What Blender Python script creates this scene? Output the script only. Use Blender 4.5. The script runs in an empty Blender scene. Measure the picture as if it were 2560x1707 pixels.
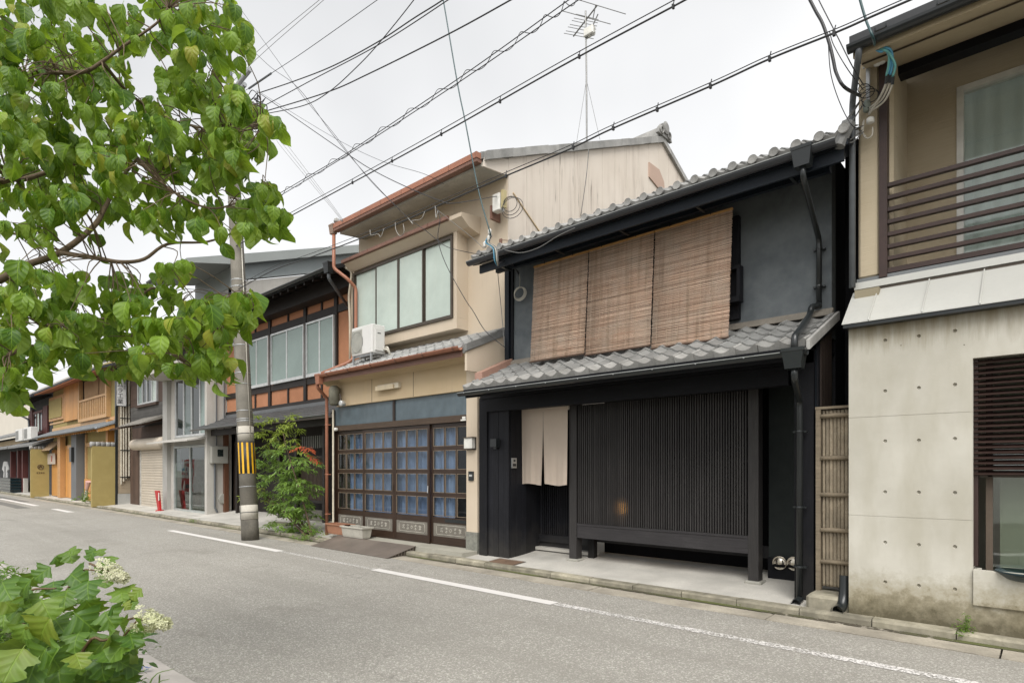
import bpy, math, random
from mathutils import Vector, Matrix, Euler
R = math.radians
random.seed(7)
SC = bpy.context.scene
COL = SC.collection

# ------------------------------------------------------------------ camera, sky, sun, exposure
# the street runs along x (right = +x), the houses stand at y = 6 to 7.5, the camera at the origin, 1.4 m up
FPX, VPX, HY, CAMZ = 1500.0, -375.0, 1173.0, 1.40
_n = math.hypot(1280 - VPX, FPX)
A_, B_ = (1280 - VPX) / _n, FPX / _n
cam = bpy.data.cameras.new('camera')
cam.lens = 36.0 * FPX / 2560; cam.sensor_width = 36.0
cam.shift_y = (HY - 853.5) / 2560
cam.clip_start = 0.05; cam.clip_end = 2000
camo = bpy.data.objects.new('camera', cam); COL.objects.link(camo)
camo.location = (0, 0, CAMZ); camo.rotation_euler = (R(90), 0, math.atan2(B_, A_))
SC.camera = camo

SUN_EL, SUN_AZ = 52.0, 142.0          # elevation; azimuth clockwise from +y
world = bpy.data.worlds.new('World'); SC.world = world; world.use_nodes = True
nt = world.node_tree; nt.nodes.clear()
wo = nt.nodes.new('ShaderNodeOutputWorld')
sky = nt.nodes.new('ShaderNodeTexSky'); sky.sky_type = 'NISHITA'; sky.sun_disc = False
sky.sun_elevation = R(SUN_EL); sky.sun_rotation = R(SUN_AZ); sky.air_density = 1.0; sky.dust_density = 4.0
hs = nt.nodes.new('ShaderNodeHueSaturation'); hs.inputs['Saturation'].default_value = 0.12
bg1 = nt.nodes.new('ShaderNodeBackground'); bg1.inputs[1].default_value = 0.05
nt.links.new(sky.outputs[0], hs.inputs['Color']); nt.links.new(hs.outputs[0], bg1.inputs[0])
tc = nt.nodes.new('ShaderNodeTexCoord')
nz = nt.nodes.new('ShaderNodeTexNoise'); nz.inputs['Scale'].default_value = 1.6; nz.inputs['Detail'].default_value = 4
nz.inputs['Roughness'].default_value = 0.45
rp = nt.nodes.new('ShaderNodeValToRGB')
rp.color_ramp.elements[0].position = 0.34; rp.color_ramp.elements[0].color = (0.285, 0.288, 0.292, 1)
rp.color_ramp.elements[1].position = 0.62; rp.color_ramp.elements[1].color = (0.435, 0.435, 0.434, 1)
bg2 = nt.nodes.new('ShaderNodeBackground'); bg2.inputs[1].default_value = 1.0
nt.links.new(tc.outputs['Generated'], nz.inputs['Vector']); nt.links.new(nz.outputs['Fac'], rp.inputs[0])
nt.links.new(rp.outputs[0], bg2.inputs[0])
ad = nt.nodes.new('ShaderNodeAddShader')
nt.links.new(bg1.outputs[0], ad.inputs[0]); nt.links.new(bg2.outputs[0], ad.inputs[1]); nt.links.new(ad.outputs[0], wo.inputs[0])

sl = bpy.data.lights.new('sun', 'SUN'); sl.energy = 1.5; sl.angle = R(40); sl.color = (1.0, 0.965, 0.91)
so = bpy.data.objects.new('sun', sl); COL.objects.link(so)
so.rotation_euler = (R(90 - SUN_EL), 0, R(180 - SUN_AZ))
so.location = (0, 0, 20)

SC.view_settings.view_transform = 'Standard'; SC.view_settings.look = 'None'
SC.view_settings.gamma = 1.0; SC.view_settings.use_curve_mapping = False
SC.view_settings.exposure = 0.90
SC.render.engine = 'CYCLES'
SC.cycles.use_denoising = True
SC.cycles.max_bounces = 6; SC.cycles.diffuse_bounces = 3; SC.cycles.glossy_bounces = 2
SC.cycles.transmission_bounces = 3; SC.cycles.transparent_max_bounces = 8
SC.cycles.caustics_reflective = False; SC.cycles.caustics_refractive = False

# ------------------------------------------------------------------ measuring: a point of the photograph on the plane y = D
def PX(p, D):
    u = (p - 1280) / FPX
    return D * (A_ * u - B_) / (A_ + B_ * u)
def PZ(p, y, D):
    u = (p - 1280) / FPX
    return CAMZ + D / (A_ + B_ * u) * (HY - y) / FPX
def P(p, y, D):
    return Vector((PX(p, D), D, PZ(p, y, D)))
def PT(p, y, t):                       # a point at distance t along the viewing axis
    u = (p - 1280) / FPX
    return Vector((t * (A_ * u - B_), t * (A_ + B_ * u), CAMZ + t * (HY - y) / FPX))

# ------------------------------------------------------------------ materials
MATS = {}
def mk(name):
    m = bpy.data.materials.new(name); m.use_nodes = True
    t = m.node_tree; t.nodes.clear()
    o = t.nodes.new('ShaderNodeOutputMaterial'); b = t.nodes.new('ShaderNodeBsdfPrincipled')
    t.links.new(b.outputs[0], o.inputs[0])
    return m, t, b, o
def nd(t, typ, **kw):
    n = t.nodes.new(typ)
    for k, v in kw.items(): setattr(n, k, v)
    return n
def mth(t, op, a, b=None, c=None, clamp=False):
    n = t.nodes.new('ShaderNodeMath'); n.operation = op; n.use_clamp = clamp
    for i, v in enumerate((a, b, c)):
        if v is None: continue
        if isinstance(v, (int, float)): n.inputs[i].default_value = v
        else: t.links.new(v, n.inputs[i])
    return n.outputs[0]
def mixc(t, fac, c1, c2, blend='MIX'):
    n = t.nodes.new('ShaderNodeMix'); n.data_type = 'RGBA'; n.blend_type = blend
    for k, v in ((0, fac), (6, c1), (7, c2)):
        if isinstance(v, (int, float)): n.inputs[k].default_value = v
        elif isinstance(v, tuple): n.inputs[k].default_value = (*v[:3], 1)
        else: t.links.new(v, n.inputs[k])
    return n.outputs[2]
def ramp(t, f, lo, hi):
    n = t.nodes.new('ShaderNodeMapRange'); n.clamp = True
    t.links.new(f, n.inputs[0]); n.inputs[1].default_value = lo; n.inputs[2].default_value = hi
    return n.outputs[0]
def pos(t, sc=(1, 1, 1), obj=False):
    if obj:
        g = t.nodes.new('ShaderNodeTexCoord'); src = g.outputs['Object']
    else:
        g = t.nodes.new('ShaderNodeNewGeometry'); src = g.outputs['Position']
    mp = t.nodes.new('ShaderNodeMapping'); mp.inputs['Scale'].default_value = sc
    t.links.new(src, mp.inputs[0]); return mp.outputs[0]
def noise(t, vec, scale, detail=4, rough=0.55):
    n = t.nodes.new('ShaderNodeTexNoise'); n.inputs['Scale'].default_value = scale
    n.inputs['Detail'].default_value = detail; n.inputs['Roughness'].default_value = rough
    t.links.new(vec, n.inputs['Vector']); return n.outputs['Fac']
def bump(t, b, h, strength, dist=0.01):
    n = t.nodes.new('ShaderNodeBump'); n.inputs['Strength'].default_value = strength; n.inputs['Distance'].default_value = dist
    t.links.new(h, n.inputs['Height']); t.links.new(n.outputs[0], b.inputs['Normal'])
def sh(c, k): return tuple(min(1, max(0, v * k)) for v in c)

def mat(name, c, var=0.18, big=0.8, fine=30, rough=0.7, bmp=0.15, metal=0.0, rnd=0.0, streak=0.0, streakc=None,
        grain=None, dirt=0.0, dirtc=(0.06, 0.055, 0.04), spec=0.4, bdist=0.004):
    """general weathered surface: broad mottling + fine grain + optional rain streaks / wood grain / low dirt"""
    if name in MATS: return MATS[name]
    m, t, b, o = mk(name)
    n1 = noise(t, pos(t), big, 5, 0.6)
    n2 = noise(t, pos(t), fine, 3)
    col = mixc(t, ramp(t, n1, 0.3, 0.7), sh(c, 1 - var), sh(c, 1 + var))
    col = mixc(t, mth(t, 'MULTIPLY', ramp(t, n2, 0.35, 0.75), 0.5), col, sh(c, 1 - var * 1.3))
    h = n2
    if grain:
        g = noise(t, pos(t, grain), 1.0, 4, 0.65)
        col = mixc(t, ramp(t, g, 0.35, 0.7), col, sh(c, 0.62)); h = g
    if streak:
        s = noise(t, pos(t, (9, 9, 0.7)), 1.0, 4, 0.6)
        s2 = noise(t, pos(t), 0.9, 2)
        f = mth(t, 'MULTIPLY', mth(t, 'MULTIPLY', ramp(t, s, 0.5, 0.78), ramp(t, s2, 0.38, 0.66)), streak)
        col = mixc(t, f, col, streakc or sh(c, 0.4))
    if dirt:
        sx = nd(t, 'ShaderNodeSeparateXYZ'); g = nd(t, 'ShaderNodeNewGeometry'); t.links.new(g.outputs['Position'], sx.inputs[0])
        dn = noise(t, pos(t), 5, 5)
        f = mth(t, 'MULTIPLY', ramp(t, mth(t, 'ADD', sx.outputs[2], mth(t, 'MULTIPLY', dn, -0.9)), 0.12, -0.35), dirt)
        col = mixc(t, f, col, dirtc)
    if rnd:
        oi = nd(t, 'ShaderNodeObjectInfo')
        k = mth(t, 'ADD', mth(t, 'MULTIPLY', oi.outputs['Random'], 2 * rnd), 1 - rnd)
        cb = nd(t, 'ShaderNodeCombineColor')
        for i in range(3): t.links.new(k, cb.inputs[i])
        col = mixc(t, 1.0, col, cb.outputs[0], 'MULTIPLY')
    t.links.new(col, b.inputs['Base Color'])
    b.inputs['Roughness'].default_value = rough; b.inputs['Metallic'].default_value = metal
    b.inputs['Specular IOR Level'].default_value = spec
    if bmp: bump(t, b, h, bmp, bdist)
    MATS[name] = m; return m

def plain(name, c, rough=0.5, metal=0.0, spec=0.5, emit=None, es=0):
    if name in MATS: return MATS[name]
    m, t, b, o = mk(name)
    n = noise(t, pos(t), 7, 4)
    t.links.new(mixc(t, ramp(t, n, 0.3, 0.75), sh(c, 1.1), sh(c, 0.8)), b.inputs['Base Color'])
    b.inputs['Roughness'].default_value = rough; b.inputs['Metallic'].default_value = metal
    b.inputs['Specular IOR Level'].default_value = spec
    if emit:
        b.inputs['Emission Color'].default_value = (*emit, 1); b.inputs['Emission Strength'].default_value = es
    MATS[name] = m; return m

def glass(name, tint=(0.85, 0.92, 0.9), refl=0.16, rough=0.02):
    if name in MATS: return MATS[name]
    m = bpy.data.materials.new(name); m.use_nodes = True; t = m.node_tree; t.nodes.clear()
    o = nd(t, 'ShaderNodeOutputMaterial'); tr = nd(t, 'ShaderNodeBsdfTransparent'); gl = nd(t, 'ShaderNodeBsdfGlossy')
    tr.inputs[0].default_value = (*tint, 1); gl.inputs['Roughness'].default_value = rough
    fr = nd(t, 'ShaderNodeLayerWeight'); fr.inputs[0].default_value = 0.5
    w = noise(t, pos(t), 1.3, 2); bp = nd(t, 'ShaderNodeBump'); bp.inputs['Strength'].default_value = 0.05; bp.inputs['Distance'].default_value = 0.05
    t.links.new(w, bp.inputs['Height']); t.links.new(bp.outputs[0], gl.inputs['Normal'])
    f = mth(t, 'ADD', mth(t, 'MULTIPLY', mth(t, 'POWER', fr.outputs['Facing'], 4.0), 0.8), refl, clamp=True)
    mx = nd(t, 'ShaderNodeMixShader'); t.links.new(f, mx.inputs[0]); t.links.new(tr.outputs[0], mx.inputs[1]); t.links.new(gl.outputs[0], mx.inputs[2])
    t.links.new(mx.outputs[0], o.inputs[0]); MATS[name] = m; return m

def cloth(name, c, c2=None, rough=0.9, trans=0.25, weave=400):
    if name in MATS: return MATS[name]
    m, t, b, o = mk(name)
    n = noise(t, pos(t), 2.2, 4); n2 = noise(t, pos(t, (1, 1, .25)), 60, 2)
    col = mixc(t, ramp(t, n, 0.3, 0.7), c, c2 or sh(c, 0.86)); col = mixc(t, mth(t, 'MULTIPLY', n2, 0.22), col, sh(c, 0.6))
    t.links.new(col, b.inputs['Base Color']); b.inputs['Roughness'].default_value = rough; b.inputs['Specular IOR Level'].default_value = 0.1
    bump(t, b, n2, 0.15, 0.002)
    tl = nd(t, 'ShaderNodeBsdfTranslucent'); t.links.new(col, tl.inputs[0])
    mx = nd(t, 'ShaderNodeMixShader'); mx.inputs[0].default_value = trans
    t.links.new(b.outputs[0], mx.inputs[1]); t.links.new(tl.outputs[0], mx.inputs[2]); t.links.new(mx.outputs[0], o.inputs[0])
    MATS[name] = m; return m

def leafmat(name, c, c2, under, veins=14.0, rough=0.42, trans=0.35, yellow=None):
    """leaf surface: UV u runs along the midrib, v across; curved side veins in colour and relief"""
    if name in MATS: return MATS[name]
    m, t, b, o = mk(name)
    uv = nd(t, 'ShaderNodeUVMap'); sp = nd(t, 'ShaderNodeSeparateXYZ'); t.links.new(uv.outputs[0], sp.inputs[0])
    u, v = sp.outputs[0], sp.outputs[1]
    av = mth(t, 'ABSOLUTE', mth(t, 'SUBTRACT', v, 0.5))
    w = mth(t, 'SINE', mth(t, 'MULTIPLY', mth(t, 'SUBTRACT', u, mth(t, 'MULTIPLY', mth(t, 'POWER', av, 0.8), 0.75)), veins * 6.283 / 2))
    vein = ramp(t, w, 0.75, 1.0); mid = ramp(t, av, 0.03, 0.008)
    vv = mth(t, 'MAXIMUM', mth(t, 'MULTIPLY', vein, 0.55), mid)
    g = nd(t, 'ShaderNodeNewGeometry'); oi = nd(t, 'ShaderNodeObjectInfo')
    ri = mth(t, 'FRACT', mth(t, 'ADD', mth(t, 'MULTIPLY', g.outputs['Random Per Island'], 5.37), oi.outputs['Random']))
    n = noise(t, pos(t), 9, 4)
    col = mixc(t, ri, c, c2)
    col = mixc(t, mth(t, 'MULTIPLY', ramp(t, n, 0.4, 0.7), 0.45), col, sh(c, 0.6))
    if yellow: col = mixc(t, mth(t, 'MULTIPLY', ramp(t, mth(t, 'ADD', ri, mth(t, 'MULTIPLY', n, 0.5)), 1.08, 1.25), 0.8), col, yellow)
    col = mixc(t, mth(t, 'MULTIPLY', vv, 0.4), col, sh(c2, 1.7))
    col = mixc(t, g.outputs['Backfacing'], col, mixc(t, 0.6, col, under))
    t.links.new(col, b.inputs['Base Color']); b.inputs['Roughness'].default_value = rough; b.inputs['Specular IOR Level'].default_value = 0.5
    h = mth(t, 'SUBTRACT', mth(t, 'MULTIPLY', w, 0.5), mth(t, 'MULTIPLY', mid, 1.5)); bump(t, b, h, 0.35, 0.004)
    tl = nd(t, 'ShaderNodeBsdfTranslucent'); t.links.new(mixc(t, 0.5, col, (0.35, 0.5, 0.03)), tl.inputs[0])
    mx = nd(t, 'ShaderNodeMixShader'); mx.inputs[0].default_value = trans
    t.links.new(b.outputs[0], mx.inputs[1]); t.links.new(tl.outputs[0], mx.inputs[2]); t.links.new(mx.outputs[0], o.inputs[0])
    MATS[name] = m; return m

# ------------------------------------------------------------------ mesh building
def wloc(o):
    v = Vector((0, 0, 0))
    while o is not None: v += o.location; o = o.parent
    return v
class MB:
    def __init__(s): s.v = []; s.f = []; s.uv = None; s.sm = False
    def add(s, vs, fs):
        k = len(s.v); s.v += [tuple(v) for v in vs]; s.f += [tuple(i + k for i in f) for f in fs]; return s
    def box(s, x0, x1, y0, y1, z0, z1):
        if x0 > x1: x0, x1 = x1, x0
        if y0 > y1: y0, y1 = y1, y0
        if z0 > z1: z0, z1 = z1, z0
        return s.add([(x0, y0, z0), (x1, y0, z0), (x1, y1, z0), (x0, y1, z0), (x0, y0, z1), (x1, y0, z1), (x1, y1, z1), (x0, y1, z1)],
                     [(0, 3, 2, 1), (4, 5, 6, 7), (0, 1, 5, 4), (1, 2, 6, 5), (2, 3, 7, 6), (3, 0, 4, 7)])
    def bbox(s, x0, x1, y0, y1, z0, z1, r=0.01):
        """box with chamfered vertical and horizontal front edges"""
        poly = [(x0 + r, y0), (x1 - r, y0), (x1, y0 + r), (x1, y1), (x0, y1), (x0, y0 + r)]
        n = len(poly); vs = []
        for z, k in ((z0, 1), (z0 + r, 0), (z1 - r, 0), (z1, 1)):
            for (x, y) in poly:
                cx, cy = (x0 + x1) / 2, (y0 + y1) / 2
                vs.append((x + (cx - x) / abs(cx - x + 1e-9) * r * k if abs(cx - x) > r else x, y + (r * k if y < cy else 0), z))
        fs = [tuple(range(n))[::-1], tuple(3 * n + i for i in range(n))]
        for l in range(3):
            for i in range(n):
                j = (i + 1) % n; fs.append((l * n + i, l * n + j, (l + 1) * n + j, (l + 1) * n + i))
        return s.add(vs, fs)
    def prism(s, poly, axis, a, b):
        """closed polygon extruded along an axis: x -> poly is (y,z), y -> (x,z), z -> (x,y)"""
        n = len(poly)
        def mkv(p, w): return (w, p[0], p[1]) if axis == 'x' else ((p[0], w, p[1]) if axis == 'y' else (p[0], p[1], w))
        vs = [mkv(p, a) for p in poly] + [mkv(p, b) for p in poly]
        fs = [tuple(range(n)), tuple(range(2 * n - 1, n - 1, -1))] + [(i, i + n, (i + 1) % n + n, (i + 1) % n) for i in range(n)]
        return s.add(vs, fs)
    def quad(s, *p): return s.add(p, [tuple(range(len(p)))])
    def tube(s, pts, r, n=8, cap=True):
        pts = [Vector(p) for p in pts]; rs = r if isinstance(r, (list, tuple)) else [r] * len(pts)
        k0 = len(s.v); ref = None
        for i, p in enumerate(pts):
            d = (pts[min(i + 1, len(pts) - 1)] - pts[max(i - 1, 0)])
            if d.length < 1e-9: d = Vector((0, 0, 1))
            d.normalize()
            if ref is None: ref = Vector((0, 0, 1)) if abs(d.z) < 0.9 else Vector((1, 0, 0))
            u = d.cross(ref)
            if u.length < 1e-6: u = d.orthogonal()
            u.normalize(); w = u.cross(d); ref = w
            for j in range(n):
                a = 2 * math.pi * j / n
                s.v.append(tuple(p + (u * math.cos(a) + w * math.sin(a)) * rs[i]))
        for i in range(len(pts) - 1):
            for j in range(n):
                a, b = k0 + i * n + j, k0 + i * n + (j + 1) % n
                s.f.append((a, b, b + n, a + n))
        if cap:
            s.f.append(tuple(k0 + j for j in range(n))[::-1]); s.f.append(tuple(k0 + (len(pts) - 1) * n + j for j in range(n)))
        return s
    def ring(s, c, nrm, r, w, n=20):
        """torus-like loop"""
        nrm = Vector(nrm).normalized(); u = nrm.orthogonal().normalized(); v = nrm.cross(u)
        return s.tube([Vector(c) + (u * math.cos(2 * math.pi * i / n) + v * math.sin(2 * math.pi * i / n)) * r for i in range(n + 1)], w, 6, False)
    def lathe(s, c, prof, n=16, axis='z'):
        """profile of (radius, height)"""
        k0 = len(s.v)
        for (r, h) in prof:
            for j in range(n):
                a = 2 * math.pi * j / n; x, y = r * math.cos(a), r * math.sin(a)
                q = (x, y, h) if axis == 'z' else ((x, h, y) if axis == 'y' else (h, x, y))
                s.v.append((c[0] + q[0], c[1] + q[1], c[2] + q[2]))
        for i in range(len(prof) - 1):
            for j in range(n):
                a, b = k0 + i * n + j, k0 + i * n + (j + 1) % n; s.f.append((a, b, b + n, a + n) if axis != 'y' else (a, a + n, b + n, b))
        e0, e1 = tuple(k0 + j for j in range(n))[::-1], tuple(k0 + (len(prof) - 1) * n + j for j in range(n))
        s.f += [e0, e1] if axis != 'y' else [e0[::-1], e1[::-1]]
        return s
    def mesh(s, name, off=Vector((0, 0, 0))):
        me = bpy.data.meshes.new(name)
        me.from_pydata([(x - off.x, y - off.y, z - off.z) for x, y, z in s.v], [], s.f)
        if s.uv:
            l = me.uv_layers.new(name='UVMap')
            for lp in me.loops: l.data[lp.index].uv = s.uv[lp.vertex_index]
        if s.sm: me.polygons.foreach_set('use_smooth', [True] * len(me.polygons))
        me.update(); return me
    def build(s, name, m, parent=None, smooth=False, base=None):
        s.sm = s.sm or smooth
        off = wloc(parent) if parent else Vector(base or (0, 0, 0))
        me = s.mesh(name, off); me.materials.append(m)
        o = bpy.data.objects.new(name, me); COL.objects.link(o)
        if parent: o.parent = parent
        else: o.location = off
        return o
def Bx(name, m, parent, *a): return MB().box(*a).build(name, m, parent)
def inst(me, name, parent, loc, rot=(0, 0, 0), sc=None):
    o = bpy.data.objects.new(name, me); COL.objects.link(o); o.parent = parent
    o.location = Vector(loc) - wloc(parent); o.rotation_euler = rot
    if sc: o.scale = sc if not isinstance(sc, (int, float)) else (sc, sc, sc)
    return o
def tag(o, label, cat, group=None):
    o['label'] = label; o['category'] = cat
    if group: o['group'] = group
    return o
def thing(name, loc, label, cat, group=None):
    o = bpy.data.objects.new(name, None); COL.objects.link(o); o.location = loc; o.empty_display_size = 0.2
    return tag(o, label, cat, group)
def struct(o): o['kind'] = 'structure'; return o
def stuff(o): o['kind'] = 'stuff'; return o
def spline(pts, n=8):
    """Catmull-Rom through the points"""
    p = [Vector(q) for q in pts]
    if len(p) < 3: return [p[0].lerp(p[-1], i / n) for i in range(n + 1)]
    p = [p[0] * 2 - p[1]] + p + [p[-1] * 2 - p[-2]]; out = []
    for i in range(1, len(p) - 2):
        for k in range(n):
            t = k / n
            out.append(0.5 * ((2 * p[i]) + (p[i + 1] - p[i - 1]) * t + (2 * p[i - 1] - 5 * p[i] + 4 * p[i + 1] - p[i + 2]) * t * t
                              + (3 * p[i] - p[i - 1] - 3 * p[i + 1] + p[i + 2]) * t ** 3))
    out.append(p[-2]); return out
def rounded(pts, r=.05, n=4):
    """straight runs joined by rounded elbows"""
    p = [Vector(q) for q in pts]; out = [p[0]]
    for i in range(1, len(p) - 1):
        a, b = (p[i - 1] - p[i]), (p[i + 1] - p[i]); ra = min(r, a.length * .45); rb = min(r, b.length * .45)
        s_, e = p[i] + a.normalized() * ra, p[i] + b.normalized() * rb
        for k in range(n + 1):
            t = k / n; out.append(s_ * (1 - t) ** 2 + p[i] * 2 * t * (1 - t) + e * t * t)
    out.append(p[-1]); return out
def gutter_poly(y, z, r, n=8):
    """half-round gutter section, open at the top"""
    o = [(y + r * math.cos(math.pi + math.pi * i / n), z + r * math.sin(math.pi + math.pi * i / n)) for i in range(n + 1)]
    i_ = [(y + (r - .006) * math.cos(math.pi + math.pi * i / n), z + (r - .006) * math.sin(math.pi + math.pi * i / n)) for i in range(n + 1)]
    return o + i_[::-1]
_txt = {}
def text(name, body, size, m, parent, loc, rot, ext=0.002):
    cu = bpy.data.curves.new(name, 'FONT'); cu.body = body; cu.size = size; cu.extrude = ext; cu.align_x = 'CENTER'; cu.align_y = 'CENTER'; cu.resolution_u = 3
    tmp = bpy.data.objects.new('tmp', cu); COL.objects.link(tmp)
    dg = bpy.context.evaluated_depsgraph_get(); me = bpy.data.meshes.new_from_object(tmp.evaluated_get(dg))
    bpy.data.objects.remove(tmp); me.materials.clear(); me.materials.append(m)
    return inst(me, name, parent, loc, rot)

# ---- materials used all over
ASPH = None
def asphalt():
    m, t, b, o = mk('asphalt')
    big = noise(t, pos(t), 0.35, 5, 0.6); mid = noise(t, pos(t), 3.0, 5, 0.6)
    vo = nd(t, 'ShaderNodeTexVoronoi'); vo.inputs['Scale'].default_value = 85; t.links.new(pos(t), vo.inputs['Vector'])
    fi = noise(t, pos(t), 120, 2)
    c = mixc(t, ramp(t, big, 0.32, 0.68), (0.375, 0.358, 0.322), (0.465, 0.444, 0.40))
    c = mixc(t, mth(t, 'MULTIPLY', ramp(t, mid, 0.4, 0.75), 0.35), c, (0.29, 0.275, 0.235))
    g = ramp(t, vo.outputs['Distance'], 0.15, 0.55)
    c = mixc(t, mth(t, 'MULTIPLY', g, 0.55), c, (0.15, 0.142, 0.125))
    c = mixc(t, mth(t, 'MULTIPLY', ramp(t, nd2(t, vo), 0.78, 0.92), 0.5), c, (0.60, 0.58, 0.53))
    # long, faint cracks and darker repaired bands
    cr = nd(t, 'ShaderNodeTexVoronoi', feature='DISTANCE_TO_EDGE'); cr.inputs['Scale'].default_value = 0.55
    wv = nd(t, 'ShaderNodeVectorMath', operation='ADD'); nn = nd(t, 'ShaderNodeTexNoise'); nn.inputs['Scale'].default_value = 1.4; nn.inputs['Detail'].default_value = 6
    t.links.new(pos(t), nn.inputs['Vector']); t.links.new(pos(t, (0.5, 1, 1)), wv.inputs[0]); t.links.new(nn.outputs['Color'], wv.inputs[1])
    t.links.new(wv.outputs[0], cr.inputs['Vector'])
    f = mth(t, 'MULTIPLY', ramp(t, cr.outputs['Distance'], 0.006, 0.0015), ramp(t, big, 0.48, 0.6))
    c = mixc(t, mth(t, 'MULTIPLY', f, 0.35), c, (0.12, 0.11, 0.1))
    # long wheel-worn bands along the street and blotchy repairs
    wb = noise(t, pos(t, (.10, 1.1, 1)), 1.0, 3, .6); c = mixc(t, mth(t, 'MULTIPLY', ramp(t, wb, .48, .64), .42), c, (0.24, 0.228, 0.2))
    st = noise(t, pos(t, (.7, 1, 1)), 1.1, 6, .7); c = mixc(t, mth(t, 'MULTIPLY', ramp(t, st, .57, .70), .45), c, (0.19, 0.178, 0.15))
    t.links.new(c, b.inputs['Base Color']); b.inputs['Roughness'].default_value = 0.85; b.inputs['Specular IOR Level'].default_value = 0.25
    bump(t, b, mth(t, 'SUBTRACT', fi, g), 0.7, 0.004); MATS['asphalt'] = m; return m
def nd2(t, vo):
    s = nd(t, 'ShaderNodeSeparateColor'); t.links.new(vo.outputs['Color'], s.inputs[0]); return s.outputs[0]

CONC_TAN = mat('gutter_concrete', (0.36, 0.325, 0.265), 0.35, 2.2, 60, 0.85, 0.3, streak=0.0)
KERB = mat('kerb_stone', (0.30, 0.275, 0.21), 0.45, 5.0, 40, 0.9, 0.6, rnd=0.2, streak=.7, streakc=(.10, .095, .05))
PAVE = mat('pale_pavement', (0.49, 0.47, 0.425), 0.22, 1.6, 70, 0.85, 0.25)
EXPO = None
BLACKW = mat('black_stained_wood', (0.014, 0.0145, 0.018), 0.35, 2, 40, 0.6, 0.3, grain=(60, 60, 3), rnd=0.25, spec=0.2, dirt=.5, dirtc=(.05, .046, .04))
DARKW = mat('dark_brown_wood', (0.035, 0.025, 0.02), 0.3, 2, 40, 0.5, 0.2, grain=(60, 60, 3), rnd=0.2)
BLACKH = mat('black_beam', (0.009, 0.0095, 0.012), 0.35, 2, 40, 0.6, 0.25, grain=(3, 60, 60), spec=0.2)
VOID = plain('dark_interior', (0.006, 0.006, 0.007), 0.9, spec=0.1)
TILE = mat('silver_grey_tile', (0.24, 0.24, 0.232), 0.22, 5, 60, 0.5, 0.2, rnd=0.2, spec=0.45)
TILEB = mat('weathered_tile', (0.30, 0.295, 0.28), 0.25, 5, 60, 0.55, 0.25, rnd=0.22, streak=0.55, streakc=(0.09, 0.085, 0.06))
BLACKPL = mat('black_plastic_pipe', (0.018, 0.021, 0.022), 0.15, 3, 20, 0.28, 0.0, spec=0.5)
STEEL = plain('zinc_steel', (0.45, 0.46, 0.46), 0.4, 0.7)
WHITEP = plain('white_plastic', (0.72, 0.71, 0.66), 0.4)
CREAMP = plain('cream_plastic', (0.62, 0.56, 0.44), 0.5)
WIREM = plain('black_cable', (0.022, 0.022, 0.024), 0.45)
GREYW = plain('grey_cable', (0.16, 0.16, 0.155), 0.5)
PALEW = plain('pale_cable', (0.55, 0.52, 0.45), 0.5)
TEALW = plain('teal_cable', (0.025, 0.07, 0.075), 0.4)
BLUEW = plain('blue_cable', (0.10, 0.34, 0.52), 0.4)
ALU = plain('aluminium_frame', (0.62, 0.63, 0.62), 0.35, 0.5)
BRONZE = plain('bronze_frame', (0.075, 0.06, 0.045), 0.45, 0.3)
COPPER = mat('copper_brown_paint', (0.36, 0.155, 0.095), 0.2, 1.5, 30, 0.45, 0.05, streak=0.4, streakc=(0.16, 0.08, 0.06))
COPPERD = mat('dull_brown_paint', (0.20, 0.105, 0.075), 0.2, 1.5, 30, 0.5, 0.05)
DGLASS = plain('dark_window_glass', (0.02, 0.028, 0.026), 0.06, spec=0.8)
GGLASS = plain('green_grey_glass', (0.10, 0.135, 0.125), 0.08, spec=0.7)
FROST = mat('frosted_green_glass', (0.47, 0.545, 0.49), 0.14, 1.3, 180, 0.24, 0.1, spec=0.6, streak=.35, streakc=(.62, .60, .50), rnd=.05)  # pale streaks put varied reflections into the pane colour
FROSTB = mat('hammered_green_glass', (0.24, 0.31, 0.285), 0.15, 0.9, 55, 0.22, 0.5, spec=0.55)
CLEAR = glass('clear_glass')
# ------------------------------------------------------------------ the setting
ASPH = asphalt()
SOIL = mat('garden_soil', (0.07, 0.055, 0.038), 0.35, 6, 40, 0.95, 0.6)
g = MB().quad((-600, -600, -.05), (600, -600, -.05), (600, 600, -.05), (-600, 600, -.05)).build('ground', mat('bare_ground', (0.22, 0.21, 0.18), 0.2, .3, 8, .9, .1)); struct(g)
road = MB()
xs = [-140, -70, -40, -30, -22, -16, -12, -8, -4, 0, 4, 9]
for i in range(len(xs) - 1):
    for y0, y1 in ((1.42, 3.6), (3.6, 5.72)):
        road.quad((xs[i], y0, 0), (xs[i + 1], y0, 0), (xs[i + 1], y1, 0), (xs[i], y1, 0))
struct(road.build('road', ASPH))
# painted edge line: two crisp stretches, two worn ones
def paint(name, worn):
    m, t, b, o = mk(name)
    n = noise(t, pos(t), 45, 4, 0.7); n2 = noise(t, pos(t), 1.3, 3)
    lo = mth(t, 'MULTIPLY_ADD', n2, 0.25, worn)
    a = ramp(t, mth(t, 'SUBTRACT', n, lo), -0.02, 0.03)
    t.links.new(mixc(t, n2, (0.74, 0.71, 0.69), (0.62, 0.60, 0.57)), b.inputs['Base Color']); b.inputs['Roughness'].default_value = 0.7
    t.links.new(a, b.inputs['Alpha']); return m
PA, PB, PC = paint('fresh_road_paint', 0.16), paint('worn_road_paint', 0.345), paint('rubbed_road_paint', 0.40)
def strip(x0, x1, y0, y1, m):
    return struct(MB().quad((x0, y0, .004), (x1, y0, .004), (x1, y1, .004), (x0, y1, .004)).build('road_line', m))
LY = 4.86
strip(PX(428, LY + .1), PX(690, LY), LY, LY + .15, PA)
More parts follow.
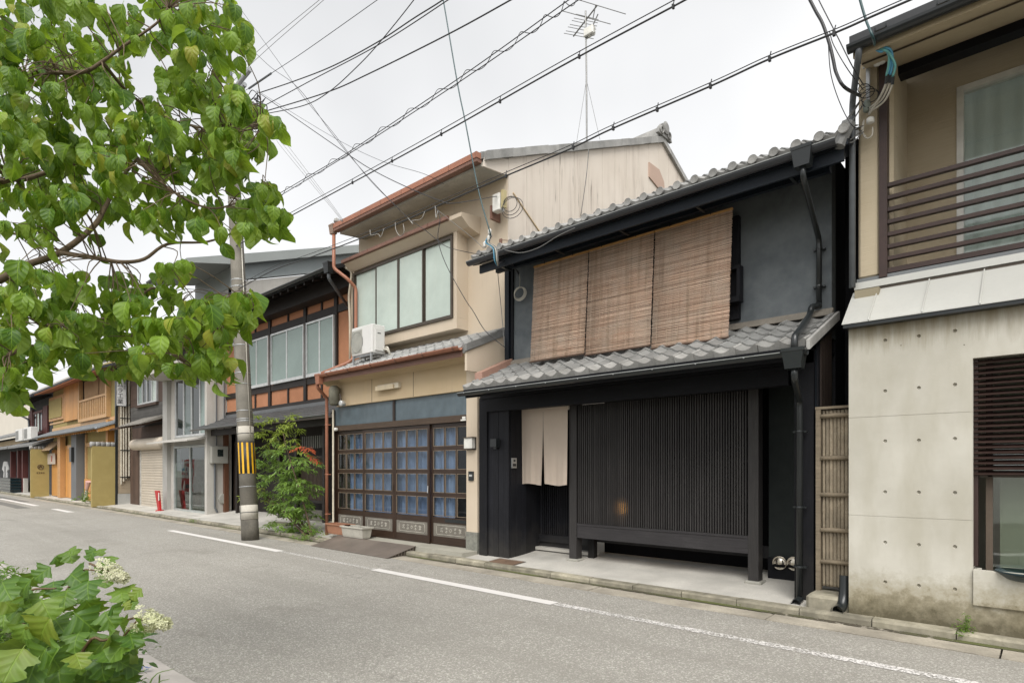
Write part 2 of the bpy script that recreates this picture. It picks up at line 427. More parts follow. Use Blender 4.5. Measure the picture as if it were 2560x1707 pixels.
strip(PX(690, LY) + .01, PX(925, LY) - .01, LY + .03, LY + .12, PC)
strip(PX(925, LY), PX(1375, LY), LY, LY + .15, PA)
strip(PX(1375, LY) + .02, 2.5, LY + .02, LY + .13, PB)
for a, b_, yy in ((0, 92, 1255), (135, 178, 1276)):
    D0 = CAMZ * B_ * ((a + b_) / 2 - VPX) / (yy - HY)
    strip(PX(a, D0), PX(b_, D0), D0 - .1, D0 + .1, PA)
strip(-62, -46, 3.4, 3.6, PA)
PATCH = mat('dark_asphalt_patch', (.17, .165, .15), .25, 4, 110, .9, .5)
for a, b_, c0, c1 in ((-41, -33, 4.75, 5.25), (-34, -27.5, 4.0, 4.4)): struct(MB().quad((a, c0, .0035), (b_, c0, .0035), (b_, c1, .0035), (a, c1, .0035)).build('road_patch', PATCH))
# tan concrete channel strip along the far kerb, laid in lengths with cracked joints
gs = bpy.data.objects.new('drain_strip', None); COL.objects.link(gs); struct(gs)
x = -60.0; k = 0
while x < 5:
    L = random.choice((1.7, 2.0, 2.3)); z0 = random.uniform(.006, .012); w = random.uniform(-.012, .012)
    mb = MB(); n = 7
    for i in range(n):
        xa = x + (L - .014) * i / (n - 1); e = 5.72 + random.uniform(-.025, .025)
        mb.v += [(xa, e, z0 - .004), (xa, 6.03, z0 + .004), (xa, e, -.04), (xa, 6.03, -.04)]
    for i in range(n - 1):
        q = 4 * i; mb.f += [(q, q + 4, q + 5, q + 1), (q + 2, q + 6, q + 4, q)]
    mb.f += [(0, 1, 3, 2), (4 * n - 4, 4 * n - 2, 4 * n - 1, 4 * n - 3)]
    mb.build('channel_slab', CONC_TAN, gs); x += L
def dirtm():
    m, t, b, o = mk('gutter_dirt'); n = noise(t, pos(t), 14, 5, .7); n2 = noise(t, pos(t), 1.2, 3)
    t.links.new(mixc(t, ramp(t, n2, .4, .6), (.07, .06, .04), (.09, .10, .03)), b.inputs['Base Color']); b.inputs['Roughness'].default_value = .95
    t.links.new(ramp(t, mth(t, 'ADD', n, mth(t, 'MULTIPLY', n2, .5)), .58, .7), b.inputs['Alpha']); return m
dm = MB()
for i in range(130): dm.quad((-60 + .5 * i, 5.965, .0175), (-59.5 + .5 * i, 5.965, .0175), (-59.5 + .5 * i, 6.034, .021), (-60 + .5 * i, 6.034, .021))
struct(dm.build('gutter_dirt', dirtm()))
kb = bpy.data.objects.new('kerb', None); COL.objects.link(kb); struct(kb)
kme = []
for i in range(4):
    r1 = random.uniform(.004, .012)
    mb = MB().prism([(0, -.06), (0, .068 - r1), (.012, .08), (.11, .084), (.11, -.06)], 'x', .004, .596)
    me = mb.mesh('kerb_stone'); me.materials.append(KERB); kme.append(me)
for i in range(108):
    xx = -60 + .6 * i
    inst(random.choice(kme), 'kerb_stone', kb, (xx, 6.035 + random.uniform(-.008, .008), random.uniform(-.006, .006)), (0, 0, random.uniform(-.006, .006)))
pv = MB()
for i in range(len(xs) - 1):
    for (ya, za, yb, zb) in ((6.145, .05, 6.9, .108), (6.9, .108, 7.6, .19), (7.6, .19, 9.5, .2)):
        pv.quad((xs[i], ya, za), (xs[i + 1], ya, za), (xs[i + 1], yb, zb), (xs[i], yb, zb))
struct(pv.build('pavement', PAVE))
# the bed on this side of the street
soil = MB(); nx, ny = 30, 10
for i in range(nx + 1):
    for j in range(ny + 1):
        soil.v.append((-30 + 33 * i / nx, -6 + 7.1 * j / ny, .08 + random.uniform(-.02, .03)))
for i in range(nx):
    for j in range(ny):
        q = i * (ny + 1) + j; soil.f.append((q, q + ny + 1, q + ny + 2, q + 1))
struct(soil.build('planting_bed', SOIL))
nk = bpy.data.objects.new('near_kerb', None); COL.objects.link(nk); struct(nk)
KERBN = mat('pale_kerb_concrete', (0.43, 0.40, 0.37), 0.15, 3, 60, 0.85, 0.3, rnd=0.08)
me = MB().prism([(0, -.06), (.006, .13), (.02, .148), (.24, .15), (.31, .14), (.33, -.06)], 'x', .003, .597).mesh('kerb_stone'); me.materials.append(KERBN)
for i in range(58):
    inst(me, 'kerb_stone', nk, (-31 + .6 * i, 1.06, random.uniform(-.003, .003)))

# ------------------------------------------------------------------ roof tiles
def tile_mesh(name, w, l, m, eave=False, depth=.036, th=.017, drop=.085, n=12):
    """pan tile: wide hollow, narrow roll on the right; the eave kind has a drop front"""
    def prof(s):
        if s < .80:
            q = s / .80; return -depth * math.sin(math.pi * q) ** 0.9 + .012 * (1 - q) * 0
        q = (s - .80) / .20; return .012 * math.sin(math.pi * q)
    mb = MB(); S = [i / n for i in range(n + 1)]
    for y in (0.0, l):
        for s_ in S: mb.v.append((s_ * w, y, prof(s_) + th))
    for s_ in S: mb.v.append((s_ * w, 0, (-drop if eave else prof(s_))))
    for s_ in S: mb.v.append((s_ * w, .025 if eave else l * .5, (-drop if eave else prof(s_))))
    N = n + 1
    for i in range(n):
        mb.f += [(i, i + 1, N + i + 1, N + i), (2 * N + i, 2 * N + i + 1, i + 1, i), (3 * N + i, 3 * N + i + 1, 2 * N + i + 1, 2 * N + i)]
    mb.f += [(0, N, 3 * N, 2 * N), (n, 2 * N + n, 3 * N + n, N + n)]
    me = mb.mesh(name); me.materials.append(m)
    return me
def tiled_roof(parent, x0, x1, y0, z0, y1, z1, cols, rows, meave, mrow, seed=1):
    """tile objects, bottom row first; returns nothing"""
    rr = random.Random(seed); ang = math.atan2(z1 - z0, y1 - y0); L = math.hypot(z1 - z0, y1 - y0)
    w = (x1 - x0) / cols; ex = L / rows
    te = tile_mesh('eave_tile', w * .985, ex * 1.18, meave, True); tr = tile_mesh('roof_tile', w * .985, ex * 1.18, mrow)
    for r in range(rows):
        for c in range(cols):
            s = r * ex; lift = .02
            yy, zz = y0 + s * math.cos(ang), z0 + s * math.sin(ang) + lift
            inst(te if r == 0 else tr, 'eave_tile' if r == 0 else 'roof_tile', parent,
                 (x0 + c * w + rr.uniform(-.002, .002), yy + rr.uniform(-.004, .004), zz + rr.uniform(-.002, .003)),
                 (ang - .085 + rr.uniform(-.014, .014), rr.uniform(-.01, .01), rr.uniform(-.008, .008)))
def downpipe(parent, pts, r, m, name='downpipe', bands=None):
    o = MB().tube(pts, r, 12).build(name, m, parent, smooth=True)
    for z in bands or []:
        p0 = Vector(pts[-1]); MB().lathe((p0.x, p0.y, z), [(r + .004, -.012), (r + .006, 0), (r + .004, .012)], 12).box(p0.x - r - .035, p0.x + r + .03, p0.y + r * .2, p0.y + r + .02, z - .008, z + .008).build('pipe_clip', m, o)
    return o
def hopper(parent, x, y, z, w, h, m):
    mb = MB()
    t, b = w / 2, w * .36
    for (s, zz) in ((t, z), (t, z - .03), (t * .93, z - .035), (b, z - h)):
        mb.v += [(x - s, y - s * .75, zz), (x + s, y - s * .75, zz), (x + s, y + s * .75, zz), (x - s, y + s * .75, zz)]
    for l in range(3):
        for i in range(4): mb.f.append((l * 4 + i, l * 4 + (i + 1) % 4, l * 4 + 4 + (i + 1) % 4, l * 4 + 4 + i))
    mb.f += [(3, 2, 1, 0), (12, 13, 14, 15)]
    return mb.build('rain_hopper', m, parent)

# ------------------------------------------------------------------ concrete house at the right edge
CONC = None
def concrete():
    m, t, b, o = mk('fair_faced_concrete')
    n1 = noise(t, pos(t), 1.1, 6, .6); n2 = noise(t, pos(t, (2, 2, .6)), 2.5, 4); n3 = noise(t, pos(t), 70, 2)
    c = mixc(t, ramp(t, n1, .3, .7), (.42, .40, .34), (.56, .54, .475))
    c = mixc(t, mth(t, 'MULTIPLY', ramp(t, n2, .42, .7), .5), c, (.37, .345, .27))
    vo = nd(t, 'ShaderNodeTexVoronoi'); vo.inputs['Scale'].default_value = 9; vo.inputs['Randomness'].default_value = 1; t.links.new(pos(t), vo.inputs['Vector'])
    hole = mth(t, 'MULTIPLY', ramp(t, vo.outputs['Distance'], .07, .03), ramp(t, nd2(t, vo), .68, .7))
    c = mixc(t, mth(t, 'MULTIPLY', hole, .8), c, (.1, .085, .06))
    g = nd(t, 'ShaderNodeNewGeometry'); sx = nd(t, 'ShaderNodeSeparateXYZ'); t.links.new(g.outputs['Position'], sx.inputs[0])
    dn = noise(t, pos(t), 11, 7, .72); dn2 = noise(t, pos(t), 1.6, 3)
    # moss and damp creeping up from the kerb
    lvl = mth(t, 'ADD', mth(t, 'ADD', sx.outputs[2], mth(t, 'MULTIPLY', dn, -.55)), mth(t, 'MULTIPLY', dn2, -.25))
    c = mixc(t, mth(t, 'MULTIPLY', ramp(t, lvl, .10, -.16), .7), c, (.23, .19, .10))
    c = mixc(t, mth(t, 'MULTIPLY', ramp(t, lvl, -.10, -.34), .85), c, (.075, .064, .036))
    # rain dirt below the metal skirt
    lv2 = mth(t, 'ADD', sx.outputs[2], mth(t, 'MULTIPLY', noise(t, pos(t, (9, 9, .8)), 2, 5, .7), .5))
    c = mixc(t, mth(t, 'MULTIPLY', ramp(t, lv2, 2.70, 2.98), .75), c, (.19, .15, .075))
    t.links.new(c, b.inputs['Base Color']); b.inputs['Roughness'].default_value = .75; b.inputs['Specular IOR Level'].default_value = .3
    bump(t, b, mth(t, 'SUBTRACT', n3, mth(t, 'MULTIPLY', hole, 3)), .2, .003); MATS['conc'] = m; return m
CONC = concrete()
def combstucco():
    m, t, b, o = mk('combed_stucco')
    n1 = noise(t, pos(t), 1.6, 5); l = noise(t, pos(t, (4, 4, 190)), 1, 2); n4 = noise(t, pos(t, (1, 1, 9)), 1.0, 3)
    c = mixc(t, ramp(t, n1, .3, .7), (.46, .385, .265), (.57, .49, .36)); c = mixc(t, mth(t, 'MULTIPLY', l, .45), c, (.28, .225, .14))
    c = mixc(t, mth(t, 'MULTIPLY', ramp(t, n4, .68, .72), .5), c, (.2, .15, .08))
    t.links.new(c, b.inputs['Base Color']); b.inputs['Roughness'].default_value = .9; bump(t, b, l, .6, .006); return m
COMB = combstucco()
SKIRT = mat('pale_sheet_metal', (0.52, 0.52, 0.485), 0.06, 1.2, 30, 0.45, 0.02, metal=.25, rnd=.05)
BROWNM = mat('brown_painted_metal', (0.040, 0.023, 0.019), 0.25, 3, 30, 0.45, 0.1, rnd=.1)
ch = thing('concrete_house', (-1.42, 6.207, 0), 'concrete-fronted house with a balcony and tie holes at the right edge', 'house')
DC = 6.207; XL = -1.42; XO = PX(2432, DC)
# pier with real tie-cone holes and formwork joints
cut = MB()
for p, ys in ((2212.8, (850.6, 977, 1102, 1229, 1355, 1454)), (2297, (840, 969, 1100, 1230, 1361, 1463)), (2387.3, (826.7, 961, 1096, 1231, 1366, 1472))):
    for y in ys:
        cut.lathe((PX(p, DC), 0, PZ(p, y, DC)), [(.011, DC + .02), (.0155, DC + .001), (.0155, DC - .02)][::-1], 12, 'y')
for z in (1.875, .98): cut.box(XL - .01, XO + .01, DC - .01, DC + .003, z - .002, z + .002)
tmpc = cut.build('cutter', CONC)
wall = MB().box(XL, XO, DC, DC + .22, 0, 2.73).build('concrete_wall', CONC, ch)
md = wall.modifiers.new('holes', 'BOOLEAN'); md.object = tmpc; md.operation = 'DIFFERENCE'; md.solver = 'EXACT'
bpy.context.view_layer.update()
dg = bpy.context.evaluated_depsgraph_get(); nm = bpy.data.meshes.new_from_object(wall.evaluated_get(dg))
wall.modifiers.clear(); wall.data = nm; bpy.data.objects.remove(tmpc)
Bx('lintel', CONC, ch, XO, 2.5, DC, DC + .22, 2.315, 2.73)
Bx('plinth', CONC, ch, XO, 2.5, DC + .003, DC + .22, 0, .30)
Bx('side_wall', CONC, ch, XL, XL + .2, DC + .22, 12, 0, 3.1)
Bx('rear_wall', CONC, ch, XL + .2, 2.5, 7.4, 7.5, 0, 3.1)
# metal skirt in panels with raised seams
seams = [-1.455, PX(2170.9, 6.1), PX(2304.8, 6.1), PX(2450, 6.1)]
while seams[-1] < 2.4: seams.append(seams[-1] + .39)
for i in range(len(seams) - 1):
    a, b2 = seams[i] + .002, seams[i + 1] - .002
    MB().prism([(6.10, 2.722), (6.10, 2.732), (6.52, 3.105), (6.52, 3.095)], 'x', a, b2).build('skirt_panel', SKIRT, ch)
    if i: MB().prism([(6.095, 2.735), (6.10, 2.75), (6.52, 3.122), (6.525, 3.105)], 'x', seams[i] - .005, seams[i] + .005).build('standing_seam', SKIRT, ch)
Bx('drip_edge', BLACKPL, ch, -1.445, 2.5, 6.112, 6.2, 2.69, 2.72)
Bx('fascia_band', SKIRT, ch, -1.44, 2.5, 6.50, 6.6, 3.125, 3.19)
Bx('shadow_trim', BRONZE, ch, -1.43, 2.5, 6.512, 6.6, 3.09, 3.124)
Bx('sill_band', mat('blue_grey_trim', (.16, .17, .175), .1), ch, -1.42, 2.5, 6.508, 6.6, 3.191, 3.225)
xp0, xp1, xp2 = PX(2145.4, 6.52), PX(2198.6, 6.52), PX(2217.8, 6.50)
MB().bbox(xp0, xp1, 6.52, 7.35, 3.226, 5.30, .02).build('stucco_pier', COMB, ch)
Bx('corner_post', BROWNM, ch, xp1 + .001, xp2, 6.495, 6.60, 3.20, 5.36)
MB().bbox(xp1 + .003, xp2 + .03, 6.605, 7.35, 3.226, 5.4, .03).build('inner_return', COMB, ch)
xw = PX(2392, 7.35)
Bx('balcony_wall', COMB, ch, xp2 - .05, xw, 7.342, 7.5, 3.15, 6.0)
Bx('balcony_lintel', COMB, ch, xw, 2.5, 7.343, 7.5, PZ(2415, 214, 7.35), 6.0)
Bx('balcony_floor', SKIRT, ch, xp2 + .03, 2.5, 6.61, 7.35, 3.10, 3.15)
zt = PZ(2415, 214, 7.35)
wfr = MB().box(xw, xw + .055, 7.33, 7.42, 3.15, zt).box(xw + .056, 2.0, 7.33, 7.42, zt - .055, zt).box(xw + .9, xw + .95, 7.34, 7.40, 3.15, zt - .056).build('balcony_window', WHITEP, ch)
Bx('pane', glass('thin_clear_glass', (.95, .97, .96), .05), wfr, xw + .056, 1.9, 7.375, 7.379, 3.15, zt - .056)
def curtain(name, m, parent, x0, x1, y, z0, z1, amp=.02, wl=.11, seed=0, n=None):
    rr = random.Random(seed); mb = MB(); n = n or int((x1 - x0) / wl * 8); ph = 0
    prof = []
    for i in range(n + 1):
        ph += 2 * math.pi / 8 * rr.uniform(.6, 1.4); prof.append(amp * math.sin(ph) * rr.uniform(.5, 1))
    for z, k in ((z0, 1.25), ((z0 + z1) / 2, 1), (z1, .6)):
        for i in range(n + 1): mb.v.append((x0 + (x1 - x0) * i / n, y + prof[i] * k, z))
    for r in range(2):
        for i in range(n):
            q = r * (n + 1) + i; mb.f.append((q, q + 1, q + n + 2, q + n + 1))
    return mb.build(name, m, parent, smooth=True)
curtain('curtain', cloth('white_green_curtain', (.78, .85, .80), (.70, .79, .75), trans=.3), wfr, xw - .06, 1.2, 7.515, 3.16, zt + .12, .022, .16, 3)
Bx('room_back', plain('room_grey', (.16, .17, .16), .9), ch, xw - .2, 2.5, 8.3, 8.35, 3, 5.4)
for k, y in enumerate((465, 496, 526, 556.5, 587.5, 618, 647.5, 678)):
    z = PZ(2219, y, 6.53); h = .034 if k < 7 else .045
    Bx('rail', BROWNM, ch, xp2 + .001, 2.5, 6.505, 6.56, z - h / 2, z + h / 2)
# eaves of the concrete house
MB().prism([(5.96, 5.03), (6.90, 5.33), (6.90, 5.50), (5.96, 5.16)], 'x', -1.33, 2.6).build('eaves', mat('eaves_board', (.44, .36, .24), .12, 1.2, 30, .8), ch)
for yy in (6.2,):
    MB().prism([(yy, 5.085), (yy + .012, 5.088), (yy + .012, 5.102), (yy, 5.1)], 'x', -1.31, 2.5).build('soffit_joint', BRONZE, ch)
Bx('roof_beam', BLACKH, ch, -1.3, 2.5, 6.84, 6.98, 5.23, 5.36)
MB().prism(gutter_poly(5.905, 5.11, .055), 'x', -1.36, 2.6).build('gutter', BLACKPL, ch)
MB().prism([(5.96, 5.17), (9.5, 6.6), (9.5, 6.72), (5.96, 5.24)], 'x', -1.36, 2.6).build('roof', plain('dark_roof', (.03, .032, .035), .6), ch)
GREYPIPE = plain('grey_pipe', (.11, .12, .13), .4)
downpipe(ch, rounded([(-1.27, 5.91, 5.08), (-1.28, 5.92, 5.0), (-1.445, 6.45, 4.90), (-1.445, 6.45, 3.14)], .09), .028, GREYPIPE)
for x in (-1.16, -.72): MB().box(x, x + .09, 5.93, 5.95, 5.17, 5.178).box(x, x + .01, 5.93, 5.95, 5.165, 5.2).box(x + .08, x + .09, 5.93, 5.95, 5.165, 5.2).build('snow_clip', BLACKPL, ch)
# louvred window over a planter
lv = MB().box(XO, XO + .03, DC + .06, DC + .1, .60, 2.31).build('louvre_window', BROWNM, ch)
z = 2.285
while z > 1.36:
    MB().prism([(DC + .035, z - .012), (DC + .04, z - .018), (DC + .095, z + .012), (DC + .09, z + .018)], 'x', XO + .004, 2.0).build('louvre', BROWNM, lv); z -= .0435
for x in (XO + .09, XO + .8): Bx('louvre_stile', BROWNM, lv, x, x + .03, DC + .1, DC + .12, 1.34, 2.31)
Bx('louvre_frame', BRONZE, lv, XO, 2.0, DC + .1, DC + .13, 1.335, 1.36)
Bx('window_stile', mat('brown_window_stile', (.10, .075, .055)), lv, XO + .075, XO + .12, DC + .14, DC + .19, .56, 2.31)
Bx('pane', CLEAR, lv, XO + .12, 2.0, DC + .16, DC + .164, .56, 2.3)
Bx('room_panel', mat('beige_roller_blind', (.36, .33, .24), .06), ch, PX(2500, DC + .3), 2.2, DC + .3, DC + .31, .5, 2.4)
Bx('room_floor', VOID, ch, XO, 2.4, DC + .225, 7.39, .2, .3)
pl = MB().box(XO + .004, 1.9, DC - .022, DC + .03, .29, .578).box(XO + .004, XO + .05, DC + .03, DC + .14, .29, .578).box(XO + .05, 1.9, DC + .03, DC + .14, .29, .5).build('planter_box', CONC, ch)
bowl = MB().lathe((PX(2560, DC + .05), DC + .06, .50), [(.05, .0), (.13, .03), (.18, .075), (.19, .085), (.18, .09), (.15, .07), (.02, .06)], 24).build('water_bowl', plain('blue_black_glaze', (.012, .03, .038), .15), smooth=True, base=(PX(2560, DC + .05), DC + .06, .50))
tag(bowl, 'dark blue glazed bowl standing in the concrete planter', 'bowl')
# service cables on the stucco pier
sv = thing('service_entry', P(2170, 235, 6.47), 'electric service entry with insulators and blue wires on stucco pier', 'cable fitting')
def q(p, y, d=6.44): return P(p, y, d)
MB().box(q(2163, 0).x, q(2172, 0).x, 6.47, 6.5, q(2165, 262).z, q(2165, 165).z).build('bracket', STEEL, sv)
MB().tube([q(2157, 172), q(2182, 158)], .009).tube([q(2160, 165), q(2185, 150)], .007).build('bracket_arm', STEEL, sv)
for p, y in ((2204, 150), (2193, 155)):
    MB().lathe(tuple(q(p, y)), [(.012, -.035), (.03, -.03), (.03, -.018), (.018, -.012), (.03, -.006), (.03, .008), (.018, .012), (.026, .018), (.02, .03)], 12).build('insulator', WHITEP, sv, smooth=True)
MB().lathe(tuple(q(2167, 265)), [(.018, -.06), (.03, -.05), (.034, .02), (.02, .05)], 12).build('cable_cap', plain('grey_green_plastic', (.2, .23, .2), .5), sv, smooth=True)
MB().lathe(tuple(q(2176, 303)), [(.02, -.02), (.034, -.015), (.034, .02), (.026, .03)], 12).build('weather_cap', WHITEP, sv, smooth=True)
for k, (p0, y0, p1, y1, p2, y2) in enumerate(((2183, 108, 2221, 130, 2216, 190), (2184, 112, 2228, 128, 2226, 188), (2186, 118, 2224, 135, 2232, 192), (2184, 122, 2215, 125, 2220, 186))):
    MB().tube(spline([q(p0, y0, 6.0), q(p1 - 12, y0 + 8, 6.0), q(p1, y1, 6.05), q(p2 + 6, (y1 + y2) / 2, 6.1), q(p2, y2, 6.15)], 5), .010, 6).build('blue_wire', BLUEW if k % 2 else plain('sea_green_wire', (.14, .40, .38), .4), sv, smooth=True)
    MB().tube(spline([q(p2, y2, 6.15), q(p2 - 3, y2 + 24, 6.2), q(p2 - 22, y2 + 62, 6.3), q(2172, 272 + 5 * k)], 5), [.009] * 16, 6).build('pale_wire', PALEW, sv, smooth=True)
    MB().tube([q(p2 + 1, y2, 6.15), q(p2 - 1, y2 + 20, 6.18)], .013, 6).build('connector', BLACKPL, sv)
for k, pts in enumerate((((2150, 252), (2110, 308), (2085, 338), (2085, 350), (2120, 352), (2155, 326)), ((2148, 258), (2120, 300), (2088, 335), (2095, 355), (2130, 356), (2158, 330)),
                         ((2155, 265), (2125, 310), (2084, 338)), ((2160, 300), (2158, 335), (2168, 346), (2180, 338), (2182, 318)), ((2158, 305), (2155, 330), (2165, 342)))):
    MB().tube(spline([q(a, b_, 6.3 if a < 2140 else 6.44) for a, b_ in pts], 5), .006, 6).build('drop_wire', PALEW if k > 2 else GREYW, sv, smooth=True)
for k in range(4):
    MB().ring(q(2160 + 7 * k, 222 + 9 * k), (.3, -1, .2), .05 + .012 * k, .004, 14).build('wire_loop', WIREM, sv)

# ------------------------------------------------------------------ bamboo gate in the slot between the houses
BAMB = mat('grey_bamboo', (0.30, 0.25, 0.18), 0.35, 4, 50, 0.7, 0.2, rnd=.3, streak=.8, streakc=(.09, .065, .045))
LOGM = mat('weathered_pole', (0.29, 0.235, 0.165), 0.25, 5, 50, 0.8, 0.3, rnd=.15, grain=(4, 50, 50))
gt = thing('bamboo_gate', (-1.6, 6.5, .2), 'narrow weathered bamboo gate between black house and concrete wall', 'gate')
DG = 6.5; gx0, gx1 = -1.775, -1.424
zt, zb = PZ(2080, 1022, DG), PZ(2080, 1466, DG)
Bx('frame_post', LOGM, gt, gx0, gx0 + .045, DG - .03, DG + .03, zb - .05, zt)
Bx('top_rail', LOGM, gt, gx0 - .004, gx1, DG - .035, DG + .035, zt + .001, zt + .025)
n = 9
for i in range(n):
    xx = gx0 + .065 + (gx1 - gx0 - .08) * i / (n - 1); rr = random.uniform(.014, .019); mb = MB(); pr = []
    nodes = [zb + random.uniform(.05, .3) + k * random.uniform(.3, .42) for k in range(6)]
    zz = zb
    pts = []; rad = []
    while zz < zt:
        nr = min(abs(zz - k) for k in nodes); pts.append((xx, DG + .01 + random.uniform(-.003, .003), zz)); rad.append(rr + (.003 if nr < .012 else 0)); zz += .03
    mb.tube(pts, rad, 8).build('bamboo_stem', BAMB, gt, smooth=True)
for y in (1040, 1145, 1236, 1325, 1404):
    z = PZ(2080, y, DG); MB().tube([(gx0 + .046, DG - .025, z), ((gx0 + gx1) / 2, DG - .028, z + random.uniform(-.006, .006)), (gx1, DG - .025, z)], [.021, .023, .02], 10).build('cross_pole', LOGM, gt, smooth=True)
blk = MB().bbox(-1.80, -1.43, 6.22, 6.62, .0, .2, .03).build('stone_block', KERB, base=(-1.6, 6.4, 0)); tag(blk, 'mossy stone block under the bamboo gate', 'stone block')
dp = MB().tube(spline([(-1.475, 6.30, .40), (-1.475, 6.27, .22), (-1.48, 6.2, .12), (-1.49, 6.11, .10)], 5), .045, 14, False).tube([(-1.49, 6.105, .10), (-1.492, 6.085, .099)], .052, 14, False).build('drain_outlet', BLACKPL, base=(-1.475, 6.2, .1), smooth=True)
tag(dp, 'black drain pipe elbow opening at foot of concrete wall', 'pipe')
# ------------------------------------------------------------------ the black townhouse
NAVYPL = None
def plaster(name, c, c2, mott=.9):
    m, t, b, o = mk(name)
    n1 = noise(t, pos(t), mott, 6, .65); n2 = noise(t, pos(t), 6, 5, .6); n3 = noise(t, pos(t), 60, 2)
    col = mixc(t, ramp(t, n1, .3, .7), c, c2); col = mixc(t, mth(t, 'MULTIPLY', ramp(t, n2, .45, .8), .3), col, sh(c2, 1.35))
    t.links.new(col, b.inputs['Base Color']); b.inputs['Roughness'].default_value = .75; b.inputs['Specular IOR Level'].default_value = .3
    bump(t, b, n3, .2, .003); return m
NAVYPL = plaster('charcoal_plaster', (.050, .062, .072), (.165, .18, .186))
NAVYT = mat('navy_black_paint', (.010, .014, .020), .3, 2, 30, .5, .08, spec=.25)
bh = thing('black_townhouse', (-4.1, 6.55, 0), 'two-storey black wooden townhouse with lattice front and reed blinds', 'house')
X0, X1 = -6.60, -1.775
DF = 6.53; DL = 6.87; DU = 7.0
# ground floor frame
def boards(parent, m, x0, x1, y0, y1, z0, z1, w, name='board'):
    n = max(1, round((x1 - x0) / w)); ww = (x1 - x0) / n
    for i in range(n):
        d = random.uniform(0, .004); Bx(name, m, parent, x0 + i * ww + .002, x0 + (i + 1) * ww - .002, y0 - d, y1, z0, z1)
xa, xb, xc = PX(1198, DF), PX(1217, DF), PX(1271, DF + .02)
Bx('corner_pillar', BLACKW, bh, xa, xb, DF, DF + .13, .03, 2.5)
boards(bh, BLACKW, xb + .003, xc, DF + .03, DF + .06, .05, 2.3, .11)
Bx('entrance_side_wall', BLACKW, bh, xc - .03, xc - .001, DF + .062, 7.3, .05, 2.5)
n = 6
for i in range(n):
    y0 = DF + .062 + .70 * i / n; Bx('side_board', BLACKW, bh, xc, xc + .008 + .002 * (i % 2), y0 + .002, y0 + .70 / n - .002, .06, 2.5)
Bx('front_beam', BLACKH, bh, xb + .002, -2.05, DF - .015, DF + .11, 2.275, 2.47)
Bx('eaves_beam', BLACKH, bh, X0 + .05, -1.8, DF - .03, DF + .10, 2.475, 2.60)
Bx('right_pillar', BLACKW, bh, PX(1986, 6.5), PX(2034, 6.5), 6.50, 6.62, .05, 2.62)
Bx('right_edge_board', BLACKW, bh, PX(2034, 6.5) + .003, X1, 6.56, 6.62, .05, 2.75)
Bx('party_trim', NAVYT, bh, PX(2034, 6.5) + .002, PX(2034, 6.5) + .012, 6.548, 6.56, .1, 2.6)
# entrance: sliding lattice door, threshold
dr = Bx('sliding_door', BLACKW, bh, xc + .009, -4.95, 7.28, 7.31, .2, 2.3)
for i in range(26):
    xx = xc + .05 + i * .04; Bx('door_slat', BLACKW, dr, xx, xx + .016, 7.255, 7.279, .40, 1.55)
Bx('door_rail', BLACKW, dr, xc + .01, -4.96, 7.25, 7.279, .28, .39)
Bx('door_mid_rail', BLACKW, dr, xc + .01, -4.96, 7.25, 7.279, 1.56, 1.63)
Bx('threshold', PAVE, bh, xc + .01, -4.9, 7.16, 7.30, .16, .205)
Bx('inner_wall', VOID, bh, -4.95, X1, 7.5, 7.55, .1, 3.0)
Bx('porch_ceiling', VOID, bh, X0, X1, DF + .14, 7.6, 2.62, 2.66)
# lattice screen standing on two posts
lt = bpy.data.objects.new('lattice_screen', None); COL.objects.link(lt); lt.parent = bh; lt.location = Vector((PX(1650, DL), DL, .1)) - wloc(bh)
pl0, pl1 = PX(1423, DL), PX(1441, DL); pr0, pr1 = PX(1870, DL), PX(1896, DL)
LATW = mat('lattice_wood', (.044, .041, .040), .25, 2, 40, .5, .2, grain=(70, 70, 2.5), rnd=.25, spec=.3)
LATH = mat('lattice_rail_wood', (.046, .043, .045), .25, 2, 40, .5, .2, grain=(2.5, 60, 60), spec=.3)
for a, b_ in ((pl0, pl1), (pr0, pr1)):
    Bx('post', LATW, lt, a, b_, DL, DL + .13, .14, 2.42)
    MB().bbox(a - .035, b_ + .035, DL - .03, DL + .16, .075, .139, .012).build('base_stone', mat('base_stone', (.34, .33, .29), .2, 4, 50, .85, .3), lt)
Bx('bottom_rail', LATH, lt, pl1 + .001, pr0 - .001, DL + .012, DL + .11, .44, .612)
Bx('lattice_sill', LATH, lt, pl1 + .002, pr0 - .002, DL + .004, DL + .09, .614, .642)
N = 74; step = (pr0 - pl1 - .03) / N
sme = MB().box(0, .0165, 0, .03, 0, 1.66).mesh('slat'); sme.materials.append(LATW)
for i in range(N):
    inst(sme, 'slat', lt, (pl1 + .02 + i * step, DL + .02 + random.uniform(-.0015, .0015), .643))
for z in (1.02, 1.48, 1.98): Bx('cross_bar', LATW, lt, pl1 + .005, pr0 - .005, DL + .052, DL + .075, z, z + .03)
Bx('screen_board', mat('screen_brown', (.030, .022, .017), .3, 1.5, 30, .6), lt, PX(1487, DL + .3), PX(1545, DL + .3), DL + .3, DL + .33, .75, 1.75)
Bx('screen_board', MATS['screen_brown'], lt, PX(1650, DL + .3), PX(1700, DL + .3), DL + .3, DL + .33, .95, 1.95)
Bx('rear_post', BLACKW, lt, PX(1470, DL + .25), PX(1485, DL + .25), DL + .25, DL + .33, .12, 2.3)
Bx('floor_edge', BLACKW, lt, PX(1470, DL + .2) , pr1, DL + .34, DL + .40, .36, .50)
lan = thing('paper_lantern', P(1584, 1290, DL + .2), 'small lit paper lantern glowing behind the black lattice', 'lantern')
c = P(1584, 1271, DL + .2)
lg = plain('lantern_paper', (.8, .5, .2), .8, emit=(1.0, .48, .12), es=6.0)
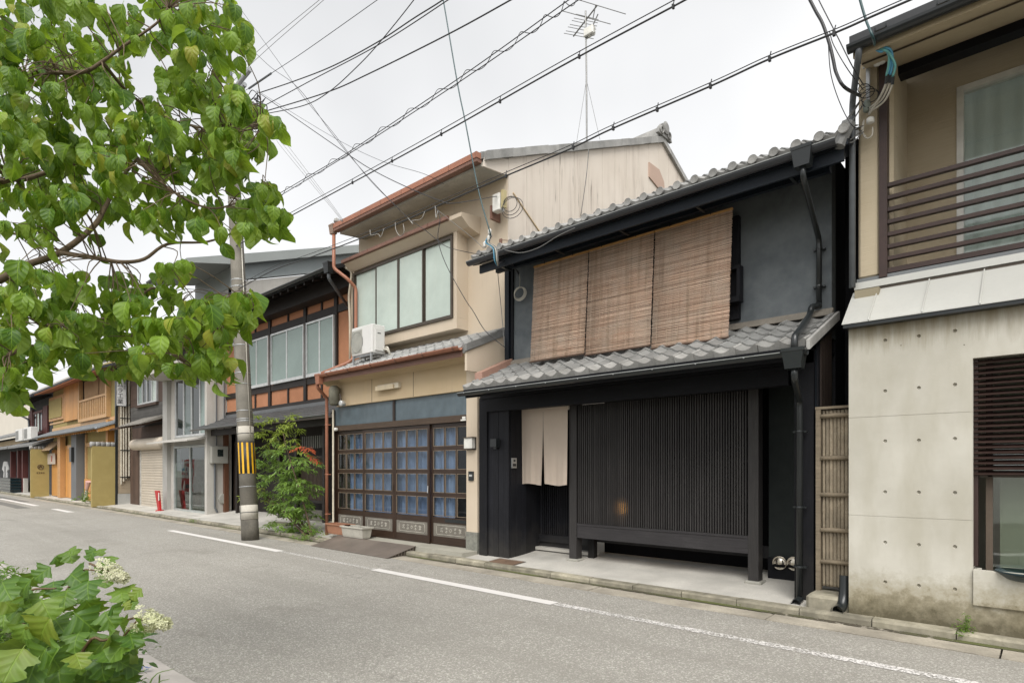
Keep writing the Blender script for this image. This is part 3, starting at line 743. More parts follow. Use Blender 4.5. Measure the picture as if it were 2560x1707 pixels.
MB().lathe((c.x, c.y, c.z), [(.03, -.075), (.045, -.06), (.05, 0), (.045, .06), (.03, .075)], 14).build('shade', lg, lan, smooth=True)
MB().lathe((c.x, c.y, c.z), [(.035, .076), (.035, .09), (.012, .095)], 12).lathe((c.x, c.y, c.z), [(.02, -.2), (.02, -.078), (.033, -.076)], 12).build('frame', BLACKW, lan)
# right bay: plaster wall with two vent caps
Bx('bay_wall', plaster('black_green_plaster', (.014, .018, .017), (.026, .032, .031)), bh, pr1, X1, 7.2, 7.25, .1, 2.62)
Bx('bay_plinth', BLACKH, bh, pr1, X1, 7.17, 7.199, .1, .38)
for k, (p, y) in enumerate(((1949.6, 1406), (1985.5, 1408))):
    c = P(p, y, 7.16)
    v = MB().lathe((c.x, c.y, c.z), [(.079, 0), (.081, -.012), (.074, -.02), (.07, -.012), (.05, -.035), (.02, -.045)], 24, 'y').build('vent_cap', plain('polished_vent', (.55, .50, .42), .22, .9), bh, smooth=True)
    MB().box(c.x - .06, c.x + .06, c.y - .048, c.y - .01, c.z - .045, c.z - .015).build('vent_slot', VOID, v)
# noren (split door curtain)
nr = thing('door_curtain', P(1364, 1210, DL - .02), 'pale beige split fabric curtain over the black entrance', 'curtain')
NOR = cloth('beige_linen', (.72, .61, .51), (.66, .55, .455), trans=.18)
zt, zb = PZ(1364, 1014, DL), PZ(1364, 1211, DL)
xl, xr = PX(1306, DL), PX(1423, DL) - .004; xm = (xl + xr) / 2 - .01
for k, (a, b_) in enumerate(((xl, xm - .001), (xm + .001, xr))):
    mb = MB(); nx, nz_ = 16, 22
    for j in range(nz_ + 1):
        f = j / nz_; z = zt + (zb - zt) * f
        for i in range(nx + 1):
            s = i / nx; gap = max(0, f - .3) * .016
            x = a + (b_ - a) * s + (gap * (s if k else -(s)) * 0) + (-gap * s if k == 0 else gap * (1 - s))
            y = DL - .03 + .012 * math.sin(s * 9 + k * 2 + f * 1.2) * f + .02 * f * f * math.sin(s * 4 + k) + .006 * math.sin(s * 23 + 3 * k) * f
            zz = z + (.012 * math.sin(s * 5 + k * 1.7) * f if j else 0)
            mb.v.append((x, y, zz))
    for j in range(nz_):
        for i in range(nx):
            q0 = j * (nx + 1) + i; mb.f.append((q0, q0 + 1, q0 + nx + 2, q0 + nx + 1))
    mb.build('cloth_panel', NOR, nr, smooth=True)
MB().tube([(xl - .05, DL - .025, zt + .005), (xr + .03, DL - .025, zt + .005)], .012).build('hanging_rod', BLACKW, nr)
ic = thing('intercom', P(1281, 1157, 6.6), 'grey metal intercom on the black side wall beside the curtain', 'intercom')
cx = xc + .011; zz = PZ(1281, 1157, 6.66)
Bx('case', STEEL, ic, cx, cx + .02, 6.60, 6.70, zz - .075, zz + .075); Bx('speaker_grille', BLACKPL, ic, cx + .02, cx + .023, 6.615, 6.685, zz - .05, zz - .01)
Bx('camera_eye', BLACKPL, ic, cx + .02, cx + .023, 6.63, 6.67, zz + .02, zz + .05)
sl_ = thing('wall_lamp', P(1240, 1110, DF), 'small black box lamp on the black board wall', 'lamp')
Bx('lamp_box', BLACKPL, sl_, PX(1232, DF), PX(1247, DF), DF - .06, DF + .025, PZ(1240, 1117, DF), PZ(1240, 1097, DF)); Bx('mount', BLACKPL, sl_, PX(1236, DF), PX(1243, DF), DF - .02, DF + .026, PZ(1240, 1122, DF), PZ(1240, 1117.2, DF))
# lower roof
RE, RZ = 5.985, 2.585
rf = bpy.data.objects.new('lower_roof', None); COL.objects.link(rf); rf.parent = bh; rf.location = Vector((-4.1, 6.5, 2.5)) - wloc(bh)
tiled_roof(rf, -6.395, -1.725, RE, RZ, DU - .05, 3.02, 21, 5, TILEB, TILE, 5)
MB().prism([(RE + .01, RZ - .085), (RE + .01, RZ - .035), (DU + .05, 2.995), (DU + .05, 2.9)], 'x', -6.39, -1.73).build('roof_deck', BLACKH, rf)
MB().prism([(RE - .005, RZ - .07), (RE - .005, RZ + .02), (DU + .02, 3.07), (DU + .02, 2.98)], 'x', -1.722, -1.69).build('verge_board', TILEB, rf)
Bx('eaves_board', BLACKH, rf, -6.36, -1.75, RE + .02, RE + .05, RZ - .15, RZ - .086)
MB().prism(gutter_poly(RE - .045, RZ - .085, .045), 'x', -6.42, -1.70).build('gutter', BLACKPL, rf)
gl = MB().box(-6.42, -1.93, RE - .094, RE - .088, RZ - .088, RZ - .080).build('gutter_lip', plain('lip_grey', (.33, .34, .33), .3, .3), rf)
for i in range(10): 
    xx = -6.27 + .5 * i; MB().lathe((xx, RE - .096, RZ - .092), [(.007, -.005), (.007, .006)], 8, 'y').build('gutter_stud', STEEL, rf)
Bx('roof_flashing', mat('aged_flashing', (.24, .215, .18), .3, 2, 40, .7), rf, -6.40, -1.74, DU - .075, DU - .004, 3.03, 3.075)
Bx('flashing_batten', MATS['aged_flashing'], rf, -6.40, -1.74, DU - .045, DU - .002, 3.078, 3.105)
# upper storey
Bx('upper_wall', NAVYPL, bh, -6.45, X1 + .012, DU, DU + .15, 2.8, 4.85)
xq = PX(1268, DU)
Bx('upper_corner_post', NAVYT, bh, xq, PX(1278, DU), DU - .06, DU - .001, 3.05, 4.75)
Bx('upper_corner_trim', BLACKH, bh, PX(1280, DU), PX(1285, DU), DU - .03, DU - .001, 3.05, 4.75)
Bx('side_wall', BLACKW, bh, X1 - .02, X1 + .010, DU + .151, 13, .05, 4.8)
for i in range(7):
    y0 = 6.62 + .055 * i; Bx('side_batten', mat('brown_side_board', (.055, .038, .03), .3, 2, 30, .6, .2, grain=(60, 60, 3)), bh, X1 - .012, X1 + .013, y0 + .003, y0 + .052, 1.95, 2.9)
Bx('slot_dark_backing', BLACKW, bh, X1 + .011, -1.425, 7.55, 7.6, .1, 5.05)  # dark backing added to hide the sky; stands in for the gap's deep shade
# window behind the blinds with a frame projecting at the right
uw = Bx('upper_window', BLACKW, bh, PX(1345, 6.95), PX(1848, 6.95), 6.93, 6.999, 3.15, 4.35)
Bx('window_shelf', BLACKW, uw, PX(1800, 6.9), PX(1856, 6.9), 6.80, 6.929, 3.32, 3.38); Bx('window_hood', BLACKW, uw, PX(1800, 6.9), PX(1856, 6.9), 6.82, 6.929, 3.70, 3.74)
Bx('window_stile', BLACKW, uw, PX(1848, 6.9), PX(1856, 6.9), 6.82, 6.928, 3.382, 3.698)
# upper eaves
UE, UZ = 6.22, 4.47
MB().prism([(UE, UZ - .05), (UE, UZ + .0), (DU + .7, 5.06), (DU + .7, 4.97)], 'x', -6.42, X1 + .345).build('upper_soffit', NAVYT, bh)
Bx('upper_fascia', NAVYT, bh, -6.33, X1 + .30, UE + .045, UE + .075, UZ - .17, UZ - .052)
Bx('hanging_beam', NAVYT, bh, -6.30, X1 + .1, UE + .36, UE + .42, 4.38, 4.56)
for i in range(5): 
    xx = -6.0 + i * 1.0; Bx('bracket', BLACKPL, bh, xx, xx + .03, UE + .08, UE + .36, 4.34, 4.36)
ur = bpy.data.objects.new('upper_roof', None); COL.objects.link(ur); ur.parent = bh; ur.location = Vector((-4.1, 7, 4.6)) - wloc(bh)
tiled_roof(ur, -6.44, X1 + .34, UE - .02, UZ + .075, UE + .43, UZ + .29, 24, 2, TILEB, TILE, 9)
cap = MB().lathe((0, 0, 0), [(.058, .0), (.06, -.012), (.054, -.02), (.05, -.016), (.045, -.016), (.02, -.012)], 16, 'y').mesh('round_cap'); cap.materials.append(TILEB)
for i in range(24): 
    wv_ = (X1 + .34 + 6.44) / 24; inst(cap, 'round_cap', ur, (-6.44 + wv_ * (i + .9), UE - .04, UZ + .085), (0, 0, 0), .82)
n = 24 * 6; mb = MB(); w = (X1 + .34 + 6.44) / n
for j in range(12):
    yy = UE + .43 + j * .4
    for i in range(n + 1):
        zz = UZ + .29 + (yy - UE - .43) * .475 + .025 * math.sin(i / 6 * 2 * math.pi); mb.v.append((-6.44 + i * w, yy, zz))
for j in range(11):
    for i in range(n): q0 = j * (n + 1) + i; mb.f.append((q0, q0 + 1, q0 + n + 2, q0 + n + 1))
stuff(mb.build('roof_field', TILE, ur))
MB().prism(gutter_poly(UE - .045, UZ + .0, .055), 'x', -6.47, X1 + .26).build('upper_gutter', mat('grey_black_gutter', (.045, .047, .052), .15, 3, 20, .35, 0), ur)
Bx('gutter_lip', MATS['lip_grey'], ur, -6.47, X1 + .26, UE - .104, UE - .099, UZ - .004, UZ + .004)
MB().tube([(X1 + .27, UE + .0, UZ - .05), (X1 + .34, UE + .05, UZ + .16)], [.05, .065], 8).build('verge_end', TILE, ur)
# rainwater pipes, right end
hp = P(2008, 392, UE - .045); hopper(bh, hp.x, UE - .05, UZ + .03, .19, .19, BLACKPL)
xp = PX(2047, 6.93)
downpipe(bh, rounded([(hp.x, UE - .05, UZ - .15), (hp.x, UE - .05, UZ - .26), (xp, 6.94, UZ - .62), (xp, 6.94, 3.12)], .06), .028, BLACKPL, bands=(3.75, 3.35))
hx = PX(1986, RE - .05)
downpipe(bh, rounded([(xp, 6.94, 3.16), (xp - .01, 6.90, 3.13), (xp - .05, 6.84, 3.125), (xp - .05, 6.80, 3.03), (hx, 6.03, 2.69), (hx, RE - .05, 2.64), (hx, RE - .05, 2.47)], .05), .032, BLACKPL)
hopper(bh, hx, RE - .05, RZ - .055, .2, .19, BLACKPL)
px2 = PX(1999, 6.42)
downpipe(bh, rounded([(hx, RE - .05, RZ - .24), (hx, RE - .05, RZ - .33), (px2, 6.42, RZ - .50), (px2, 6.42, .09)], .06), .032, BLACKPL, bands=(1.78, 1.02, .42))
MB().tube([(px2, 6.44, .10), (px2 - .0, 6.30, .075)], .038, 14, False).tube([(px2, 6.305, .076), (px2, 6.285, .072)], .043, 14, False).build('pipe_shoe', BLACKPL, bh, smooth=True)
# pinkish metal verge box where the two houses meet
PINK = mat('faded_pink_metal', (.36, .215, .165), .18, 2, 30, .5, .03)
MB().prism([(6.30, 2.70), (6.30, 2.84), (7.05, 3.17), (7.05, 3.03)], 'x', PX(1187, 6.3) , PX(1187, 6.3) + .155).build('verge_box', PINK, bh)
# reed blinds
def reedmat():
    m, t, b, o = mk('dry_reed')
    g = nd(t, 'ShaderNodeNewGeometry')
    n = noise(t, pos(t, (3, 3, 3)), 1.2, 4); n2 = noise(t, pos(t, (18, 1, 1)), 1, 3)
    c = mixc(t, g.outputs['Random Per Island'], (.36, .235, .165), (.66, .49, .375))
    c = mixc(t, mth(t, 'MULTIPLY', ramp(t, n, .42, .68), .5), c, (.47, .41, .34)); c = mixc(t, mth(t, 'MULTIPLY', ramp(t, n2, .5, .75), .5), c, (.20, .13, .075))
    t.links.new(c, b.inputs['Base Color']); b.inputs['Roughness'].default_value = .65; b.inputs['Specular IOR Level'].default_value = .25; return m
REED = reedmat(); REEDT = plain('fresh_reed_edge', (.55, .30, .11), .6); STRG = plain('blind_string', (.42, .33, .24), .9)
XS = [PX(1334.8, 6.68), PX(1472.3, 6.68), PX(1637, 6.68), PX(1833, 6.68)]
BL = [(673, 909.5), (632.4, 897.7), (581, 878), (521, 850.7)]
lab = ('left reed blind hanging on the upper storey beside the coiled cable', 'middle reed blind hanging between two others on the upper storey', 'right reed blind, the widest one, hanging on the upper storey')
for k in range(3):
    a, b_ = XS[k] + .010, XS[k + 1] - .010
    zt = 4.335; zb = (2.955, 2.93, 2.885)[k]
    bl = thing('reed_blind', ((a + b_) / 2, 6.66, zb), lab[k], 'blind', 'reed blinds on the black house')
    rr = random.Random(30 + k); mb = MB(); z = zt - .012; NR = 230; dz = (zt - zb) / NR
    for i in range(NR):
        f = i / NR; y = 6.68 - .075 * f + rr.uniform(-.0035, .0035); zz = zt - .012 - i * dz; r_ = dz * rr.uniform(.40, .56)
        w0, w1, w2 = (rr.uniform(-.0022, .0022) for _ in range(3))
        e0, e1 = rr.uniform(-.006, .004), rr.uniform(-.004, .006)
        sk = -.014 * f
        pts = [(a + e0 + sk, y, zz + w0), ((a * .65 + b_ * .35) + sk, y + rr.uniform(-.002, .002), zz + w1), ((a * .3 + b_ * .7) + sk, y, zz + w2), (b_ + e1 + sk, y, zz + w0 * -1)]
        mb.tube(pts, [r_, r_ * rr.uniform(.85, 1.1), r_, r_ * rr.uniform(.7, 1.1)], 5)
    stuff(mb.build('reed_mat', REED, bl, smooth=True))
    MB().box(a - .004, b_ + .004, 6.667, 6.693, zt - .012, zt + .012).build('top_batten', REEDT, bl)
    MB().box(a - .02, b_ - .01, 6.585, 6.612, zb - .018, zb - .002).build('bottom_batten', plain('dark_reed_edge', (.07, .04, .025), .7), bl)
    ns = 7
    for i in range(ns):
        xx = a + (b_ - a) * (i + .5) / ns; MB().tube([(xx, 6.673, zt), (xx - .007, 6.633, (zt + zb) / 2), (xx - .014, 6.592, zb)], .0022, 4).build('binding_string', STRG, bl)
    for xx in (a + .2, b_ - .25): MB().tube([(xx, 6.67, zt), (xx, 6.66, zt + .04)], .006, 5).build('hook', BLACKPL, bl)
# coiled pale cable by the left corner
cc = thing('cable_coil', P(1299, 732, 6.93), 'coil of pale cable hanging at the left of the blinds', 'cable')
for k in range(4): MB().ring(P(1298 + k, 732 + k, 6.92 - .008 * k), (.2, -1, .05 * k), .088 + .006 * k, .006, 22).build('loop', PALEW, cc)
MB().tube([P(1299, 718, 6.92), P(1300, 700, 6.95), P(1299, 685, 6.97)], .005, 5).build('tie', PALEW, cc)
# metal drain cover set in the entrance paving
dc = MB(); c4 = [(1235.3, 1412.9), (1259, 1401.8), (1313, 1408.3), (1285, 1419.8)]
dcv = thing('drain_cover', (-5.6, 6.35, .06), 'rusty brown metal inspection cover in the entrance paving', 'cover')
for (a0, a1, y0, y1, nm_) in ((-6.12, -5.62, 6.20, 6.48, 'plate'),):
    zf = lambda y: .05 + (y - 6.145) * .077 + .006
    rust = mat('rusty_plate', (.16, .105, .07), .3, 8, 60, .7, .4)
    MB().quad((a0, y0, zf(y0)), (a1, y0, zf(y0)), (a1, y1, zf(y1)), (a0, y1, zf(y1))).build('plate', rust, dcv)
    fr = MB()
    for (p0, p1, p2, p3) in (((a0 - .012), (a1 + .012), y0 - .012, y0), (a0 - .012, a1 + .012, y1, y1 + .012), (a0 - .012, a0, y0, y1), (a1, a1 + .012, y0, y1)):
        fr.quad((p0, p2, zf(p2) + .003), (p1, p2, zf(p2) + .003), (p1, p3, zf(p3) + .003), (p0, p3, zf(p3) + .003))
    fr.build('rim', plain('rim_metal', (.12, .09, .07), .6, .4), dcv)
# ------------------------------------------------------------------ the beige house
def beige(name, streak=0.5, c=(.56, .47, .36), c2=(.62, .53, .42)):
    m, t, b, o = mk(name)
    n1 = noise(t, pos(t), .9, 5, .6); n3 = noise(t, pos(t), 90, 2)
    col = mixc(t, ramp(t, n1, .3, .7), c, c2)
    s = noise(t, pos(t, (7, 7, .45)), 1.0, 5, .65); s2 = noise(t, pos(t), .7, 3); s3 = noise(t, pos(t, (22, 22, 1.5)), 1.0, 4, .6)
    f = mth(t, 'MULTIPLY', mth(t, 'MULTIPLY', ramp(t, s, .46, .72), ramp(t, s2, .4, .62)), streak)
    col = mixc(t, f, col, (.36, .30, .25))
    f2 = mth(t, 'MULTIPLY', mth(t, 'MULTIPLY', ramp(t, s3, .6, .72), ramp(t, s2, .46, .6)), streak * 1.3, clamp=True)
    col = mixc(t, f2, col, (.13, .105, .085))
    t.links.new(col, b.inputs['Base Color']); b.inputs['Roughness'].default_value = .9; b.inputs['Specular IOR Level'].default_value = .2
    bump(t, b, n3, .15, .003); return m
BEI, BEIG, BEIB = beige('beige_stucco', .12), beige('stained_gable_board', .75, (.60, .535, .46), (.68, .615, .54)), beige('ochre_stucco', .18, (.50, .39, .245), (.56, .445, .295))
be = thing('beige_house', (-8.75, 6.55, 0), 'tall beige stucco house with copper gutters and a bank of glazed doors', 'house')
BX0, BX1 = -10.93, -6.61; D1 = 6.545; D2 = 7.22
# upper body: gable end with vertical boards
def gz(y): return 6.22 + (min(y, 2 * 12.34 - y) - 6.68) * .452
MB().prism([(D2, 3.3), (D2, gz(D2)), (12.34, gz(12.34)), (17.9, gz(17.9)), (17.9, 3.3)], 'x', BX0 + .02, BX1 - .035).build('upper_body', BEI, be)
y = D2; k = 0
while y < 17.8:
    w = .455; y1 = min(y + w, 17.85)
    poly = [(y + .004, 2.6), (y + .004, gz(y + .004) + .01)]
    if y < 12.34 < y1: poly.append((12.34, gz(12.34) + .01))
    poly += [(y1 - .004, gz(y1 - .004) + .01), (y1 - .004, 2.6)]
    MB().prism(poly, 'x', BX1 - .034, BX1 - .008 + random.uniform(-.002, .002)).build('gable_board', BEIG, be); y = y1; k += 1
MB().prism([(6.64, 6.13), (6.66, 6.27), (D2, gz(D2)), (D2, 6.19)], 'x', BX1 - .034, BX1 - .009).build('eaves_return', BEIG, be)
MB().prism([(D2 + .1, 5.93), (D2 + .1, 5.95), (9.9, 4.30), (9.9, 4.28)], 'x', BX1 - .008, BX1 + .012).build('diagonal_batten', BEIB, be)
c = P(1652, 400, 11.9)
gv = MB().prism([(11.75, 7.80), (11.75, 8.12), (12.2, 8.12), (12.42, 7.92), (12.46, 7.62)], 'x', BX1 - .007, BX1 + .02).build('gable_vent', mat('pinkish_vent', (.46, .33, .26), .1), be)
# main roof
MB().prism([(6.60, gz(6.60) + .05), (12.34, gz(12.34) + .05), (18.2, gz(18.2) + .05), (18.2, gz(18.2) + .16), (12.34, gz(12.34) + .17), (6.60, gz(6.60) + .16)], 'x', BX0 - .05, BX1 - .02).build('roof_deck', TILE, be)
vt = MB().prism([(0, -.02), (0, .12), (.32, .12 + .32 * .452), (.32, -.02 + .32 * .452)], 'x', -.06, .07).mesh('verge_tile'); vt.materials.append(TILEB)
yy = 6.66
while yy < 12.2:
    inst(vt, 'verge_tile', be, (BX1 - .012, yy, gz(yy) + .03 + random.uniform(-.004, .006))); yy += .30
vt2 = MB().prism([(0, -.02), (0, .10), (.32, .10 - .32 * .452), (.32, -.02 - .32 * .452)], 'x', -.06, .07).mesh('verge_tile'); vt2.materials.append(TILEB)
yy = 12.36
while yy < 17.8:
    inst(vt2, 'verge_tile', be, (BX1 - .012, yy, gz(yy) + .03)); yy += .30
# ridge with an end ornament
MB().prism([(12.16, gz(12.34) + .08), (12.2, gz(12.34) + .3), (12.34, gz(12.34) + .37), (12.48, gz(12.34) + .3), (12.52, gz(12.34) + .08)], 'x', BX0, BX1 + .02).build('ridge', TILEB, be)
on = MB()
on.prism([(12.02, gz(12.34) + .1), (12.1, gz(12.34) + .26), (12.2, gz(12.34) + .36), (12.34, gz(12.34) + .40), (12.48, gz(12.34) + .36), (12.58, gz(12.34) + .26), (12.66, gz(12.34) + .1)], 'x', BX1 + .021, BX1 + .09)
on.lathe((BX1 + .09, 12.34, gz(12.34) + .3), [(.13, 0), (.14, .03), (.09, .05), (.03, .05)], 14, 'x')
ro = on.build('ridge_ornament', TILEB, be)
for s_ in (-1, 1): MB().ring((BX1 + .1, 12.34 + .17 * s_, gz(12.34) + .2), (1, 0, 0), .07, .022, 12).build('scroll', TILEB, ro)
# eaves: copper-brown gutter box, grey soffit
GX0 = PX(838, 6.55)
MB().prism([(6.50, 6.225), (6.50, 6.315), (6.60, 6.315), (6.60, 6.225)], 'x', GX0, BX1 - .02).build('box_gutter', COPPER, be)
for i in range(7):
    xx = GX0 + .35 + i * .62; Bx('gutter_joint', COPPERD, be, xx, xx + .008, 6.497, 6.5, 6.222, 6.318)
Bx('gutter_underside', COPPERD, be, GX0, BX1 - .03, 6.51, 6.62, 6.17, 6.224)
MB().prism([(6.621, 6.13), (D2, 6.185), (D2, 6.23), (6.621, 6.20)], 'x', GX0 + .06, BX1 - .036).build('soffit', mat('grey_soffit', (.40, .38, .33), .25, 1.5, 30, .9, .1, streak=.5, streakc=(.14, .13, .11)), be)
hb = hopper(be, GX0 - .07, 6.55, 6.33, .17, .19, mat('hopper_brown', (.28, .2, .155), .15))
r_ = .034
downpipe(be, rounded([(GX0 - .05, 6.55, 6.15), (GX0 - .05, 6.55, 5.45), (GX0 + .19, 6.72, 5.22), (GX0 + .20, 6.90, 5.08), (GX0 + .20, 6.90, 3.70), (GX0 + .16, 6.75, 3.55), (PX(800, 6.25), 6.28, 3.30)], .06), r_, COPPER)
rt = inst(MB().lathe((0, 0, 0), [(.05, 0), (.06, .02), (.045, .07), (.01, .1)], 10).mesh('ridge_tip'), 'eave_end_tile', be, (GX0 + .05, 6.55, 6.34)); rt.data.materials.append(TILEB)
tt = MB().lathe((0, 0, 0), [(.035, 0), (.04, .02), (.01, .045)], 8).mesh('eave_tile_tip'); tt.materials.append(TILEB)
for i in range(11): inst(tt, 'eave_tile_tip', be, (GX0 + .3 + i * .36, 6.60, 6.315))
# projecting window with a hood
WX0, WX1 = -10.68, -7.66; DB = 6.95
zb0, zs, zt = 3.807, 3.997, 5.41
Bx('window_bay', BEI, be, WX0 - .12, PX(1142, DB), DB, D2 - .001, zb0, zs - .002)
Bx('bay_cheek', BEI, be, WX1 + .005, PX(1142, DB), DB, D2 - .001, zs, 5.52)
Bx('bay_cheek', BEI, be, WX0 - .12, WX0 - .005, DB, D2 - .001, zs, 5.52)
wf = MB().box(WX0 - .004, WX1 + .004, DB - .03, DB + .06, zs, zs + .055).box(WX0 - .004, WX1 + .004, DB - .03, DB + .06, zt - .05, zt).box(WX0 - .004, WX0 + .045, DB - .03, DB + .06, zs + .056, zt - .051).box(WX1 - .045, WX1 + .004, DB - .03, DB + .06, zs + .056, zt - .051).build('bay_window', BRONZE, be)
w = (WX1 - WX0 - .09) / 4
for i in range(4):
    a = WX0 + .045 + i * w; yy = DB + (.012 if i in (0, 3) else -.012)
    Bx('sash_stile', BRONZE, wf, a + .001, a + .034, yy - .01, yy + .012, zs + .057, zt - .052); Bx('sash_stile', BRONZE, wf, a + w - .034, a + w - .001, yy - .01, yy + .012, zs + .057, zt - .052)
    Bx('pane', FROST, wf, a + .035, a + w - .035, yy - .002, yy + .004, zs + .057, zt - .052)
hx0, hx1 = PX(858, 6.76), PX(1201, D2)
MB().prism([(6.78, 5.585), (6.78, 5.65), (D2, 5.70), (D2, 5.40), (7.10, 5.42), (6.95, 5.46)], 'x', hx0, hx1).build('window_hood', BEI, be)
MB().prism([(6.72, 5.595), (6.72, 5.655), (6.779, 5.66), (6.779, 5.595)], 'x', hx0 - .02, hx1 - .30).build('hood_gutter', COPPERD, be)
for i in range(5): Bx('gutter_clip', COPPERD, be, hx0 + .3 + i * .6, hx0 + .31 + i * .6, 6.714, 6.72, 5.59, 5.66)
# lower roof with tiles
lr = bpy.data.objects.new('lower_roof', None); COL.objects.link(lr); lr.parent = be; lr.location = Vector((-8.75, 6.6, 3.2)) - wloc(be)
tiled_roof(lr, BX0 + .1, BX1 - .03, 6.26, 3.265, D2 - .05, 3.69, 19, 5, mat('pale_tile', (.36, .355, .345), .2, 5, 60, .5, .2, rnd=.2), mat('pale_tile_b', (.33, .33, .32), .2, 5, 60, .5, .2, rnd=.22), 11)
MB().prism([(6.27, 3.17), (6.27, 3.24), (D2, 3.67), (D2, 3.50)], 'x', BX0 + .08, BX1 - .036).build('roof_deck', TILE, lr)
MB().prism([(6.25, 3.19), (6.25, 3.30), (D2 + .1, 3.755), (D2 + .1, 3.65)], 'x', BX1 - .028, BX1 + .02).build('verge', TILE, lr)
MB().prism([(6.28, 2.9), (6.28, 3.188), (D2 + .1, 3.648), (D2 + .1, 2.9)], 'x', BX1 - .05, BX1 - .005).build('side_wall', BEI, lr)
MB().prism(gutter_poly(6.205, 3.255, .05), 'x', PX(791, 6.2), BX1 - .07).build('copper_gutter', COPPER, lr)
Bx('gutter_lip', COPPER, lr, PX(791, 6.2), BX1 - .07, 6.148, 6.156, 3.245, 3.262)
Bx('gutter_board', COPPERD, lr, PX(800, 6.25), BX1 - .09, 6.262, 6.275, 3.12, 3.24)
for i in range(6):
    xx = PX(820, 6.2) + i * .72; MB().prism([(6.148, 3.27), (6.142, 3.24), (6.165, 3.20), (6.2, 3.195), (6.25, 3.22), (6.2, 3.2), (6.168, 3.208), (6.15, 3.243)], 'x', xx, xx + .02).build('gutter_bracket', COPPERD, lr)
# curved stucco cove under the lower eaves
cov = [(6.28, 3.17)] + [(6.30 + .245 * math.sin(i / 6 * math.pi / 2), 3.155 - .06 * (1 - math.cos(i / 6 * math.pi / 2))) for i in range(7)] + [(6.56, 3.09), (6.56, 3.2)]
MB().prism(cov, 'x', PX(816, D1) + .0, BX1 - .052).build('cove', BEIB, be)
Bx('stucco_band', BEIB, be, PX(840, D1), BX1 - .055, D1 + .012, D1 + .14, 2.655, 3.092)
for p in (928, 1031.7): Bx('panel_joint', BRONZE, be, PX(p, D1), PX(p, D1) + .008, D1 + .009, D1 + .0125, 2.66, 3.085)
Bx('right_pier', BEI, be, PX(1166, D1), BX1 - .051, D1, D1 + .16, .42, 3.088)
Bx('pier_base', mat('speckled_granite', (.22, .22, .19), .3, 25, 130, .7, .3), be, PX(1166, D1) - .004, BX1 - .046, D1 - .008, D1 + .16, .09, .419)
Bx('body', BEI, be, BX0, BX1 - .06, D2 + .02, 17.5, .1, 3.4)
Bx('side_return', BEI, be, BX1 - .05, BX1 - .04, D1 + .161, D2 + .1, .1, 3.2)
# glazed front
GX = PX(838, 6.62); GR = PX(1166, D1) - .002; DD = 6.62
tg = MB().box(GX, GR, DD - .03, DD + .04, 2.17, 2.275).build('transom', mat('brown_varnished_rail', (.085, .055, .035), .25, 2, 40, .45, .15, grain=(3, 50, 50)), be)
xm = PX(986, DD)
Bx('transom_mullion', DARKW, tg, xm - .03, xm + .03, DD - .02, DD + .03, 2.276, 2.655)
TGL = mat('dusty_blue_glass', (.10, .135, .155), .3, 1.2, 6, .25, .05, spec=.5, streak=.4, streakc=(.16, .19, .2))
for a, b_ in ((GX, xm - .031), (xm + .031, GR)): Bx('transom_pane', TGL, tg, a, b_, DD, DD + .006, 2.277, 2.653)
DW = mat('door_varnish', (.040, .022, .014), .3, 2, 40, .35, .15, grain=(50, 50, 2.5), rnd=.12)
DWH = mat('door_varnish_rail', (.045, .026, .017), .3, 2, 40, .35, .15, grain=(2.5, 50, 50))
BEAD = plain('pane_bead', (.20, .155, .11), .5)
PANEL = mat('carved_grey_panel', (.17, .155, .13), .25, 6, 50, .7, .3)
CARV = mat('carving_grey', (.36, .34, .295), .2, 6, 50, .7, .2)
w = (GR - GX) / 4
rows = [(1.80, 2.09), (1.41, 1.71), (1.02, 1.32), (.63, .93)]
dl = ('first', 'second', 'third', 'last')
CURT = cloth('blue_curtain', (.15, .21, .34), (.30, .38, .54), trans=.3)
def scrolls(parent, x0, x1, y, z0, z1):
    mb = MB(); cx, cz, hw, hh = (x0 + x1) / 2, (z0 + z1) / 2, (x1 - x0) / 2, (z1 - z0) / 2
    mb.tube([(x0, y, z0 + .02), (x0 + .02, y, z0), (x1 - .02, y, z0), (x1, y, z0 + .02), (x1, y, z1 - .02), (x1 - .02, y, z1), (x0 + .02, y, z1), (x0, y, z1 - .02), (x0, y, z0 + .02)], .005, 5)
    for sx in (-1, 1):
        for sz in (-1, 1):
            for (ox, oz, sc) in ((.30, .30, 1), (.66, .15, .9), (.60, -.35, .7)):
                pts = [];
                for i in range(14):
                    a = i / 13 * 3.6 * math.pi / 1.6; rr = .30 * hh * sc * (1 - i / 17)
                    pts.append((cx + sx * (ox * hw + rr * math.cos(a)), y, cz + sz * (oz * hh + rr * math.sin(a))))
                mb.tube(pts, .006, 4)
    mb.ring((cx, y, cz), (0, 1, 0), hh * .3, .005, 14)
    return stuff(mb.build('carving', CARV, parent))
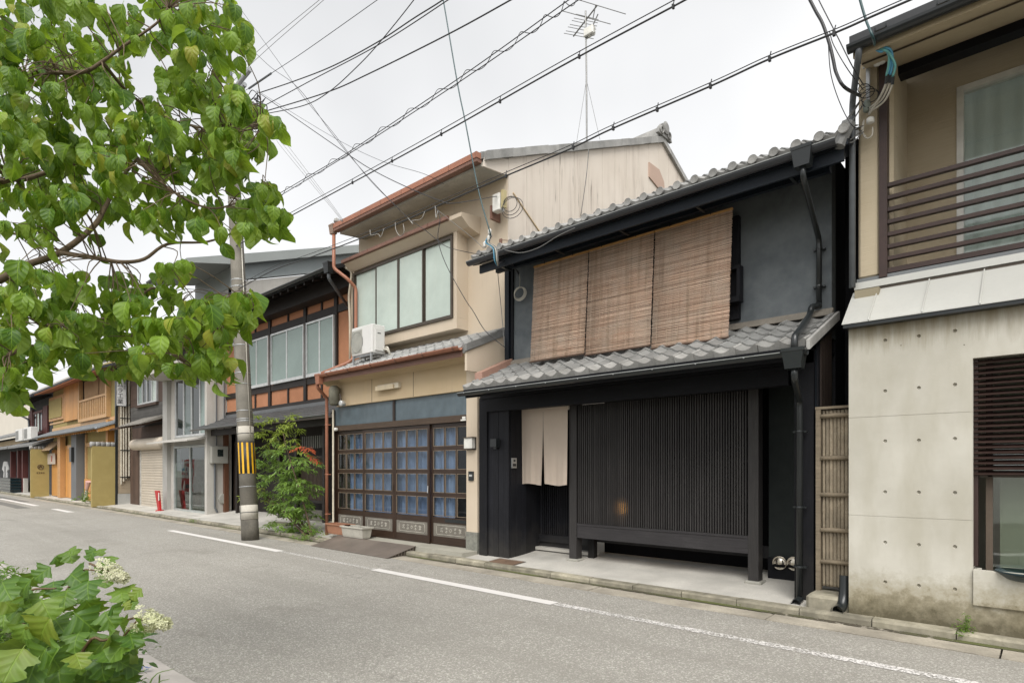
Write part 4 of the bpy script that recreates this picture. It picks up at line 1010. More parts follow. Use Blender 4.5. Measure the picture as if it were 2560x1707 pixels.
for i in range(4):
    a, b_ = GX + i * w + .002, GX + (i + 1) * w - .002; yy = DD + (.0 if i in (1, 2) else .032)
    d = MB().box(a, a + .055, yy, yy + .028, .14, 2.165).box(b_ - .055, b_, yy, yy + .028, .14, 2.165).build('sliding_door', DW, be); d['label'] = '%s glazed door from the left, dark varnished' % dl[i]
    ia, ib = a + .056, b_ - .056
    for z0, z1 in ((2.095, 2.164), (.50, .60), (.141, .275)): Bx('rail', DWH, d, ia, ib, yy + .002, yy + .027, z0, z1)
    pw = (ib - ia) / 3
    for r, (z0, z1) in enumerate(rows):
        if r: Bx('muntin', DWH, d, ia, ib, yy + .004, yy + .025, z1 + .012, rows[r - 1][0] - .012)
        for c_ in range(3):
            p0, p1 = ia + c_ * pw + (.02 if c_ else .008), ia + (c_ + 1) * pw - (.02 if c_ < 2 else .008)
            fr = MB().box(p0 - .009, p1 + .009, yy + .001, yy + .02, z0 - .01, z0 - .001).box(p0 - .009, p1 + .009, yy + .001, yy + .02, z1 + .001, z1 + .01).box(p0 - .009, p0 - .001, yy + .001, yy + .02, z0, z1).box(p1 + .001, p1 + .009, yy + .001, yy + .02, z0, z1).build('pane_frame', BEAD, d)
            Bx('pane', glass('door_glass', (.93, .96, .97), .03), fr, p0 - .001, p1 + .001, yy + .012, yy + .015, z0, z1)
            if c_ < 2: Bx('muntin', DW, d, p1 + .0095, p1 + .0305, yy + .003, yy + .026, z0 - .0115, z1 + .0115)
    Bx('carved_panel', PANEL, d, ia, ib, yy + .006, yy + .02, .276, .499); scrolls(d, ia + .08, ib - .08, yy + .006, .31, .465)
    if i in (1, 2): MB().tube([(b_ - .028, yy - .012, 1.12), (b_ - .028, yy - .02, 1.0)], .008, 6).build('door_pull', ALU if i == 2 else BRONZE, d)
    if i == 3: Bx('mail_slot', BLACKPL, d, ia + .3, ib - .06, yy - .004, yy + .002, .525, .58)
Bx('door_jamb', DW, be, GX - .05, GX - .001, DD - .02, DD + .09, .12, 2.6)
for a, b_, s_ in ((GX + .35, GX + 1.75, 3), (GX + 1.8, GX + 3.5, 9)): curtain('curtain', CURT, be, a, b_, DD + .115, .15, 2.1, .034, .17, s_)
Bx('room_dark', plain('room_blue_dark', (.035, .042, .05), .9), be, GX, GR, DD + .55, DD + .58, .1, 2.7)
# step, ramp and the left rainwater pipes
Bx('door_step', mat('step_concrete', (.36, .345, .29), .18, 2, 60, .85, .3, streak=.5, streakc=(.16, .145, .11)), be, PX(905, 6.3), BX1 - .05, 6.23, DD + .06, .0, .135)
downpipe(be, rounded([(PX(797, 6.25), 6.22, 3.2), (PX(797, 6.25), 6.22, 3.02), (PX(817, 6.48), 6.48, 2.84), (PX(817, 6.48), 6.48, .08)], .05), .033, COPPER, bands=(2.3, 1.3, .5))
hopper(be, PX(797, 6.2), 6.21, 3.275, .16, .2, COPPER)
MB().tube([(PX(833, 6.55), 6.55, 2.6), (PX(833, 6.55), 6.55, .1)], .02, 8).build('conduit', CREAMP, be)
MB().tube(rounded([P(862, 668, 6.93), P(880, 680, 6.92), P(872, 740, 6.9), P(875, 800, 6.9), P(875, 915, 6.85)], .1), .024, 10).build('aircon_duct', plain('grimy_duct', (.5, .44, .34), .7), be, smooth=True)
fl = thing('ceiling_light', P(975, 968, D1), 'yellowed strip light fixed to the stucco band over the doors', 'light')
fx0, fx1 = PX(950, D1), PX(1002, D1); z = PZ(975, 968, D1)
Bx('body', CREAMP, fl, fx0, fx1, D1 - .055, D1 + .011, z - .035, z + .055); Bx('lens', plain('old_lens', (.6, .5, .34), .4), fl, fx0 - .03, fx1 - .12, D1 - .085, D1 - .056, z - .045, z + .035)
mt = thing('meter_box', P(838, 990, 6.45), 'grimy rounded meter housing with spotlight under the copper eaves', 'meter')
c = P(836, 988, 6.42)
MB().lathe((c.x, c.y, c.z), [(.07, -.2), (.105, -.17), (.11, .1), (.085, .17), (.03, .19)], 14).build('housing', mat('mildewed_metal', (.15, .145, .11), .4, 8, 40, .7), mt, smooth=True)
c = P(854, 1008, 6.4); MB().lathe((c.x, c.y, c.z), [(.02, .09), (.05, .06), (.06, -.02), (.055, -.03), (.02, -.025)], 12, 'y').build('spot_head', ALU, mt, smooth=True)
MB().tube([P(850, 985, 6.45), P(853, 1003, 6.41)], .018, 8).build('spot_arm', BRONZE, mt)
lp2 = thing('door_spotlight', P(838, 1073, 6.56), 'tiny white spotlight at the left end of the door head', 'light')
c = P(839, 1073, 6.54); MB().lathe((c.x, c.y, c.z), [(.02, .05), (.034, .03), (.036, -.02), (.015, -.03)], 10, 'y').build('head', WHITEP, lp2, smooth=True); MB().tube([(c.x - .03, c.y + .04, c.z + .03), (c.x, c.y + .03, c.z)], .012, 6).build('arm', BRONZE, lp2)
wb = thing('wall_meter', P(1180, 1106, D1), 'white box with brown hood on the beige pier', 'meter')
a, b_ = PX(1168, D1), PX(1188, D1); z = PZ(1180, 1107, D1)
Bx('case', WHITEP, wb, a, b_, D1 - .07, D1 - .005, z - .085, z + .075); Bx('hood', BRONZE, wb, a - .01, b_ + .03, D1 - .085, D1 - .001, z + .076, z + .09)
Bx('backplate', BRONZE, wb, a - .005, b_ + .03, D1 - .005, D1 - .001, z - .11, z + .075); Bx('shelf', BRONZE, wb, a - .01, b_ + .02, D1 - .08, D1 - .006, z - .1, z - .087)
db = thing('doorbell', P(1179, 1189, D1), 'small black doorbell on the beige pier below the white box', 'doorbell')
a, b_ = PX(1173, D1), PX(1185, D1); z = PZ(1179, 1189, D1)
Bx('plate', BLACKPL, db, a, b_, D1 - .02, D1 - .001, z - .075, z + .07); Bx('button', ALU, db, a + .02, b_ - .02, D1 - .025, D1 - .0201, z - .01, z + .02)
sk = thing('door_stickers', P(1158, 1043, DD), 'two small white stickers at right end of the door head', 'sticker')
Bx('sticker', WHITEP, sk, PX(1155, 6.58), PX(1163, 6.58), 6.584, 6.589, 2.205, 2.245); Bx('sticker', WHITEP, sk, PX(1151, 6.58), PX(1164, 6.58), 6.584, 6.589, 2.178, 2.202)
rm = thing('steel_ramp', (-9.3, 5.9, 0), 'brown steel ramp plate leading from road up to the doors', 'ramp')
RUST = mat('brown_steel', (.15, .125, .105), .22, 3, 60, .5, .25, spec=.45)
ra, rb = PX(778, 5.66), PX(968.6, 5.66)
MB().add([(ra, 5.66, .012), (rb, 5.66, .012), (rb, 6.225, .148), (ra, 6.225, .148), (ra, 5.66, .004), (rb, 5.66, .004), (rb, 6.225, .140), (ra, 6.225, .140)], [(0, 1, 2, 3), (0, 4, 5, 1), (1, 5, 6, 2), (3, 2, 6, 7), (0, 3, 7, 4)]).build('plate', RUST, rm)
cheek = MB().add([(rb - .02, 5.70, .012), (rb - .02, 6.225, .135), (rb - .02, 6.225, .012)], [(0, 1, 2)]).build('cheek', BRONZE, rm)
for i in range(8):
    y = 5.76 + i * .058; z = .012 + (y - 5.66) * .235
    Bx('cheek_rib', RUST, cheek, rb - .018, rb - .002, y, y + .012, .012, z)
for nm_, p0, p1, m_, lbl in (('a', 810, 857, mat('terracotta_plastic', (.34, .165, .10), .15, 4, 30, .6), 'terracotta coloured window-box planter on the ramp'), ('b', 857, 912, mat('grey_white_plastic', (.46, .44, .38), .15, 4, 30, .6, streak=.4), 'greyish white window-box planter on the ramp')):
    a, b_ = PX(p0, 6.22), PX(p1, 6.22); y0 = 6.17 if nm_ == 'b' else 6.26; z0 = .15
    pt = thing('planter', ((a + b_) / 2, y0 + .1, z0), lbl, 'planter', 'planters in front of the beige house')
    mb = MB(); H_ = .19
    for (ins, zz) in ((.045, z0), (.035, z0 + .03), (.015, z0 + H_ - .03), (.0, z0 + H_)): mb.v += [(a + ins, y0 + ins * .7, zz), (b_ - ins, y0 + ins * .7, zz), (b_ - ins, y0 + .22 - ins * .7, zz), (a + ins, y0 + .22 - ins * .7, zz)]
    for l in range(3):
        for i in range(4): mb.f.append((l * 4 + i, l * 4 + (i + 1) % 4, l * 4 + 4 + (i + 1) % 4, l * 4 + 4 + i))
    mb.f.append((3, 2, 1, 0)); mb.build('tub', m_, pt)
    rim = MB()
    for (q0, q1, q2, q3) in ((a - .012, b_ + .012, y0 - .012, y0 + .012), (a - .012, b_ + .012, y0 + .208, y0 + .232), (a - .012, a + .012, y0 + .0121, y0 + .2079), (b_ - .012, b_ + .012, y0 + .0121, y0 + .2079)): rim.box(q0, q1, q2, q3, z0 + H_ - .012, z0 + H_ + .012)
    rim.build('rim', m_, pt); Bx('soil', SOIL, pt, a + .02, b_ - .02, y0 + .02, y0 + .2, z0 + H_ - .04, z0 + H_ - .02)
# outdoor air-conditioning unit standing on the lower roof
ac = thing('air_conditioner', P(905, 910, 6.62), 'white outdoor air conditioner on the tiled lower roof of beige house', 'air conditioner')
WHT = mat('white_enamel', (.66, .655, .63), .05, 2, 30, .4, .02)
a0, a1 = PX(879, 6.42), PX(930, 6.42); y0, y1 = 6.42, 6.70; z1 = PZ(930, 808, 6.42); z0 = z1 - .53
MB().bbox(a0, a1, y0, y1, z0, z1, .012).build('casing', WHT, ac)
gw = a0 + (a1 - a0) * .56
for i in range(13): 
    xx = a0 + .02 + i * (gw - a0 - .02) / 13; Bx('fan_louvre', plain('louvre_grey', (.42, .42, .38), .5), ac, xx, xx + .006, y0 - .014, y0 - .001, z0 + .03, z1 - .06)
MB().ring(((a0 + gw) / 2, y0 - .006, (z0 + z1) / 2 - .02), (0, 1, 0), .19, .006, 28).build('fan_ring', plain('louvre_dark', (.2, .2, .19), .5), ac)
Bx('valve_cover', WHT, ac, a1 + .001, a1 + .03, y0 + .06, y1 - .03, z0 + .05, z1 - .08); Bx('handle_recess', VOID, ac, a1 + .0301, a1 + .033, y0 + .10, y0 + .17, z1 - .17, z1 - .155)
for i in range(2): MB().tube(rounded([(a1 + .02, y1 - .04 + .03 * i, z0 + .08 + .04 * i), (a1 + .12, y1 - .05 + .03 * i, z0 + .08 + .04 * i), (a1 + .13, y1 + .02, z0 + .0), (a1 + .10, y1 + .1, z0 - .08)], .04), .018, 8).build('refrigerant_pipe', PALEW, ac, smooth=True)
for xx in (a0 + .03, a1 - .06):
    MB().box(xx, xx + .03, y0 + .0, y0 + .03, z0 - .17, z0 - .001).box(xx, xx + .03, y1 - .03, y1, z0 - .08, z0 - .001).build('stand_leg', STEEL, ac)
Bx('stand_rail', STEEL, ac, a0, a1, y0 + .031, y0 + .06, z0 - .03, z0 - .002)
# cable box on the gable
jb = thing('junction_box', P(1250, 505, 7.15), 'grey cable junction box with looped wires under the gable eaves', 'junction box')
c = P(1252, 505, 7.05)
MB().bbox(c.x - .13, c.x + .03, 6.98, 7.10, c.z - .15, c.z + .13, .012).build('case', WHITEP, jb); Bx('cable_gland', plain('ochre_tag', (.45, .38, .2), .6), jb, c.x + .05, c.x + .1, 7.0, 7.08, c.z - .12, c.z + .16)
Bx('bracket', COPPERD, jb, c.x - .2, c.x - .16, 7.0, 7.21, c.z - .24, c.z - .02)
for k in range(3): MB().ring(P(1275 + 3 * k, 510 + 5 * k, 7.05), (.4, -1, .1 * k), .12 + .03 * k, .005, 18).build('wire_loop', WIREM, jb)
# ------------------------------------------------------------------ ochre plaster house behind the pole
OCH = plaster('red_ochre_plaster', (.37, .165, .085), (.45, .21, .115))
TIMB = mat('black_brown_timber', (.022, .016, .013), .3, 2, 40, .55, .2, grain=(8, 60, 60), rnd=.15)
oh = thing('ochre_house', (-14.6, 7.4, 0), 'red ochre plaster house with black timbers behind the utility pole', 'house')
OX0, OX1 = -17.95, -11.0; DO = 7.4
Bx('upper_wall', OCH, oh, OX0, OX1, DO, DO + .2, 2.85, 5.75)
for z0, z1, nm_ in ((4.93, 5.10, 'upper_beam'), (3.43, 3.58, 'sill_beam'), (2.98, 3.06, 'foot_beam')): Bx(nm_, TIMB, oh, OX0, OX1, DO - .035, DO - .001, z0, z1)
Bx('wall_plate', TIMB, oh, OX0, OX1, DO - .3, DO - .001, 5.29, 5.70)
Bx('roof_flashing', mat('grey_flashing', (.13, .135, .14), .15, 2, 30, .5), oh, OX0, OX1, DO - .05, DO - .002, 2.86, 2.975)
for p in (558, 677, 766, 843): Bx('timber_post', TIMB, oh, PX(p, DO) - .06, PX(p, DO) + .06, DO - .05, DO - .002, 3.061, 5.289)
for p in (600, 640, 722, 806): Bx('short_stud', TIMB, oh, PX(p, DO) - .03, PX(p, DO) + .03, DO - .03, DO - .002, 5.101, 5.289)
for p in (640, 722, 806): Bx('short_stud', TIMB, oh, PX(p, DO) - .03, PX(p, DO) + .03, DO - .03, DO - .002, 3.061, 3.429)
ww = [(617, 674), (681, 763), (769, 838)]
for a, b_ in ww:
    xa_, xb_ = PX(a, DO - .05), PX(b_, DO - .05)
    f = MB().box(xa_, xb_, DO - .10, DO - .002, 3.585, 3.66).box(xa_, xb_, DO - .10, DO - .002, 4.84, 4.885).box(xa_, xa_ + .035, DO - .10, DO - .002, 3.661, 4.839).box(xb_ - .035, xb_, DO - .10, DO - .002, 3.661, 4.839).build('window', ALU, oh)
    xm = (xa_ + xb_) / 2
    Bx('meeting_stile', ALU, f, xm - .025, xm + .025, DO - .095, DO - .05, 3.661, 4.839)
    Bx('pane', FROSTB, f, xa_ + .036, xm - .026, DO - .07, DO - .065, 3.661, 4.839); Bx('pane', FROSTB, f, xm + .026, xb_ - .036, DO - .085, DO - .08, 3.661, 4.839)
MB().prism([(6.62, 5.50), (6.62, 5.58), (DO + 4.5, 7.6), (DO + 4.5, 7.5), (DO + .2, 5.85)], 'x', OX0 - .2, OX1 + .05).build('upper_roof', plain('dark_slate', (.035, .036, .04), .6), oh)
for i in range(20):
    xx = OX0 + i * .36; MB().prism([(6.66, 5.42), (6.66, 5.495), (DO, 5.80), (DO, 5.72)], 'x', xx, xx + .05).build('rafter', TIMB, oh)
MB().prism(gutter_poly(6.575, 5.545, .05), 'x', OX0 - .25, OX1 - .02).build('upper_gutter', BLACKPL, oh)
Bx('gutter_lip', MATS['lip_grey'], oh, OX0 - .25, OX1 - .02, 6.519, 6.525, 5.54, 5.548)
hopper(oh, PX(823, 6.58), 6.56, 5.62, .2, .22, BLACKPL)
downpipe(oh, rounded([(PX(823, 6.58), 6.57, 5.42), (PX(823, 6.58), 6.57, 5.30), (PX(868, 7.3), 7.3, 4.98)], .06), .034, GREYPIPE)
# lapped board roof over the ground floor
z0, y0 = 2.53, 6.62; n = 5
for i in range(n):
    ya_, yb_ = y0 + .75 * i / n, y0 + .75 * (i + 1) / n; za_, zb_ = z0 + .36 * i / n, z0 + .36 * (i + 1) / n
    MB().prism([(ya_, za_), (ya_, za_ + .03), (yb_ + .02, zb_ + .02), (yb_ + .02, zb_)], 'x', PX(482, 6.62), OX1 - .02).build('roof_lap', mat('grey_roof_lap', (.075, .077, .078), .25, 2, 30, .5, .1), oh)
MB().prism(gutter_poly(6.585, 2.53, .04), 'x', PX(478, 6.6), OX1 - .03).build('lower_gutter', BLACKPL, oh)
Bx('lip', MATS['lip_grey'], oh, PX(478, 6.6), OX1 - .03, 6.538, 6.543, 2.526, 2.532)
Bx('eaves_beam', TIMB, oh, OX0, OX1, 6.95, 7.05, 2.36, 2.52)
# shaded ground floor
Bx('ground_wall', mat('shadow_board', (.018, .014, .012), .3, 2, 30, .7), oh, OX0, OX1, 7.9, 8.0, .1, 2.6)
Bx('corner_post', mat('red_brown_post', (.15, .065, .035), .2, 2, 30, .5, .1, grain=(50, 50, 3)), oh, PX(556, 7.35), PX(566, 7.35), 7.30, 7.42, .12, 2.5)
for p in (594, 700, 742, 812): Bx('ground_post', TIMB, oh, PX(p, 7.4) - .05, PX(p, 7.4) + .05, 7.36, 7.46, .12, 2.55)
xa_, xb_ = PX(744, 7.5), PX(810, 7.5)
for i in range(20):
    xx = xa_ + (xb_ - xa_) * (i + .5) / 20; Bx('lattice_bar', mat('brown_bar', (.10, .075, .055), .2), oh, xx - .011, xx + .011, 7.48, 7.5, .66, 1.66)
Bx('lattice_rail', TIMB, oh, xa_, xb_, 7.47, 7.51, .6, .659); Bx('lattice_rail', TIMB, oh, xa_, xb_, 7.47, 7.51, 1.661, 1.72)
for i in range(12):
    xx = xa_ + (xb_ - xa_) * (i + .3) / 12; Bx('paper_strip', mat('grey_paper', (.22, .22, .20), .1), oh, xx, xx + .05, 7.6, 7.605, 1.92, 2.22)
Bx('bench_wall', mat('old_plinth', (.19, .175, .15), .2, 3, 40, .85), oh, PX(700, 7.45), PX(812, 7.45), 7.46, 7.6, .12, .42)
Bx('doorway', DARKW, oh, PX(568, 7.5), PX(592, 7.5), 7.6, 7.65, .12, 2.2)
st = MB().bbox(PX(672, 6.75), PX(716, 6.75), 6.72, 6.95, .08, .15, .02).build('stepping_stone', KERB, base=(PX(694, 6.75), 6.8, .1)); tag(st, 'flat grey stepping stone in front of the ochre house', 'stone')
# ------------------------------------------------------------------ narrow grey concrete house
GCON = mat('grey_concrete', (.40, .395, .37), .15, 1, 40, .85, .2, streak=.45, streakc=(.17, .165, .15))
PCON = mat('pale_streaked_concrete', (.48, .46, .42), .15, .8, 40, .85, .2, streak=.5, streakc=(.27, .25, .22))
BGREY = mat('blue_grey_metal', (.28, .31, .31), .1, 1, 30, .5, .05)
gh = thing('grey_house', (-19.8, 6.85, 0), 'narrow grey concrete house with tall glass doors and windows', 'house')
HX0, HX1 = -21.6, -17.98; DH = 6.85
def frame_wall(): pass
xc1 = PX(427, DH); xr0 = PX(511, DH)
Bx('left_column', GCON, gh, HX0, xc1 - .35, DH, DH + .3, .05, 4.25)
Bx('column_return', PCON, gh, xc1 - .349, xc1 - .02, DH + .12, DH + .3, .05, 4.25)
Bx('right_pier', PCON, gh, xr0 + .02, HX1, DH, DH + .9, .05, 4.25)
Bx('floor_band', GCON, gh, xc1 - .02, xr0 + .02, DH + .1, DH + .3, 2.14, 2.40)
Bx('back_wall', VOID, gh, HX0 + .1, HX1 - .1, DH + 1.3, DH + 1.35, .05, 4.3)
MB().prism([(DH - .5, 2.20), (DH - .5, 2.235), (DH + .1, 2.36), (DH + .1, 2.30)], 'x', HX0 + .1, HX1 - .08).build('awning', PCON, gh)
def glazed(name, x0, x1, y, z0, z1, n, fm, pm, parent, fw=.05):
    f = MB().box(x0, x1, y - .04, y + .04, z0, z0 + fw).box(x0, x1, y - .04, y + .04, z1 - fw, z1).box(x0, x0 + fw, y - .04, y + .04, z0 + fw + .001, z1 - fw - .001).box(x1 - fw, x1, y - .04, y + .04, z0 + fw + .001, z1 - fw - .001).build(name, fm, parent)
    w = (x1 - x0 - 2 * fw) / n
    for i in range(n):
        a = x0 + fw + i * w
        if i: Bx('mullion', fm, f, a - .03, a + .03, y - .035, y + .035, z0 + fw + .002, z1 - fw - .002)
        Bx('pane', pm if not isinstance(pm, (list, tuple)) else pm[i % len(pm)], f, a + .031, a + w - .031, y - .004, y + .004, z0 + fw + .002, z1 - fw - .002)
    return f
SILV = plain('silver_green_frame', (.42, .45, .43), .4, .3)
gd = glazed('glass_door', xc1, xr0, DH + .12, .1, 2.13, 2, SILV, glass('shop_glass', (.55, .63, .6), .13), gh, .07)
glazed('tall_window', xc1, xr0 + .01, DH + .16, 2.41, 4.25, 4, ALU, [DGLASS, GGLASS, DGLASS, FROSTB], gh, .06)
for a, b_, z0, z1, m_ in ((437, 452, 1.15, 1.62, 'w'), (440, 447, 1.66, 1.85, 'w'), (456, 463, 1.25, 1.7, 'g')): Bx('notice', plain('notice_paper', (.62, .62, .58), .8) if m_ == 'w' else plain('notice_grey', (.3, .33, .31), .8), gd, PX(a, DH + .1), PX(b_, DH + .1), DH + .13, DH + .134, z0, z1)
Bx('shop_counter', plain('counter_grey', (.28, .29, .28), .7), gh, xc1 + .3, xr0 - .2, DH + .8, DH + 1.2, .1, 1.0)
Bx('step', PCON, gh, HX0 + .4, HX1 + .1, DH - .35, DH + .1, .04, .09)
# upper floors
Bx('balcony_slab', PCON, gh, HX0 + .05, HX1, 6.08, DH + .5, 4.26, 4.40)
for i in range(40):
    xx = HX0 + .1 + i * .088; Bx('balcony_bar', GCON, gh, xx, xx + .03, 6.14, 6.17, 4.401, 5.28)
Bx('balcony_rail', GCON, gh, HX0 + .06, HX1, 6.12, 6.18, 5.281, 5.33)
Bx('upper_wall', GCON, gh, -20.7, HX1 - .001, 7.54, 7.7, 4.3, 6.75)
Bx('frieze', BGREY, gh, -20.7, HX1, 7.52, 7.7, 6.751, 7.35)
Bx('upper_window', DGLASS, gh, PX(548, 7.5), PX(574, 7.5), 7.50, 7.539, 5.3, 6.3)
Bx('upper_window', DGLASS, gh, PX(520, 7.5), PX(541, 7.5), 7.50, 7.539, 5.3, 6.3)
MB().prism([(7.54, .1), (7.54, 6.9), (13, 8.7), (13, .1)], 'x', HX1 - .2, HX1).build('side_wall', PCON, gh)
MB().prism([(7.54, 6.95), (7.54, 7.5), (13, 9.35), (13, 8.75)], 'x', HX1 - .2, HX1 + .04).build('side_frieze', BGREY, gh)
MB().prism([(6.2, 7.08), (6.2, 7.2), (13.2, 9.6), (13.2, 9.35), (7.5, 7.36)], 'x', -20.75, HX1 + .3).build('roof', mat('grey_green_roof', (.30, .32, .31), .1), gh)
MB().prism(gutter_poly(6.16, 7.16, .05), 'x', -20.75, HX1 + .3).build('gutter', GREYPIPE, gh)
mbx = thing('electric_meter', (HX1 + .1, 7.0, 1.7), 'grey electric meter cabinet on the concrete pier beside the ochre house', 'meter')
z1, z0 = PZ(540, 1114, 7.0), PZ(540, 1158, 7.0)
MB().bbox(HX1 + .001, HX1 + .16, 6.92, 7.38, z0, z1, .012).build('cabinet', mat('cabinet_grey', (.33, .325, .29), .08), mbx); Bx('meter_window', DGLASS, mbx, HX1 + .1601, HX1 + .165, 7.08, 7.24, z1 - .3, z1 - .1)
MB().tube([(HX1 + .05, 7.05, z0), (HX1 + .05, 7.05, .3), (HX1 + .06, 7.12, .16)], .028, 8).build('conduit', GREYPIPE, mbx); MB().lathe((HX1 + .001, 7.3, .55), [(.15, 0), (.15, .05), (.12, .06)], 18, 'x').build('round_cover', MATS['cabinet_grey'], mbx)
for yy in (7.1, 7.32): MB().tube([(HX1 + .03, yy, z1), (HX1 + .03, yy, 4.2)], .016, 6).build('riser', GREYPIPE, mbx)
bn = thing('red_banner', P(396, 1278, 6.45), 'furled red banner post leaning by the roller shutter', 'banner')
c0, c1 = P(398, 1278, 6.6), P(393, 1226, 6.62)
MB().prism([(c0.x - .06, c0.z), (c0.x + .12, c0.z), (c1.x + .20, c1.z), (c1.x - .12, c1.z)], 'y', 6.58, 6.64).build('cloth_roll', mat('red_vinyl', (.42, .018, .018), .1, 2, 30, .4), bn); MB().lathe((c0.x + .03, 6.61, .07), [(.12, 0), (.12, .04), (.03, .06)], 14).build('foot', MATS['red_vinyl'], bn)
Bx('white_mark', WHITEP, bn, c0.x + .0, c0.x + .07, 6.575, 6.579, c0.z + .35, c0.z + .60)
# ------------------------------------------------------------------ dark wooden house with the roller shutter
GWOOD = mat('grey_weathered_wood', (.10, .095, .088), .25, 2, 40, .75, .2, grain=(3, 50, 50), rnd=.2)
BWOOD = mat('brown_weathered_wood', (.10, .062, .045), .25, 2, 40, .7, .2, grain=(50, 50, 3), rnd=.2)
sh_ = thing('shutter_house', (-23.5, 7.0, 0), 'weathered dark wooden house with a cream roller shutter', 'house')
SX0, SX1 = -25.45, -21.62; DS = 7.0
Bx('body', mat('dark_house_wall', (.035, .03, .027), .3), sh_, SX0, SX1, DS + .05, 12, .05, 5.6)
s0, s1 = PX(352, DS), SX1 - .02
boards(sh_, BWOOD, PX(326, DS), s0 - .02, DS, DS + .04, .08, 2.15, .3)
rs = Bx('roller_shutter', VOID, sh_, s0, s1, DS + .03, DS + .049, .08, 2.2)
CRM = mat('cream_shutter', (.50, .44, .36), .1, 1.5, 30, .5, .05, rnd=.05)
z = .09
while z < 2.1:
    MB().prism([(DS + .012, z), (DS + .005, z + .02), (DS + .005, z + .065), (DS + .018, z + .085), (DS + .025, z)], 'x', s0 + .01, s1).build('shutter_slat', CRM, rs); z += .09
Bx('shutter_guide', ALU, rs, s0 - .05, s0 + .008, DS - .02, DS + .03, .08, 2.1)
MB().lathe((PX(336, DS - .1), DS - .1, 2.28), [(.19, 0), (.2, .1), (.2, s1 - PX(336, DS - .1) - .1), (.19, s1 - PX(336, DS - .1))], 14, 'x').build('shutter_housing', CRM, sh_, smooth=True)
Bx('wood_frieze', BWOOD, sh_, PX(332, DS), SX1, DS - .01, DS + .04, 2.49, 2.9)
MB().prism([(6.25, 2.86), (6.25, 2.90), (DS, 3.22), (DS, 3.12)], 'x', PX(297, 6.25), SX1).build('small_roof', mat('weathered_roof', (.22, .205, .18), .2, 3, 40, .8), sh_)
for i in range(9): xx = SX0 + .1 + i * .42; MB().prism([(6.3, 2.80), (6.3, 2.855), (DS, 3.11), (DS, 3.03)], 'x', xx, xx + .05).build('rafter', BWOOD, sh_)
for i in range(4): Bx('weatherboard', GWOOD, sh_, SX0, SX1, DS - .0 - .008 * (3 - i) * 0 - .005 * (i % 2), DS + .049, 3.15 + .13 * i, 3.277 + .13 * i)
for i in range(5): Bx('cladding_board', BWOOD, sh_, SX0 + .0, PX(345, DS) - .02, DS - .004 * (i % 2), DS + .049, 3.68 + .26 * i, 3.935 + .26 * i)
Bx('right_cladding', BWOOD, sh_, PX(396, DS), SX1, DS, DS + .049, 3.68, 5.3)
glazed('upper_window', PX(347, DS), PX(395, DS), DS - .01, 3.70, 4.98, 4, ALU, [FROSTB, DGLASS, DGLASS, FROST], sh_, .05)
Bx('window_sill', BWOOD, sh_, PX(345, DS), PX(397, DS), DS - .09, DS - .001, 3.60, 3.679)
MB().prism([(6.1, 5.25), (6.1, 5.35), (11.5, 7.5), (11.5, 7.35)], 'x', SX0 - .1, SX1).build('roof', MATS['dark_slate'], sh_)
sg = thing('shop_sign', (-25.6, 6.7, 3.7), 'white vertical company sign with black characters on side arms', 'sign')
sz0, sz1 = 3.72, 4.78; SGX = -25.6
Bx('panel', plain('sign_white', (.74, .74, .73), .4), sg, SGX - .04, SGX, 6.575, 6.895, sz0 + .03, sz1 - .03)
MB().box(SGX - .05, SGX + .01, 6.555, 6.574, sz0, sz1).box(SGX - .05, SGX + .01, 6.896, 6.915, sz0, sz1).box(SGX - .05, SGX + .01, 6.575, 6.895, sz0, sz0 + .029).box(SGX - .05, SGX + .01, 6.575, 6.895, sz1 - .029, sz1).build('frame', BLACKPL, sg)
INK = plain('black_ink', (.012, .012, .012), .6)
for i, ch_ in enumerate('ムラ工業'): text('character', ch_, .205, INK, sg, (SGX + .003, 6.70, sz0 + .79 - .205 * i), (R(90), 0, R(90)))
for i, ch_ in enumerate('有限会社'): text('small_character', ch_, .085, INK, sg, (SGX + .003, 6.845, sz1 - .13 - .085 * i), (R(90), 0, R(90)))
for z in (sz0 + .06, sz1 - .08): MB().tube([(SGX - .02, 6.9, z), (SGX + .05, 7.08, z)], .02, 6).build('arm', BLACKPL, sg)
# ------------------------------------------------------------------ new cedar house
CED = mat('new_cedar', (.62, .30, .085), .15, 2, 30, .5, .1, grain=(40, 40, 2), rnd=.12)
CEDH = mat('new_cedar_rail', (.60, .33, .135), .12, 2, 30, .5, .1, grain=(2, 40, 40), rnd=.1)
CEDP = mat('pale_cedar', (.62, .38, .18), .12, 2, 30, .5, .1, grain=(2, 40, 40))
OLV = plaster('olive_plaster', (.30, .235, .085), (.345, .275, .11), .6)
TAN = mat('tan_siding', (.36, .29, .205), .12, 1, 30, .8, .1)
wh = thing('cedar_house', (-31.5, 6.9, 0), 'new townhouse of orange cedar and olive plaster with a balcony', 'house')
CX0, CX1 = -37.0, -25.9; DWh = 6.8
Bx('body', OLV, wh, CX0, CX1 - .05, DWh, 14, .1, 5.6)
for i in range(26): Bx('siding_board', TAN, wh, CX1 - .049, CX1 - .004 * (i % 2) - .01, DWh - .1, 9.5, .5 + .2 * i, .696 + .2 * i)
Bx('side_base', GCON, wh, CX1 - .049, CX1 + .02, DWh - .1, 9.5, .05, .49)
Bx('black_corner', BLACKPL, wh, CX1 - .06, CX1 + .01, 6.62, DWh - .101, .1, 5.2)
for k, y in enumerate((6.80, 6.88, 6.96, 7.06)): MB().tube([(CX1 + .05, y, .85 + .1 * k), (CX1 + .05, y, 5.0)], .026, 8).build('white_riser', plain('riser_white', (.6, .55, .45), .5), wh)
